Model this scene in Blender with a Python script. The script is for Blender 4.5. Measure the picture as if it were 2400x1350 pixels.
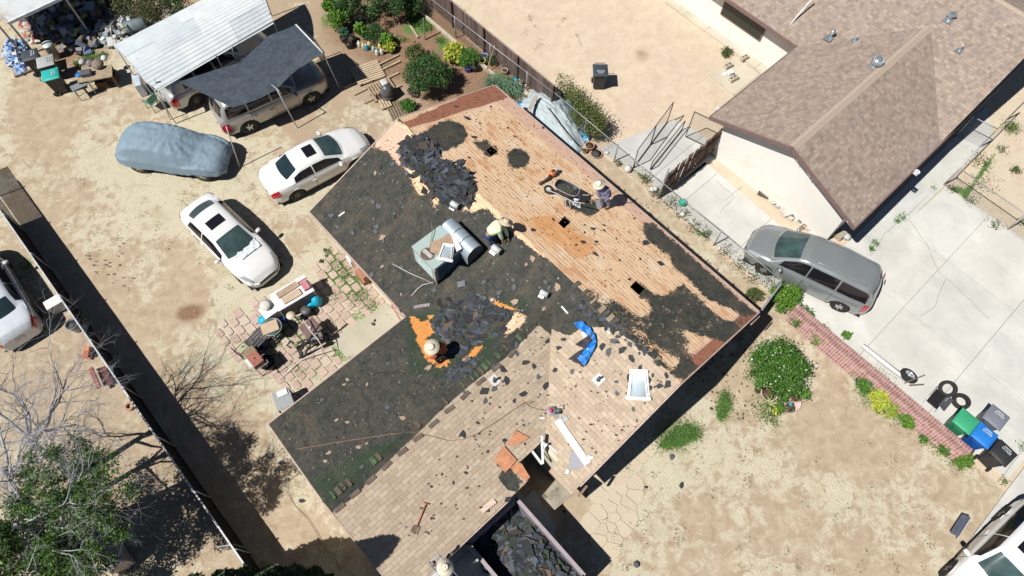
import bpy, bmesh, math, random
import numpy as np
from mathutils import Vector, Matrix, noise as mn
random.seed(7); rng = np.random.default_rng(5)
for _o in list(bpy.data.objects): bpy.data.objects.remove(_o)
S = bpy.context.scene; COL = S.collection
# ------------------------------------------------------------------ camera (drone, looking steeply down)
TILT, ROLL, FPX, CH = .458, .024, 1602., 24.5
FWD = np.array([0, math.sin(TILT), -math.cos(TILT)]); _up = np.array([0, math.cos(TILT), math.sin(TILT)]); _rt = np.array([1., 0, 0])
CR = math.cos(ROLL)*_rt + math.sin(ROLL)*_up; CU = -math.sin(ROLL)*_rt + math.cos(ROLL)*_up
cam_d = bpy.data.cameras.new('camera'); cam = bpy.data.objects.new('camera', cam_d); COL.objects.link(cam)
cam.matrix_world = Matrix(((CR[0], CU[0], -FWD[0], 0), (CR[1], CU[1], -FWD[1], 0), (CR[2], CU[2], -FWD[2], CH), (0, 0, 0, 1)))
cam_d.sensor_width = 36; cam_d.lens = FPX/2400*36; cam_d.clip_end = 2000; cam_d.clip_start = .1
S.camera = cam
# ------------------------------------------------------------------ sky, sun, exposure
SUND = Vector((.59, .35, -1.)).normalized()
w = bpy.data.worlds.new('World'); S.world = w; w.use_nodes = True
nt = w.node_tree; bg = nt.nodes['Background']; sky = nt.nodes.new('ShaderNodeTexSky'); sky.sky_type = 'NISHITA'; sky.sun_disc = False
_el = math.asin(-SUND.z); _az = math.atan2(-SUND.x, -SUND.y)
sky.sun_elevation = _el; sky.sun_rotation = _az; sky.air_density = .55; sky.dust_density = .15
nt.links.new(sky.outputs[0], bg.inputs[0]); bg.inputs[1].default_value = .05
sl = bpy.data.lights.new('sun', 'SUN'); sl.energy = 5.; sl.angle = math.radians(.5); sl.color = (1, .965, .91)
so = bpy.data.objects.new('sun', sl); COL.objects.link(so); so.rotation_euler = SUND.to_track_quat('-Z', 'Y').to_euler(); so.location = (-20, -12, 40)
S.view_settings.view_transform = 'Standard'; S.view_settings.look = 'None'; S.view_settings.gamma = 1; S.view_settings.exposure = .03
S.render.engine = 'CYCLES'; S.cycles.max_bounces = 5; S.cycles.diffuse_bounces = 1; S.cycles.transparent_max_bounces = 12
# ------------------------------------------------------------------ geometry of the view: turn photo points into places
def P(x, y, h=0.):
    d = FWD + CR*((x-1200)/FPX) - CU*((y-675)/FPX)
    t = (h-CH)/d[2]
    return Vector((d[0]*t, d[1]*t, h))
def PX(X, Y, Z):
    X = np.asarray(X, float); Y = np.asarray(Y, float); dz = np.asarray(Z, float)-CH
    z = X*FWD[0]+Y*FWD[1]+dz*FWD[2]
    return 1200+FPX*(X*CR[0]+Y*CR[1]+dz*CR[2])/z, 675-FPX*(X*CU[0]+Y*CU[1]+dz*CU[2])/z
UX, UY = .69, -.724          # lot axes: u runs along the fences, w across
def G(u, w, h=0.): return Vector((u*UX - w*UY, u*UY + w*UX, h))
def UW(p): return p[0]*UX + p[1]*UY, -p[0]*UY + p[1]*UX
def UP(x, y, h=0.): return UW(P(x, y, h))
UROT = math.atan2(UY, UX)
def ang(a, b, h=.6):
    p, q = P(*a, h), P(*b, h); return math.atan2(q.y-p.y, q.x-p.x)
# ------------------------------------------------------------------ objects
def new(name, me, mats=(), parent=None, loc=None, rot=None, smooth=False):
    o = bpy.data.objects.new(name, me); COL.objects.link(o)
    for m in (mats if isinstance(mats, (list, tuple)) else [mats]): me.materials.append(m)
    if parent is not None: o.parent = parent
    if loc is not None: o.location = loc
    if rot is not None: o.rotation_euler = (0, 0, rot) if isinstance(rot, (int, float)) else rot
    if smooth:
        me.polygons.foreach_set('use_smooth', [True]*len(me.polygons))
    return o
def tag(o, label=None, cat=None, group=None, kind=None):
    if label: o['label'] = label
    if cat: o['category'] = cat
    if group: o['group'] = group
    if kind: o['kind'] = kind
    return o
def thing(name, label, cat, loc=(0, 0, 0), rz=0., group=None):
    o = bpy.data.objects.new(name, None); COL.objects.link(o); o.empty_display_size = .2
    o.location = loc; o.rotation_euler = rz if isinstance(rz, (tuple, list)) else (0, 0, rz)
    return tag(o, label, cat, group)
def dup(root, loc, rz=0., label=None):
    r = root.copy(); COL.objects.link(r); r.location = loc; r.rotation_euler = rz if isinstance(rz, (tuple, list)) else (0, 0, rz)
    if label: r['label'] = label
    for ch in list(root.children):
        c = ch.copy(); COL.objects.link(c); c.parent = r
        for g in ch.children:
            d = g.copy(); COL.objects.link(d); d.parent = c
    return r
def R3(rx=0., ry=0., rz=0.):
    return (Matrix.Rotation(rz, 3, 'Z') @ Matrix.Rotation(ry, 3, 'Y') @ Matrix.Rotation(rx, 3, 'X'))
class MB:
    def __init__(s): s.v = []; s.f = []; s.m = []; s.sm = []
    def add(s, vs, fs, mi=0, sm=False):
        b = len(s.v); s.v += [tuple(q) for q in vs]; s.f += [tuple(b+i for i in f) for f in fs]; s.m += [mi]*len(fs); s.sm += [sm]*len(fs); return s
    def box(s, c, d, r=None, mi=0, taper=1.):
        x, y, z = d[0]/2, d[1]/2, d[2]/2; t = taper
        vs = [Vector(q) for q in ((-x, -y, -z), (x, -y, -z), (x, y, -z), (-x, y, -z), (-x*t, -y*t, z), (x*t, -y*t, z), (x*t, y*t, z), (-x*t, y*t, z))]
        if r is not None:
            if isinstance(r, (int, float)): r = R3(0, 0, r)
            vs = [r @ q for q in vs]
        c = Vector(c); return s.add([q+c for q in vs], [(3, 2, 1, 0), (4, 5, 6, 7), (0, 1, 5, 4), (1, 2, 6, 5), (2, 3, 7, 6), (3, 0, 4, 7)], mi)
    def bar(s, a, b, wd, ht=None, mi=0):
        a, b = Vector(a), Vector(b); d = b-a; L = d.length
        if L < 1e-6: return s
        q = d.to_track_quat('X', 'Z').to_matrix(); return s.box((a+b)/2, (L, wd, ht or wd), q, mi)
    def tube(s, pts, r, n=8, mi=0, cap=True, sm=True):
        pts = [Vector(p) for p in pts]; k = len(pts); rs = r if isinstance(r, (list, tuple)) else [r]*k; vs = []; fs = []
        prev = None
        for i, p in enumerate(pts):
            d = (pts[min(i+1, k-1)]-pts[max(i-1, 0)]).normalized()
            if prev is None: nrm = d.orthogonal().normalized()
            else: nrm = (prev - d*prev.dot(d)); nrm = nrm.normalized() if nrm.length > 1e-6 else d.orthogonal().normalized()
            prev = nrm; bn = d.cross(nrm)
            for j in range(n):
                a = 2*math.pi*j/n; vs.append(p+(nrm*math.cos(a)+bn*math.sin(a))*rs[i])
        for i in range(k-1):
            for j in range(n): fs.append((i*n+j, i*n+(j+1) % n, (i+1)*n+(j+1) % n, (i+1)*n+j))
        if cap: fs.append(tuple(range(n))[::-1]); fs.append(tuple((k-1)*n+j for j in range(n)))
        return s.add(vs, fs, mi, sm)
    def lathe(s, prof, n=20, c=(0, 0, 0), r=None, mi=0, sm=True, cap=True):
        vs = []; fs = []; k = len(prof); c = Vector(c)
        for rr, z in prof:
            for j in range(n):
                a = 2*math.pi*j/n; q = Vector((rr*math.cos(a), rr*math.sin(a), z)); vs.append((r @ q if r is not None else q)+c)
        for i in range(k-1):
            for j in range(n): fs.append((i*n+j, i*n+(j+1) % n, (i+1)*n+(j+1) % n, (i+1)*n+j))
        if cap: fs.append(tuple(range(n))[::-1]); fs.append(tuple((k-1)*n+j for j in range(n)))
        return s.add(vs, fs, mi, sm)
    def ring(s, c, R, r, n=24, m=8, rot=None, mi=0):
        vs = []; fs = []; c = Vector(c)
        for i in range(n):
            a = 2*math.pi*i/n
            for j in range(m):
                b = 2*math.pi*j/m; q = Vector(((R+r*math.cos(b))*math.cos(a), (R+r*math.cos(b))*math.sin(a), r*math.sin(b)))
                vs.append((rot @ q if rot is not None else q)+c)
        for i in range(n):
            for j in range(m): fs.append((i*m+j, ((i+1) % n)*m+j, ((i+1) % n)*m+(j+1) % m, i*m+(j+1) % m))
        return s.add(vs, fs, mi, True)
    def prism(s, poly, z0, z1, mi=0, mside=None):
        n = len(poly); ar = sum(poly[i][0]*poly[(i+1) % n][1]-poly[(i+1) % n][0]*poly[i][1] for i in range(n))
        if ar < 0: poly = poly[::-1]
        vs = [(p[0], p[1], z0) for p in poly]+[(p[0], p[1], z1) for p in poly]
        s.add(vs, [tuple(range(n))[::-1], tuple(range(n, 2*n))], mi)
        return s.add(vs, [(i, (i+1) % n, n+(i+1) % n, n+i) for i in range(n)], mi if mside is None else mside)
    def grid(s, f, nu, nv, mi=0, sm=True):
        vs = [f(i/nu, j/nv) for i in range(nu+1) for j in range(nv+1)]; k = nv+1
        return s.add(vs, [(i*k+j, (i+1)*k+j, (i+1)*k+j+1, i*k+j+1) for i in range(nu) for j in range(nv)], mi, sm)
    def mesh(s, name):
        me = bpy.data.meshes.new(name); me.from_pydata(s.v, [], s.f)
        me.polygons.foreach_set('material_index', s.m); me.polygons.foreach_set('use_smooth', s.sm); me.update(); return me
    def build(s, name, mats, parent=None, loc=None, rot=None, bevel=0.):
        if not s.v: return None
        o = new(name, s.mesh(name), mats, parent, loc, rot)
        if bevel:
            b = o.modifiers.new('bevel', 'BEVEL'); b.width = bevel; b.segments = 2; b.limit_method = 'ANGLE'; b.angle_limit = math.radians(35)
        return o
# ------------------------------------------------------------------ materials
class NT:
    def __init__(s, name):
        s.m = bpy.data.materials.new(name); s.m.use_nodes = True; s.t = s.m.node_tree; s.b = s.t.nodes['Principled BSDF']
    def n(s, t, **k):
        q = s.t.nodes.new('ShaderNode'+t)
        for a, b in k.items(): setattr(q, a, b)
        return q
    def L(s, a, b): s.t.links.new(a, b)
    def val(s, x):
        return x
    def math(s, op, a, b=None, c=None, clamp=False):
        q = s.n('Math', operation=op); q.use_clamp = clamp
        for i, x in enumerate((a, b, c)):
            if x is None: continue
            if isinstance(x, (int, float)): q.inputs[i].default_value = x
            else: s.L(x, q.inputs[i])
        return q.outputs[0]
    def noise(s, vec, scale, detail=4, rough=.55, dist=0.):
        q = s.n('TexNoise'); q.inputs['Scale'].default_value = scale; q.inputs['Detail'].default_value = detail; q.inputs['Roughness'].default_value = rough; q.inputs['Distortion'].default_value = dist
        if vec is not None: s.L(vec, q.inputs['Vector'])
        return q.outputs[0]
    def mix(s, f, a, b, bt='MIX'):
        q = s.n('Mix', data_type='RGBA', blend_type=bt)
        for i, x in ((0, f), (6, a), (7, b)):
            if isinstance(x, (int, float)): q.inputs[i].default_value = x
            elif isinstance(x, tuple): q.inputs[i].default_value = (*x[:3], 1)
            else: s.L(x, q.inputs[i])
        return q.outputs[2]
    def ramp(s, f, stops, interp='LINEAR'):
        q = s.n('ValToRGB'); q.color_ramp.interpolation = interp; e = q.color_ramp.elements
        while len(e) > 1: e.remove(e[-1])
        for i, (p, c) in enumerate(stops):
            x = e[0] if i == 0 else e.new(p)
            x.position = p; c = c if isinstance(c, tuple) else (c, c, c); x.color = (*c, 1)
        s.L(f, q.inputs[0]); return q.outputs[0]
    def step(s, f, a, b):
        q = s.n('MapRange', interpolation_type='SMOOTHSTEP'); s.L(f, q.inputs[0])
        q.inputs[1].default_value = a; q.inputs[2].default_value = b; return q.outputs[0]
    def obj(s): return s.n('TexCoord').outputs['Object']
    def vmul(s, v, k):
        q = s.n('Mapping'); s.L(v, q.inputs[0]); q.inputs['Scale'].default_value = k; return q.outputs[0]
    def attr(s, nm): return s.n('Attribute', attribute_name=nm)
    def sep(s, v):
        q = s.n('SeparateXYZ'); s.L(v, q.inputs[0]); return q.outputs
    def bump(s, h, strength=.3, dist=.02):
        q = s.n('Bump'); q.inputs['Strength'].default_value = strength; q.inputs['Distance'].default_value = dist; s.L(h, q.inputs['Height']); s.L(q.outputs[0], s.b.inputs['Normal'])
    def out(s, col, rough=.8, metal=0., coat=0., spec=None):
        if isinstance(col, tuple): s.b.inputs['Base Color'].default_value = (*col, 1)
        else: s.L(col, s.b.inputs['Base Color'])
        if isinstance(rough, (int, float)): s.b.inputs['Roughness'].default_value = rough
        else: s.L(rough, s.b.inputs['Roughness'])
        s.b.inputs['Metallic'].default_value = metal; s.b.inputs['Coat Weight'].default_value = coat
        if coat: s.b.inputs['Coat Roughness'].default_value = .06
        if spec is not None: s.b.inputs['Specular IOR Level'].default_value = spec
        return s.m
_M = {}
def M(c, rough=.7, metal=0., var=.25, sc=6., coat=0., bump=0., dirt=None, spec=None):
    k = (c, rough, metal, var, sc, coat, bump, dirt, spec)
    if k in _M: return _M[k]
    t = NT('mat_%d' % len(_M)); o = t.obj(); n = t.noise(o, sc, 5, .6)
    lo = tuple(x*(1-var) for x in c); hi = tuple(min(1, x*(1+var)) for x in c)
    col = t.ramp(n, [(.3, lo), (.7, hi)])
    if dirt: col = t.mix(t.step(t.noise(o, sc*.5, 6, .7), .5, .68), col, dirt)
    if bump: t.bump(t.noise(o, sc*6, 3), bump)
    _M[k] = t.out(col, rough, metal, coat, spec); return _M[k]
def leafmat(c1, c2, c3, rough=.55):
    k = ('leaf', c1, c2, c3)
    if k in _M: return _M[k]
    t = NT('leaf_%d' % len(_M)); g = t.n('NewGeometry'); r = g.outputs['Random Per Island']
    col = t.ramp(r, [(0, c1), (.5, c2), (1, c3)])
    t.out(col, rough); tr = t.n('BsdfTranslucent'); t.L(col, tr.inputs[0]); mx = t.n('MixShader'); mx.inputs[0].default_value = .12
    t.L(t.b.outputs[0], mx.inputs[1]); t.L(tr.outputs[0], mx.inputs[2]); t.L(mx.outputs[0], t.t.nodes['Material Output'].inputs[0])
    _M[k] = t.m; return t.m
def islandmat(cols, rough=.85, sc=30.):
    k = ('isl', tuple(cols), rough)
    if k in _M: return _M[k]
    t = NT('scrap_%d' % len(_M)); r = t.n('NewGeometry').outputs['Random Per Island']
    n = len(cols); col = t.ramp(r, [(i/n, c) for i, c in enumerate(cols)], 'CONSTANT')
    nz = t.noise(t.obj(), sc, 3); col = t.mix(.5, col, t.ramp(nz, [(.3, .35), (.7, .8)]), 'OVERLAY')
    _M[k] = t.out(col, rough); return _M[k]
# numpy leaf cloud: n small quads, optional clumping
def leaves(name, pts, size, mat, parent=None, up=.4, aspect=.55, var=.4, loc=None, nrm=None):
    pts = np.asarray(pts, float); n = len(pts)
    a = rng.normal(size=(n, 3)); a /= np.linalg.norm(a, axis=1)[:, None]
    b = rng.normal(size=(n, 3)); b[:, 2] += up*2
    if nrm is not None: b += np.asarray(nrm)*1.2
    b /= np.linalg.norm(b, axis=1)[:, None]
    t = np.cross(a, b); t /= np.linalg.norm(t, axis=1)[:, None]; s = np.cross(b, t)
    L = size*(1+var*rng.uniform(-1, 1, n))[:, None]
    V = np.stack([pts-t*L*.5, pts+s*L*aspect*.5, pts+t*L*.5, pts-s*L*aspect*.5], 1).reshape(-1, 3)
    me = bpy.data.meshes.new(name); me.vertices.add(4*n); me.vertices.foreach_set('co', V.ravel())
    me.loops.add(4*n); me.loops.foreach_set('vertex_index', np.arange(4*n, dtype=np.int32))
    me.polygons.add(n); me.polygons.foreach_set('loop_start', np.arange(0, 4*n, 4, dtype=np.int32)); me.update(calc_edges=True)
    return new(name, me, mat, parent, loc)
def inpoly(x, y, poly):
    x = np.asarray(x, float); y = np.asarray(y, float); c = np.zeros(x.shape, bool); n = len(poly)
    for i in range(n):
        x1, y1 = poly[i]; x2, y2 = poly[(i+1) % n]
        k = ((y1 > y) != (y2 > y)); c ^= k & (x < (x2-x1)*(y-y1)/((y2-y1) if y2 != y1 else 1e-9)+x1)
    return c
def sdf(x, y, poly):
    d = np.full(np.shape(x), 1e9); n = len(poly)
    for i in range(n):
        ax, ay = poly[i]; bx, by = poly[(i+1) % n]; ex, ey = bx-ax, by-ay
        t = np.clip(((x-ax)*ex+(y-ay)*ey)/(ex*ex+ey*ey+1e-9), 0, 1); d = np.minimum(d, np.hypot(x-ax-t*ex, y-ay-t*ey))
    return np.where(inpoly(x, y, poly), -d, d)
def soft(x, y, poly, fe): return np.clip(.5-sdf(x, y, poly)/fe, 0, 1)
def ribbon(path, wd):      # polygon round a polyline
    L, Rr = [], []
    for i, p in enumerate(path):
        a = path[max(i-1, 0)]; b = path[min(i+1, len(path)-1)]; dx, dy = b[0]-a[0], b[1]-a[1]; l = math.hypot(dx, dy) or 1
        k = wd[i] if isinstance(wd, (list, tuple)) else wd
        L.append((p[0]-dy/l*k, p[1]+dx/l*k)); Rr.append((p[0]+dy/l*k, p[1]-dx/l*k))
    return L+Rr[::-1]
def clip(poly, nx, ny, c):   # keep nx*x+ny*y<=c
    o = []; n = len(poly)
    for i in range(n):
        p, q = poly[i], poly[(i+1) % n]; a = nx*p[0]+ny*p[1]-c; b = nx*q[0]+ny*q[1]-c
        if a <= 0: o.append(p)
        if a*b < 0: t = a/(a-b); o.append((p[0]+(q[0]-p[0])*t, p[1]+(q[1]-p[1])*t))
    return o
def gpoly(px, h=0.): return [tuple(P(x, y, h)[:2]) for x, y in px]
def text(name, s, size, mat, parent=None, loc=(0, 0, 0), rot=(0, 0, 0), depth=.002):
    c = bpy.data.curves.new(name, 'FONT'); c.body = s; c.size = size; c.align_x = 'CENTER'; c.align_y = 'CENTER'; c.extrude = depth
    t = bpy.data.objects.new(name, c); COL.objects.link(t); dg = bpy.context.evaluated_depsgraph_get(); me = bpy.data.meshes.new_from_object(t.evaluated_get(dg))
    bpy.data.objects.remove(t); return new(name, me, mat, parent, loc, rot)
# ================================================================== GROUND
def axis(lo, hi, st, far):
    return np.concatenate([[-far, -120, -60, lo-12, lo-5], np.arange(lo, hi+1e-6, st), [hi+5, hi+12, 60, 120, far]])
gx = axis(-28, 28, .11, 400.); gy = axis(0., 30, .11, 400.)
gy = np.sort(gy[(gy > -401)]); gx = np.sort(gx)
GX, GY = np.meshgrid(gx, gy, indexing='ij')
def fbm(x, y, sc, seed, oc=4):
    v = np.zeros(x.shape); a = 1.; t = 0.
    r = np.random.default_rng(seed)
    for o in range(oc):
        f = sc*2**o
        xi = np.floor(x*f).astype(int); yi = np.floor(y*f).astype(int); fx = x*f-xi; fy = y*f-yi
        fx = fx*fx*(3-2*fx); fy = fy*fy*(3-2*fy); T = r.random((512, 512))
        g = lambda i, j: T[i % 512, j % 512]
        v += a*((g(xi, yi)*(1-fx)+g(xi+1, yi)*fx)*(1-fy)+(g(xi, yi+1)*(1-fx)+g(xi+1, yi+1)*fx)*fy); t += a; a *= .55
    return v/t
inn = (np.abs(GX) < 28.1) & (GY > -.1) & (GY < 30.1)
px, py = PX(GX, np.maximum(GY, -8), 0*GX)
U_ = GX*UX+GY*UY; W_ = -GX*UY+GY*UX
n1 = fbm(GX+50, GY+50, .35, 1); n2 = fbm(GX+50, GY+50, 1.1, 2); n3 = fbm(GX+50, GY+50, 3., 3)
def blob(cx, cy, rx, ry, a=0.):
    ca, sa = math.cos(math.radians(a)), math.sin(math.radians(a)); dx, dy = px-cx, py-cy
    return np.exp(-(((dx*ca+dy*sa)/rx)**2+((-dx*sa+dy*ca)/ry)**2))
lot = W_ < 15.8
left = W_ < -4.8
straw = np.clip(np.where(px < 1200, .66, .54)+(n1-.5)*.9+(n2-.5)*.9, 0, 1)
for b in [(110, 330, 60, 190, -25, -.9), (250, 640, 60, 90, 20, -.75), (430, 640, 110, 40, 70, -.9), (400, 740, 70, 60, 0, -.7), (330, 560, 50, 60, 0, -.3), (60, 500, 50, 90, -30, -.9), (180, 640, 28, 140, -35, -.95),
          (300, 820, 45, 190, -35, -.95), (460, 960, 30, 120, -38, -.8), (600, 1140, 45, 140, -35, -.85), (690, 1230, 80, 120, -40, -.55), (470, 1010, 70, 60, 0, -.3), (180, 290, 60, 40, 0, -.5), (90, 260, 60, 50, 0, -.5), (320, 250, 40, 40, 0, -.5),
          (1850, 1230, 170, 70, 10, -.8), (1630, 1240, 80, 90, 0, -.7), (1500, 1180, 60, 60, 0, -.3), (1340, 1220, 50, 50, 0, -.9), (2050, 1080, 220, 90, 25, -.6), (1960, 1060, 100, 60, 0, -.3), (1700, 880, 60, 60, 0, -.9), (1950, 850, 60, 80, 0, -.7), (2080, 1300, 160, 60, 0, -.7),
          (1500, 480, 60, 40, 30, -.9), (1600, 580, 60, 40, 40, -.9), (1750, 720, 60, 40, 30, -.9), (1480, 440, 60, 30, 30, -.6), (650, 500, 40, 60, 0, -.7), (700, 560, 30, 30, 0, -.7), (850, 220, 40, 30, 0, -.3), (700, 140, 60, 50, 0, -.3),
          (850, 1290, 60, 60, 0, -.8), (740, 1130, 40, 40, 0, .3), (640, 1060, 30, 60, 0, .2), (420, 500, 90, 60, 20, .3), (550, 700, 60, 90, 0, .4), (500, 830, 60, 70, 0, .35), (1600, 1090, 100, 50, 0, .35), (1530, 1300, 90, 60, 0, .3), (760, 210, 60, 60, 0, .2)]:
    straw += b[5]*blob(*b[:5])*(.55 if b[0] > 1300 else .85)
straw = np.where(left, np.clip(.38+(n1-.5)*1.2+(n2-.5)*.8, 0, .7), straw)
side = (W_ > 15.8)                      # next-door yard: bare pale sand
straw = np.where(side, np.clip(.08+(n2-.5)*.3, 0, 1), straw)
rightlot = (U_ > -1) & (W_ > 23)
straw = np.where(rightlot, .45+(n2-.5)*.6, straw)
green = 0*px
for b in [(1590, 1015, 55, 28, 0, 1.2), (1560, 1035, 40, 18, 0, .8), (1700, 945, 22, 30, 0, .9), (1690, 975, 12, 25, 0, .5), (760, 650, 20, 60, 30, 0), (985, 50, 28, 24, 20, 1.1), (955, 70, 30, 20, 0, .5), (1040, 100, 10, 60, 35, .6), (1110, 60, 10, 80, -38, .8),
          (760, 45, 14, 30, 0, .6), (1170, 175, 30, 14, 30, .5), (900, 155, 25, 12, 0, .5), (1820, 700, 30, 30, 0, .4), (1960, 790, 40, 20, 40, .3), (2050, 900, 60, 30, 40, .5), (2160, 990, 60, 20, 45, .5), (2230, 1070, 60, 25, 45, .4),
          (1505, 405, 28, 14, 30, 1.), (1640, 545, 18, 10, 20, .8), (1570, 470, 30, 12, 40, .5), (1700, 600, 40, 14, 40, .35), (2290, 420, 8, 90, 35, .8), (2245, 445, 20, 12, 0, .7), (2330, 530, 30, 20, 0, .5), (2370, 300, 40, 30, 0, .5), (2380, 400, 20, 20, 0, .5),
          (1420, 1020, 20, 10, 0, .3), (1700, 1065, 20, 12, 0, .4), (1425, 1165, 14, 8, 0, .4), (560, 345, 60, 14, 0, .25), (80, 430, 25, 60, -30, .35), (150, 500, 22, 60, -30, .35), (1040, 690, 30, 30, 0, 0), (2100, 1300, 50, 20, 0, .15), (2350, 1230, 14, 60, 35, .35),
          (60, 620, 30, 40, 0, .6), (30, 800, 30, 30, 0, .4), (800, 110, 40, 60, 0, .25), (2000, 1180, 60, 30, 0, .2), (1880, 990, 20, 12, 0, .3)]:
    if b[5]: green += b[5]*blob(*b[:5])*(.55+.9*n2)
pat = [(735, 655), (775, 575), (820, 600), (885, 695), (940, 760), (860, 870), (700, 935), (650, 900), (620, 870), (555, 830), (505, 775), (555, 735), (610, 700)]
green = np.maximum(green, soft(px, py, pat, 50)*np.clip(.25+1.5*(n2-.42)+.4*blob(800, 650, 70, 60)+.3*blob(700, 780, 60, 60), 0, .8))
straw = np.where(soft(px, py, pat, 60) > .3, np.maximum(straw, .8), straw)
soil = 0*px
for b in [(960, 120, 70, 60, 0, .9), (1040, 60, 60, 50, 30, .8), (930, 60, 60, 70, 0, .8), (1090, 150, 90, 50, 30, .9), (1180, 210, 70, 40, 30, .8), (1200, 240, 50, 60, 0, .8), (840, 60, 70, 60, 0, .5), (1100, 240, 80, 60, 0, .9), (440, 735, 32, 22, 0, .75), (460, 725, 40, 16, -20, .4), (720, 520, 26, 24, 20, .4),
          (1230, 90, 20, 60, 0, 0), (1505, 128, 26, 26, 0, .5), (150, 150, 90, 60, 0, .5), (200, 60, 120, 60, 0, .8), (2010, 1260, 30, 55, 0, .35), (1880, 1180, 40, 40, 0, .3), (150, 1180, 220, 140, 0, .45), (100, 900, 200, 200, 0, .15), (520, 1240, 20, 100, -35, .25), (1340, 1180, 40, 40, 0, .2)]:
    if b[5]: soil += b[5]*blob(*b[:5])
soil += np.where(lot & (U_ < -14) & (W_ > 6), .35, 0)
straw -= np.clip(soil, 0, 1)*np.where(lot, 1.1, .2)*np.where(left, .25, 1)
pale = np.where(side, 1., 0.)
for s_ in (straw, green, soil, pale): s_[~inn] = .3
GR = np.stack([np.clip(straw, 0, 1), np.clip(green, 0, 1), np.clip(soil, 0, 1), np.clip(pale, 0, 1)], -1)
gz = (n2-.5)*.03*inn
nx_, ny_ = GX.shape; idx = np.arange(nx_*ny_).reshape(nx_, ny_)
F = np.stack([idx[:-1, :-1], idx[1:, :-1], idx[1:, 1:], idx[:-1, 1:]], -1).reshape(-1, 4)
me = bpy.data.meshes.new('ground'); me.vertices.add(nx_*ny_); me.vertices.foreach_set('co', np.stack([GX, GY, gz-.02], -1).ravel())
me.loops.add(F.size); me.loops.foreach_set('vertex_index', F.ravel().astype(np.int32)); me.polygons.add(len(F)); me.polygons.foreach_set('loop_start', np.arange(0, F.size, 4, dtype=np.int32))
me.update(calc_edges=True); at = me.color_attributes.new('cover', 'FLOAT_COLOR', 'POINT'); at.data.foreach_set('color', GR.ravel())
t = NT('ground_mat'); o = t.obj(); A = t.attr('cover'); sc_ = t.n('SeparateColor'); t.L(A.outputs['Color'], sc_.inputs[0]); al = A.outputs['Alpha']
nA = t.noise(o, 2.2, 8, .68, .6); nB = t.noise(o, 11, 5, .7); nC = t.noise(o, 45, 3, .6); nD = t.noise(o, .6, 4)
dirt = t.ramp(nA, [(.3, (.39, .30, .205)), (.5, (.49, .39, .275)), (.72, (.58, .475, .35))])
dirt = t.mix(t.step(nC, .6, .75), dirt, (.36, .26, .17)); dirt = t.mix(t.step(nC, .25, .4), (.62, .48, .35), dirt)
sand = t.ramp(nA, [(.3, (.60, .475, .345)), (.55, (.70, .575, .435)), (.75, (.76, .645, .51))]); sand = t.mix(t.step(nD, .45, .6), sand, t.mix(.5, sand, (.62, .50, .385)))
dirt = t.mix(al, dirt, sand)
soilc = t.ramp(nB, [(.3, (.20, .12, .075)), (.7, (.36, .235, .155))]); dirt = t.mix(t.step(t.math('ADD', sc_.outputs[2], t.math('MULTIPLY', t.math('SUBTRACT', nA, .5), .8)), .2, .75), dirt, soilc)
nE = t.noise(o, 4.5, 6, .75, .3); sm = t.math('ADD', sc_.outputs[0], t.math('MULTIPLY', t.math('SUBTRACT', nA, .5), 2.1)); sm = t.math('ADD', sm, t.math('MULTIPLY', t.math('SUBTRACT', nE, .5), 1.7)); sm = t.math('ADD', sm, t.math('MULTIPLY', t.math('SUBTRACT', nC, .5), .5)); sm = t.math('MULTIPLY', t.step(sm, .32, .74), .95)
strc = t.ramp(nC, [(.28, (.32, .275, .18)), (.42, (.54, .485, .35)), (.56, (.68, .625, .48)), (.75, (.78, .74, .61))]); strc = t.mix(t.step(nB, .54, .72), strc, (.43, .37, .24)); strc = t.mix(t.math('MULTIPLY', t.step(t.noise(o, .9, 5, .65), .5, .68), .55), strc, (.44, .41, .25)); strc = t.mix(t.step(nE, .58, .72), strc, (.38, .34, .21))
col = t.mix(sm, dirt, strc)
gm = t.math('ADD', sc_.outputs[1], t.math('MULTIPLY', t.math('SUBTRACT', nB, .5), 1.1)); gm = t.math('ADD', gm, t.math('MULTIPLY', t.math('SUBTRACT', nC, .5), .5)); gm = t.step(gm, .36, .62)
grc = t.ramp(nC, [(.3, (.05, .12, .03)), (.5, (.10, .21, .05)), (.7, (.20, .32, .09))]); col = t.mix(gm, col, grc)
col = t.mix(t.step(nB, .70, .78), col, t.mix(.4, col, (.3, .24, .15)))
t.bump(t.math('ADD', nB, nC), .55, .03); t.out(col, .95, spec=.1)
ground = new('ground', me, t.m); tag(ground, kind='structure')
# ------------------------------------------------------------------ concrete, kerb, paths
def concrete(base, nm, sc=1.):
    t = NT(nm); o = t.obj(); a = t.noise(o, .7*sc, 6, .6, .5); b = t.noise(o, 6, 5, .65); c = t.noise(o, 60, 2)
    lo = tuple(x*.86 for x in base); hi = tuple(min(.85, x*1.08) for x in base)
    col = t.ramp(a, [(.32, lo), (.68, hi)]); col = t.mix(t.step(b, .58, .75), col, tuple(x*.84 for x in base)); col = t.mix(.25, col, t.ramp(c, [(.3, .55), (.7, .95)]), 'MULTIPLY')
    col = t.mix(.8, col, t.ramp(t.n('NewGeometry').outputs['Random Per Island'], [(0, (.88, .88, .89)), (.35, (1., .985, .96)), (.7, (.93, .94, .95)), (1, (1, 1, 1))]), 'MULTIPLY'); d_ = t.noise(o, .45, 3, .5, .8); col = t.mix(t.math('MULTIPLY', t.step(d_, .56, .72), .5), col, tuple(x*.70 for x in base))
    t.bump(c, .15, .01); return t.out(col, .85, spec=.2)
CONC = concrete((.71, .70, .65), 'concrete'); CONC2 = concrete((.67, .67, .635), 'old_concrete'); CONC3 = concrete((.66, .60, .48), 'walk_concrete')
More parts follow.
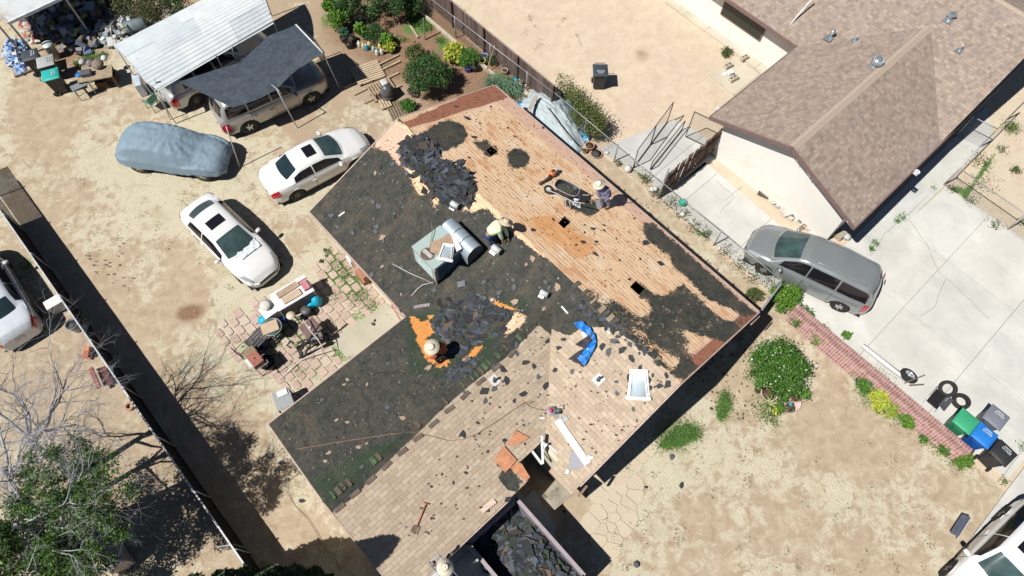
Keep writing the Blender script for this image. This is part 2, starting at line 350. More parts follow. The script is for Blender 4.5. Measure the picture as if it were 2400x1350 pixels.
def slab(name, poly, z1, mat, u0, w0, su, sw, gap=.007, z0=-.06):
    mb = MB(); us = [UW(p)[0] for p in poly]; ws = [UW(p)[1] for p in poly]
    for i in range(int((min(us)-u0)//su), int((max(us)-u0)//su)+1):
        for j in range(int((min(ws)-w0)//sw), int((max(ws)-w0)//sw)+1):
            q = list(poly)
            # clip concave polygons by clipping the cell rectangle out of the polygon
            a, b, c, d = u0+i*su+gap, u0+(i+1)*su-gap, w0+j*sw+gap, w0+(j+1)*sw-gap
            q = clip(q, -UX, -UY, -a); q = clip(q, UX, UY, b) if q else q; q = clip(q, UY, -UX, -c) if q else q; q = clip(q, -UY, UX, d) if q else q
            if len(q) > 2: mb.prism(q, z0, z1)
    o = mb.build(name, mat); tag(o, kind='structure'); return o
uwp = lambda L: [tuple(G(u, w)[:2]) for u, w in L]
slab('driveway', uwp([(-7.6, 15.95), (.2, 15.95), (3.0, 15.9), (8.6, 16.3), (8.6, 25.9), (.3, 25.6), (-.1, 18.5), (-7.6, 18.8)]), .05, CONC, -.75, 16.1, 3.05, 3.15)
slab('side_path', uwp([(-.95, 18.75), (.12, 18.75), (.25, 29.5), (-.95, 31)]), .046, CONC2, -.95, 18.75, 1.3, 3.1)
slab('yard_patio', gpoly([(1400, 352), (1578, 282), (1608, 296), (1700, 352), (1560, 458), (1500, 405)]), .05, CONC2, -11, 16, 2.4, 2.5)
slab('yard_walk', gpoly([(1558, 6), (1590, -30), (1700, 40), (1885, 178), (1800, 190), (1740, 138)]), .05, CONC3, -9.6, 24, 3.2, 1.6)
slab('stoop_pad', gpoly([(1662, 178), (1720, 139), (1800, 190), (1720, 226)]), .055, CONC3, -9.2, 20, 5, 5)
slab('sidewalk', uwp([(8.75, -22), (9.9, -22), (9.9, 40), (8.75, 40)]), .05, CONC2, 8.75, 9.2, 5, 1.5)
slab('kerb', uwp([(9.92, -22), (10.08, -22), (10.08, 40), (9.92, 40)]), .045, CONC, 9.9, 8, 5, 3)
mb = MB(); mb.prism(uwp([(10.1, -22), (19, -22), (19, 40), (10.1, 40)]), -.1, -.012); tag(mb.build('road', concrete((.30, .29, .28), 'asphalt', 2)), kind='structure')
slab('patio_slab', gpoly([(775, 798), (905, 712), (955, 752), (955, 800), (812, 838)]), .03, concrete((.56, .52, .41), 'pad_concrete'), -14, 0, 9, 9)
slab('front_drive', uwp([(-2.45, -3), (-.25, -3), (-.02, 1.2), (-1.0, 3.3), (-2.45, 3.6)]), .035, CONC2, -2.5, -3, 4, 2.2)
slab('dumpster_pad', uwp([(-3.6, -9), (-2.47, -9), (-2.47, 3.2), (-3.0, 3.2), (-3.6, -1)]), .034, CONC2, -6, -9, 4, 3)
# cracks in the driveway
mb = MB()
for path in ([(2130, 515), (2175, 575), (2200, 640), (2215, 650), (2270, 700), (2330, 760)], [(2215, 655), (2190, 720), (2150, 745)], [(2040, 600), (2075, 548), (2130, 500), (2185, 448)], [(2230, 410), (2280, 450), (2300, 460)], [(1700, 470), (1750, 430)], [(1682, 425), (1720, 460), (1680, 510)]):
    pts = []
    for i in range(len(path)-1):
        for k in range(5):
            s_ = k/5; pts.append((path[i][0]*(1-s_)+path[i+1][0]*s_+random.uniform(-1.6, 1.6), path[i][1]*(1-s_)+path[i+1][1]*s_+random.uniform(-1.6, 1.6)))
    q = ribbon([tuple(P(x, y, .055)[:2]) for x, y in pts], .006); n = len(pts)
    for i in range(n-1): mb.add([(q[i][0], q[i][1], .0548), (q[i+1][0], q[i+1][1], .0548), (q[2*n-2-i][0], q[2*n-2-i][1], .0548), (q[2*n-1-i][0], q[2*n-1-i][1], .0548)], [(0, 1, 2, 3)])
tag(mb.build('driveway_cracks', M((.16, .15, .12), .9)), kind='structure')
# brick patio: many separate pavers with grass between them
mb = MB()
for i in range(-60, 60):
    for j in range(-60, 60):
        u = -14+i*.44+(j % 2)*.2; w = 0+j*.34; p = G(u, w); x, y = PX(p.x, p.y, 0.); x = float(x); y = float(y)
        if not (480 < x < 960 and 560 < y < 950): continue
        d = float(sdf(np.array([x]), np.array([y]), pat)[0])
        if d > 8 or inpoly([x], [y], [(768, 800), (905, 706), (960, 752), (960, 805), (812, 843)])[0]: continue
        if random.random() < (.03 if d < -25 else .25): continue
        a, b = .20*random.uniform(.82, 1.04), .15*random.uniform(.82, 1.04); q = []
        cr = random.uniform(.02, .05); k0 = UROT+random.uniform(-.06, .06)
        for (s1, s2) in ((-1, -1), (1, -1), (1, 1), (-1, 1)):
            for e in (0, 1):
                f = ((s1*(a-cr), s2*b) if (e == 0) == (s1*s2 < 0) else (s1*a, s2*(b-cr)))
                q.append((f[0]+random.uniform(-.012, .012), f[1]+random.uniform(-.012, .012)))
        ar = []
        for f in q: ar.append((p.x+f[0]*math.cos(k0)-f[1]*math.sin(k0), p.y+f[0]*math.sin(k0)+f[1]*math.cos(k0)))
        mb.prism(ar, -.05, .006+random.uniform(0, .012))
tag(mb.build('patio_pavers', islandmat([(.49, .36, .30), (.53, .40, .33), (.47, .34, .28), (.55, .43, .36), (.51, .38, .32)])), kind='structure')
# flagstone path in the front yard
def voronoi(poly, n, gap, seed):
    r = random.Random(seed); xs = [p[0] for p in poly]; ys = [p[1] for p in poly]; pts = []
    for _ in range(n*40):
        q = (r.uniform(min(xs), max(xs)), r.uniform(min(ys), max(ys)))
        if inpoly([q[0]], [q[1]], poly)[0] and all((q[0]-a)**2+(q[1]-b)**2 > .085 for a, b in pts): pts.append(q)
        if len(pts) >= n: break
    out = []
    for i, p in enumerate(pts):
        c = [(p[0]+.42*math.cos(a*math.pi/6), p[1]+.42*math.sin(a*math.pi/6)) for a in range(12)]
        for j, q in enumerate(pts):
            if i == j: continue
            dx, dy = q[0]-p[0], q[1]-p[1]; l = math.hypot(dx, dy)
            if l < 1.1: c = clip(c, dx/l, dy/l, (dx*(p[0]+q[0])/2+dy*(p[1]+q[1])/2)/l-gap)
            if len(c) < 3: break
        if len(c) > 2: out.append(c)
    return out
mb = MB()
for c in voronoi(gpoly([(1462, 1100), (1490, 1130), (1475, 1200), (1435, 1290), (1400, 1260), (1385, 1215), (1420, 1190), (1455, 1140)]), 150, .009, 3)+voronoi(gpoly([(1380, 1118), (1560, 930), (1600, 960), (1470, 1100), (1400, 1160)]), 200, .009, 4): mb.prism(c, -.05, .002+random.uniform(0, .006))
tag(mb.build('flagstone_path', islandmat([(.54, .45, .335), (.56, .47, .35), (.53, .44, .33), (.55, .465, .35)])), kind='structure')
# ================================================================== HOUSES
EV, UA, UB, WA, WB, WR, U1, UR, U2, W0 = 2.5, -15.35, -1.3, 3.98, 13.33, 8.55, -9.5, -5.93, -2.5, -1.72
PT = .375; HR = EV+PT*(WR-WA); PQ = (HR-EV)/(WB-WR); HW = EV+PT*(UR-U1); PS = (HW-EV)/(U2-UR); WV = WA+(HW-EV)/PT
def hmain(u, w): return EV+(PT*(w-WA) if w < WR else PQ*(WB-w))
def hwing(u, w): return EV+(PT*(u-U1) if u < UR else PS*(U2-u))
def roofh(u, w):
    h = -9
    if UA <= u <= UB and WA <= w <= WB: h = hmain(u, w)
    if U1 <= u <= U2 and W0 <= w <= WV: h = max(h, hwing(u, w))
    return h if h > 0 else 0.
def RP(x, y, dz=0.):       # point on the reroofed house under a photo point
    h = 3.
    for _ in range(8):
        p = P(x, y, h); u, w = UW(p); h2 = roofh(u, w)
        if h2 <= 0: h2 = 2.4
        h = .5*h+.5*h2
    p = P(x, y, h+dz); return p
def rnorm(p):
    u, w = UW(p); e = .02; h = roofh(u, w); du = (roofh(u+e, w)-roofh(u-e, w))/(2*e); dw = (roofh(u, w+e)-roofh(u, w-e))/(2*e)
    return Vector((-du*UX+dw*UY, -du*UY-dw*UX, 1)).normalized()
def roof_material():
    t = NT('roofing'); rc = t.attr('rc').outputs['Vector']; A = t.attr('rm'); s = t.n('SeparateColor'); t.L(A.outputs['Color'], s.inputs[0]); al = A.outputs['Alpha']
    o = t.obj(); nA = t.noise(o, 3.2, 6, .7, .8); nB = t.noise(o, 14, 5, .7); nC = t.noise(o, 55, 3, .6); nL = t.noise(t.vmul(rc, (1.2, 16, 1)), 2.2, 5, .65)
    # dark felt and granules
    nS = t.noise(t.vmul(rc, (.9, .35, 1)), 1.3, 5, .6)
    felt = t.ramp(nA, [(.3, (.036, .039, .036)), (.5, (.066, .067, .060)), (.72, (.112, .104, .087))])
    felt = t.mix(t.step(nS, .50, .72), felt, (.13, .105, .082)); nF = t.noise(t.vmul(rc, (3.2, 1, 1)), 5, 6, .75, .5); felt = t.mix(t.math('MULTIPLY', t.step(nF, .56, .72), .7), felt, (.17, .145, .115)); felt = t.mix(t.step(nF, .46, .34), felt, (.022, .025, .026)); felt = t.mix(t.step(t.noise(o, 2.6, 5, .7, 1.), .56, .68), felt, (.055, .075, .045)); felt = t.mix(t.step(nB, .62, .78), felt, (.16, .15, .13)); felt = t.mix(t.step(nC, .66, .78), felt, (.22, .20, .16))
    gn = t.step(t.math('ADD', al, t.math('MULTIPLY', t.math('SUBTRACT', nL, .5), 1.2)), .30, .80); felt = t.mix(t.math('MULTIPLY', gn, .75), felt, t.ramp(nB, [(.3, (.022, .042, .025)), (.7, (.050, .085, .048))]))
    ln = t.step(t.noise(t.vmul(rc, (14, .8, 1)), 3., 3, .6), .6, .8); felt = t.mix(t.math('MULTIPLY', ln, .35), felt, (.17, .15, .12))
    wf = t.n('TexWave', wave_type='BANDS', bands_direction='Y', wave_profile='SIN'); t.L(rc, wf.inputs[0]); wf.inputs['Scale'].default_value = 2.2; wf.inputs['Distortion'].default_value = 1.2; wf.inputs['Detail'].default_value = 3; felt = t.mix(t.math('MULTIPLY', t.step(wf.outputs[1], .82, .97), .18), felt, (.02, .02, .018)); felt = t.mix(t.math('MULTIPLY', t.step(t.noise(o, 1.4, 5, .7), .45, .68), .35), felt, (.105, .10, .075))
    # wood deck: skip sheathing boards with dark gaps running along the eaves
    bk = t.n('TexBrick'); t.L(rc, bk.inputs[0]); bk.inputs['Scale'].default_value = 1; bk.inputs['Brick Width'].default_value = 2.44; bk.inputs['Row Height'].default_value = 1.22; bk.inputs['Mortar Size'].default_value = .008
    bk.inputs['Color1'].default_value = (.78, .50, .29, 1); bk.inputs['Color2'].default_value = (.86, .60, .38, 1); bk.inputs['Mortar'].default_value = (.35, .2, .11, 1)
    wood = t.mix(.72, bk.outputs[0], t.ramp(nL, [(.3, (.58, .31, .15)), (.45, (.84, .57, .35)), (.6, (.93, .72, .50)), (.75, (.95, .81, .62))]))
    wv = t.n('TexWave', wave_type='BANDS', bands_direction='Y', wave_profile='SIN'); t.L(rc, wv.inputs[0]); wv.inputs['Scale'].default_value = 2.1; wv.inputs['Distortion'].default_value = .35; wv.inputs['Detail'].default_value = 2; wv.inputs['Detail Scale'].default_value = .7
    brk = t.noise(t.vmul(rc, (.9, 7, 1)), 2.3, 4, .75); brk2 = t.noise(t.vmul(rc, (4.5, 3.2, 1)), 2., 3, .6)
    line = t.math('MULTIPLY', t.step(wv.outputs[1], .80, .97), t.step(brk, .44, .58)); wood = t.mix(t.math('MULTIPLY', line, .78), wood, (.15, .075, .045))
    wv2 = t.n('TexWave', wave_type='BANDS', bands_direction='Y', wave_profile='SIN'); t.L(rc, wv2.inputs[0]); wv2.inputs['Scale'].default_value = 4.2; wv2.inputs['Distortion'].default_value = .5; wv2.inputs['Detail'].default_value = 2
    wood = t.mix(t.math('MULTIPLY', t.step(wv2.outputs[1], .82, .97), t.math('MULTIPLY', t.step(brk2, .52, .64), .45)), wood, (.22, .11, .06))
    nP = t.noise(t.vmul(rc, (.8, 1.6, 1)), 1.1, 4, .6); wood = t.mix(t.math('MULTIPLY', t.step(nP, .54, .68), .5), wood, (.92, .78, .61)); wood = t.mix(t.math('MULTIPLY', t.step(nP, .46, .36), .6), wood, (.60, .28, .13))
    wood = t.mix(t.step(nB, .66, .74), wood, (.34, .19, .11)); wood = t.mix(t.step(nC, .64, .73), wood, (.14, .085, .06))
    wood = t.mix(t.step(t.noise(o, 9, 6, .75), .64, .70), wood, (.07, .055, .045))
    pk = t.ramp(nL, [(.3, (.50, .27, .19)), (.6, (.80, .56, .43)), (.8, (.88, .69, .55))]); rd = t.ramp(nL, [(.3, (.22, .09, .055)), (.7, (.48, .22, .14))])
    wood = t.mix(t.step(al, .45, .7), wood, t.ramp(nL, [(.3, (.46, .16, .04)), (.55, (.78, .34, .10)), (.8, (.88, .50, .22))])); bl = s.outputs[2]; wood = t.mix(t.step(bl, .1, .3), wood, pk); wood = t.mix(t.step(bl, .6, .8), wood, rd)
    # tan shingles
    b2 = t.n('TexBrick'); t.L(rc, b2.inputs[0]); b2.inputs['Scale'].default_value = 1; b2.inputs['Brick Width'].default_value = .30; b2.inputs['Row Height'].default_value = .145; b2.inputs['Mortar Size'].default_value = .007; b2.inputs['Mortar Smooth'].default_value = .3; b2.offset = .5
    b2.inputs['Color1'].default_value = (.42, .33, .24, 1); b2.inputs['Color2'].default_value = (.62, .51, .385, 1); b2.inputs['Mortar'].default_value = (.25, .19, .14, 1)
    tan = t.mix(.35, b2.outputs[0], t.ramp(nB, [(.3, (.40, .31, .225)), (.7, (.62, .51, .39))])); tan = t.mix(t.step(nA, .5, .75), tan, t.mix(.4, tan, (.24, .19, .15))); tan = t.mix(t.math('MULTIPLY', t.step(nA, .42, .3), .3), tan, (.6, .48, .38))
    nn = t.math('ADD', t.math('MULTIPLY', t.math('SUBTRACT', nA, .5), 1.3), t.math('ADD', t.math('MULTIPLY', t.math('SUBTRACT', nB, .5), 1.0), t.math('MULTIPLY', t.math('SUBTRACT', t.noise(o, 28, 4, .7), .5), .7)))
    wm = t.step(t.math('ADD', s.outputs[0], nn), .47, .53); nn2 = t.math('ADD', t.math('MULTIPLY', t.math('SUBTRACT', nA, .5), .35), t.math('MULTIPLY', t.math('SUBTRACT', nB, .5), .3)); tm = t.step(t.math('ADD', s.outputs[1], nn2), .46, .54)
    col = t.mix(tm, felt, tan); col = t.mix(wm, col, wood)
    hh = t.math('SUBTRACT', t.math('MULTIPLY', b2.outputs[1], -.5), t.math('MULTIPLY', wm, 1.)); t.bump(t.math('ADD', t.math('ADD', nB, hh), nC), .5, .012)
    return t.out(col, .9, spec=.15)
ROOFM = roof_material()
WOODEDGE = M((.42, .27, .19), .85, var=.35, sc=12); FASCIA = M((.55, .42, .36), .8, var=.2)
def roof_slope(name, poly, hf, rcf, mask, mat, parent, holes=(), step=.1, thick=.09, axis_='u', edge=None):
    bm = bmesh.new(); f = bm.faces.new([bm.verts.new((u, w, 0)) for u, w in poly])
    us = [q[0] for q in poly]; ws = [q[1] for q in poly]
    for k, (a, b) in enumerate(((min(us), max(us)), (min(ws), max(ws)))):
        n = int((b-a)/step)
        for i in range(1, n):
            c = [0, 0, 0]; c[k] = a+(b-a)*i/n; no = [0, 0, 0]; no[k] = 1
            bmesh.ops.bisect_plane(bm, geom=bm.verts[:]+bm.edges[:]+bm.faces[:], plane_co=c, plane_no=no)
    for hp in holes:
        cx = sum(q[0] for q in hp)/len(hp); cy = sum(q[1] for q in hp)/len(hp); rad = max(math.hypot(q[0]-cx, q[1]-cy) for q in hp)+.25
        for i in range(len(hp)):
            p, q = hp[i], hp[(i+1) % len(hp)]; fs = [f for f in bm.faces if (f.calc_center_median().xy-Vector((cx, cy))).length < rad]
            gm = set(fs); [gm.update(f.edges) for f in fs]; [gm.update(f.verts) for f in fs]
            bmesh.ops.bisect_plane(bm, geom=list(gm), plane_co=(p[0], p[1], 0), plane_no=(q[1]-p[1], p[0]-q[0], 0))
        kill = [f for f in bm.faces if inpoly([f.calc_center_median().x], [f.calc_center_median().y], hp)[0]]
        bmesh.ops.delete(bm, geom=kill, context='FACES')
    bd = [e for e in bm.edges if e.is_boundary]; r = bmesh.ops.extrude_edge_only(bm, edges=bd); low = {v for v in r['geom'] if isinstance(v, bmesh.types.BMVert)}
    for fc in r['geom']:
        if isinstance(fc, bmesh.types.BMFace): fc.material_index = 1
    bm.verts.index_update(); n = len(bm.verts); uu = np.array([v.co.x for v in bm.verts]); ww = np.array([v.co.y for v in bm.verts]); hz = np.array([hf(v.co.x, v.co.y) for v in bm.verts])
    X = uu*UX-ww*UY; Y = uu*UY+ww*UX; mk = mask(*PX(X, Y, hz), uu, ww) if mask else np.zeros((n, 4)); rcc = np.array([rcf(a, b) for a, b in zip(uu, ww)])
    for i, v in enumerate(bm.verts): v.co = (X[i], Y[i], hz[i]-(thick if v in low else 0))
    bmesh.ops.recalc_face_normals(bm, faces=bm.faces[:])
    me = bpy.data.meshes.new(name); bm.to_mesh(me); bm.free()
    me.color_attributes.new('rm', 'FLOAT_COLOR', 'POINT').data.foreach_set('color', np.asarray(mk, float).ravel())
    me.attributes.new('rc', 'FLOAT_VECTOR', 'POINT').data.foreach_set('vector', rcc.astype(float).ravel())
    return new(name, me, [mat, edge or WOODEDGE], parent)
K = math.sqrt(1+PT*PT)
def maskfn(base, wood=(), felt=(), tan=(), pink=(), red=(), green=(), fe=14):
    def f(x, y, u, w):
        m = np.zeros((len(x), 4)); m[:, 0] = base[0]; m[:, 1] = base[1]
        for p in tan: m[:, 1] = np.maximum(m[:, 1], soft(x, y, p, 8))
        for p in wood: m[:, 0] = np.maximum(m[:, 0], soft(x, y, p, fe)*1.05)
        for q in felt:
            p, s_ = q if isinstance(q, tuple) and isinstance(q[1], (int, float)) else (q, 1.)
            k = soft(x, y, p, fe)*s_; m[:, 0] *= 1-k; m[:, 1] *= 1-np.minimum(1, k)
        for p in pink: m[:, 2] = np.maximum(m[:, 2], .5*soft(x, y, p, 3))
        for p in red: m[:, 2] = np.maximum(m[:, 2], soft(x, y, p, 2))
        for p in green: m[:, 3] = np.maximum(m[:, 3], soft(x, y, p, 40))
        return m
    return f
C_ = lambda cx, cy, rx, ry, n=12: [(cx+rx*math.cos(2*math.pi*i/n), cy+ry*math.sin(2*math.pi*i/n)) for i in range(n)]
m_ne = maskfn((1.05, 0),
  felt=[C_(1050, 315, 46, 34), C_(1020, 330, 40, 30), ([(1103, 332), (1135, 328), (1165, 345), (1168, 362), (1140, 368), (1125, 350)], 1.), C_(1214, 372, 27, 25),
        [(1318, 455), (1345, 480), (1400, 470), (1405, 498), (1380, 508), (1345, 492), (1322, 480)],  # under the wheelbarrow: felt patch with the dirt shadow painted in
        [(1505, 520), (1530, 520), (1780, 740), (1745, 735), (1690, 715), (1655, 700), (1610, 650), (1580, 630), (1570, 600), (1540, 580), (1512, 560)],
        ([(1600, 660), (1690, 740), (1740, 770), (1700, 800), (1640, 790), (1580, 770), (1530, 740), (1500, 680), (1560, 690)], .78), ([(1440, 700), (1500, 740), (1560, 790), (1640, 830), (1610, 850), (1540, 830), (1480, 780), (1430, 730)], .56),
        ([(1500, 745), (1545, 720), (1620, 800), (1590, 830), (1530, 800)], .72), ([(1480, 665), (1500, 655), (1528, 690), (1500, 705)], .8),
        ([(1285, 612), (1310, 640), (1420, 720), (1500, 790), (1600, 880), (1590, 895), (1480, 810), (1380, 720), (1290, 640)], .6), ([(1740, 720), (1775, 745), (1700, 790), (1690, 760)], .5), ([(1380, 670), (1440, 700), (1500, 770), (1440, 760), (1370, 700)], .5),
        ([(1600, 830), (1640, 860), (1605, 890), (1575, 880)], 1.), ([(1700, 760), (1730, 775), (1700, 800), (1680, 790)], .9)],
  pink=[[(1160, 198), (1790, 742), (1766, 748), (1516, 530), (1378, 414), (1142, 220)], [(935, 288), (880, 345), (960, 300)]],
  red=[[(1160, 190), (1195, 228), (960, 302), (915, 300)], [(1740, 730), (1790, 735), (1600, 900), (1582, 865), (1625, 830)]], fe=16)
_ne = m_ne
def m_ne(x, y, u, w):
    m = _ne(x, y, u, w); m[:, 3] = np.maximum(.60*soft(x, y, [(1240, 505), (1300, 500), (1410, 590), (1352, 612), (1250, 535)], 8), .57*soft(x, y, [(1180, 455), (1240, 500), (1330, 590), (1310, 615), (1200, 510)], 30)); return m
PILE1 = [(938, 335), (985, 322), (1015, 345), (1030, 375), (1085, 400), (1112, 440), (1105, 478), (1060, 486), (1020, 455), (985, 405), (945, 375)]
PILE2 = [(1045, 722), (1110, 692), (1180, 728), (1195, 745), (1175, 778), (1118, 796), (1072, 836), (1050, 800), (1015, 768)]
m_sw = maskfn((0, 0),
  wood=[[(925, 280), (960, 300), (975, 345), (900, 352), (872, 345)], [(900, 340), (935, 345), (950, 378), (935, 388)], [(948, 392), (975, 400), (1010, 450), (985, 462)], [(1010, 458), (1032, 462), (1020, 492)], [(1085, 495), (1105, 440), (1135, 440), (1150, 480), (1110, 498)], [(1040, 345), (1060, 350), (1110, 420), (1080, 400)],
        [(955, 300), (1100, 405), (1280, 590), (1300, 620), (1230, 570), (1130, 480), (1040, 400), (985, 345)],
        [(1128, 712), (1155, 698), (1182, 715), (1160, 732)], [(1180, 715), (1235, 735), (1240, 762), (1190, 785), (1200, 750)]],
  felt=[(PILE1, .9)],
  tan=[[(1180, 830), (1205, 806), (1257, 758), (1335, 788), (1365, 765), (1440, 768), (1600, 895), (1600, 950), (1400, 1200), (1180, 1200)]],
  pink=[[(920, 290), (870, 345), (950, 400), (965, 380), (930, 340), (960, 305)]], green=[[(955, 735), (1240, 690), (1240, 800), (955, 870)]], fe=14)
m_wn = maskfn((0, 0), wood=[[(960, 735), (990, 755), (1015, 745), (1035, 705), (1025, 700), (1000, 740), (1020, 780), (985, 800), (965, 765)], [(975, 795), (1005, 798), (1030, 820), (1055, 850), (1045, 870), (1000, 845)], [(1068, 866), (1080, 848), (1128, 800), (1135, 812), (1085, 862)], [(1180, 760), (1210, 730), (1235, 740), (1220, 765), (1185, 790)]],
  tan=[], green=[[(720, 1130), (900, 1030), (940, 1040), (790, 1195)], [(955, 735), (1160, 740), (1160, 880), (955, 880)]], fe=12)
m_ws = maskfn((0, .0), tan=[[(780, 1198), (830, 1165), (900, 1090), (965, 1030), (1020, 975), (1100, 905), (1200, 826), (1262, 760), (1420, 900), (1300, 1200), (1000, 1500), (800, 1500)]],
  felt=[([(1180, 1090), (1200, 1110), (1215, 1150), (1190, 1150), (1170, 1120)], .8), ([(1160, 1120), (1200, 1085), (1235, 1130), (1210, 1160)], .5)],
  wood=[], green=[[(760, 1200), (960, 1020), (940, 1000), (740, 1150)]], fe=12)
def uwh(px_):
    o = []
    for x, y in px_: o.append(UW(RP(x, y)))
    return o
house = thing('reroofed_house', 'L-shaped house in mid reroofing with bare orange deck, black felt and tan shingles', 'house')
H_ne = [uwh(q) for q in ([(1138, 352), (1153, 342), (1169, 353), (1152, 366)], [(1308, 523), (1324, 506), (1339, 519), (1322, 536)], [(1476, 673), (1491, 657), (1513, 674), (1497, 692)])]
H_hole = [(1214, 1152), (1240, 1118), (1216, 1083), (1276, 1028), (1312, 1072), (1284, 1104), (1304, 1124), (1270, 1165)]
hu = [UW(P(x, y, 2.85)) for x, y in H_hole]
roof_slope('deck_slope', [(UA, WR), (UB, WR), (UB, WB), (UA, WB)], lambda u, w: EV+PQ*(WB-w), lambda u, w: (u, (WB-w)*K, 0), m_ne, ROOFM, house, H_ne)
hsq = [uwh([(1216, 1083), (1276, 1028), (1312, 1072), (1284, 1104), (1240, 1118)])]
roof_slope('felt_slope', [(UA, WA), (U1, WA), (UR, WV), (U2, WA), (UB, WA), (UB, WR), (UA, WR)], lambda u, w: EV+PT*(w-WA), lambda u, w: (u, (w-WA)*K, 0), m_sw, ROOFM, house, [hu])
roof_slope('felt_slope', [(U1, W0), (UR, W0), (UR, WV), (U1, WA)], lambda u, w: EV+PT*(u-U1), lambda u, w: (w, (u-U1)*K, 0), m_wn, ROOFM, house)
roof_slope('shingle_slope', [(UR, W0), (U2, W0), (U2, WA), (UR, WV)], lambda u, w: EV+PS*(U2-u), lambda u, w: (w, (U2-u)*K, 0), m_ws, ROOFM, house, [hu])
STUC = M((.72, .64, .50), .9, var=.06, sc=2, bump=.2); STUC2 = M((.91, .88, .82), .9, var=.02, sc=1.2, bump=.15, dirt=(.88, .80, .68))
# walls
mb = MB()
def wall_ring(mb, L, hf, th=.15):
    n = len(L)
    for i in range(n):
        a, b = L[i], L[(i+1) % n]; k = 24; l = math.hypot(b[0]-a[0], b[1]-a[1]); nx, ny = -(b[1]-a[1])/l*th, (b[0]-a[0])/l*th
        for j in range(k):
            s0, s1 = j/k, (j+1)/k; p = (a[0]+(b[0]-a[0])*s0, a[1]+(b[1]-a[1])*s0); q = (a[0]+(b[0]-a[0])*s1, a[1]+(b[1]-a[1])*s1); zp, zq = hf(*p)-.14, hf(*q)-.14
            c = [G(p[0], p[1]), G(q[0], q[1]), G(q[0]+nx, q[1]+ny), G(p[0]+nx, p[1]+ny)]
            mb.add([(v.x, v.y, -.1) for v in c]+[(c[0].x, c[0].y, zp), (c[1].x, c[1].y, zq), (c[2].x, c[2].y, zq), (c[3].x, c[3].y, zp)], [(4, 5, 6, 7), (0, 1, 5, 4), (2, 3, 7, 6)])
wall_ring(mb, [(-15.1, 4.5), (-9.05, 4.5), (-9.05, -1.1), (-3.1, -1.1), (-3.1, 2.2), (-4.4, 2.2), (-4.4, 4.5), (-1.75, 4.5), (-1.75, 13.05), (-15.1, 13.05)][::-1], lambda u, w: roofh(u, w))
mb.build('wall', STUC, house)
# fascia boards, exposed rafters
mb = MB()
def fas(a, b, ha, hb, off=.0, wd=.04, ht=.16): mb.bar(G(*a, ha), G(*b, hb), wd, ht)
d_ = .08
for a, b, h1, h2 in (((UA, WB+.03), (UB, WB+.03), EV, EV), ((UA-.03, WB), (UA-.03, WR), EV, HR), ((UA-.03, WR), (UA-.03, WA), HR, EV), ((UB+.03, WB), (UB+.03, WR), EV, HR), ((UB+.03, WR), (UB+.03, WA+.4), HR, EV+.4*PT), ((UA, WA-.03), (U1, WA-.03), EV, EV), ((U1-.03, WA), (U1-.03, W0), EV, EV), ((U1, W0-.03), (UR, W0-.03), EV, HW), ((UR, W0-.03), (U2, W0-.03), HW, EV), ((U2+.03, W0), (U2+.03, 2.4), EV, EV)): fas(a, b, h1-d_, h2-d_)
mb.build('fascia', FASCIA, house)
mb = MB()
for i in range(24):
    u = -15.2+i*.61
    if u < -9.6: mb.bar(G(u, WA+.02, EV-.14), G(u, WA+.6, EV+.07), .04, .09)
    mb.bar(G(u, WB-.05, EV-.14), G(u, WB-.6, EV+.05), .04, .09)
mb.build('rafter_tail', WOODEDGE, house)
mb = MB(); WHT = M((.80, .79, .77), .6, var=.05)
for a, b, z1, z2 in (((1243, 1052), (1270, 1088), 2.65, 2.5), ((1270, 1020), (1272, 1086), 3.1, 2.6), ((1271, 1052), (1283, 1040), 2.8, 2.95), ((1283, 1040), (1316, 1073), 2.75, 2.6)): mb.bar(P(*a, z1), P(*b, z2), .07, .1)
mb.build('exposed_rafter', WHT, house)
# torn shingle ridge along the wing and the row of old cap shingles
mb = MB()
for i in range(46):
    u, w = UR+.03, -1.6+i*.185; p = G(u+random.uniform(-.03, .03), w, 0)
    if w > 6.6: break
    random.random() < .55 and mb.box((p.x, p.y, roofh(u, w)+.006), (.26, random.uniform(.05, .15), .008), R3(random.uniform(-.03, .03), .0, UROT), mi=random.choice([0, 1, 1]))
mb.build('ridge_cap', [M((.13, .10, .07), .95, var=.3, sc=14), M((.085, .13, .065), .95, var=.5, sc=9)], house)
mb = MB()
for i in range(17):
    w = 1.1+i*.0; 
for i in range(70):
    u = -15.3+i*.2; p = G(u, WR+random.uniform(-.03, .03)); z = hmain(u, WR)
    if random.random() < (.0 if u < -6.5 else .5): mb.box((p.x, p.y, z+.004), (random.uniform(.06, .17), .30, .008), R3(0, 0, UROT), mi=random.choice([0, 0, 1]))
mb.build('ridge_cap', [M((.10, .09, .075), .95, var=.3, sc=14), M((.33, .26, .19), .95)], house)
mb = MB()
for i, (x, y) in enumerate([(860+ 0, 1195), (830, 1172)]): pass
for k in range(12):      # lifted edges of the last tan course on the wing
    s_ = k/11; x, y = 795+(1200-795)*s_, 1190-(1190-828)*s_; p = RP(x, y, .02); mb.box(p, (.34, .13, .012), R3(.1, 0, UROT+math.pi/2+random.uniform(-.1, .1)))
mb.build('torn_edge', M((.15, .12, .095), .95), house)
for x0, y0, x1, y1 in ((822, 605, 855, 665), (918, 715, 945, 760)):
    MB().bar(P(x0, y0, 2.3), P(x1, y1, 2.3), .05, .14).build('broken_fascia', M((.45, .22, .15), .8), house)
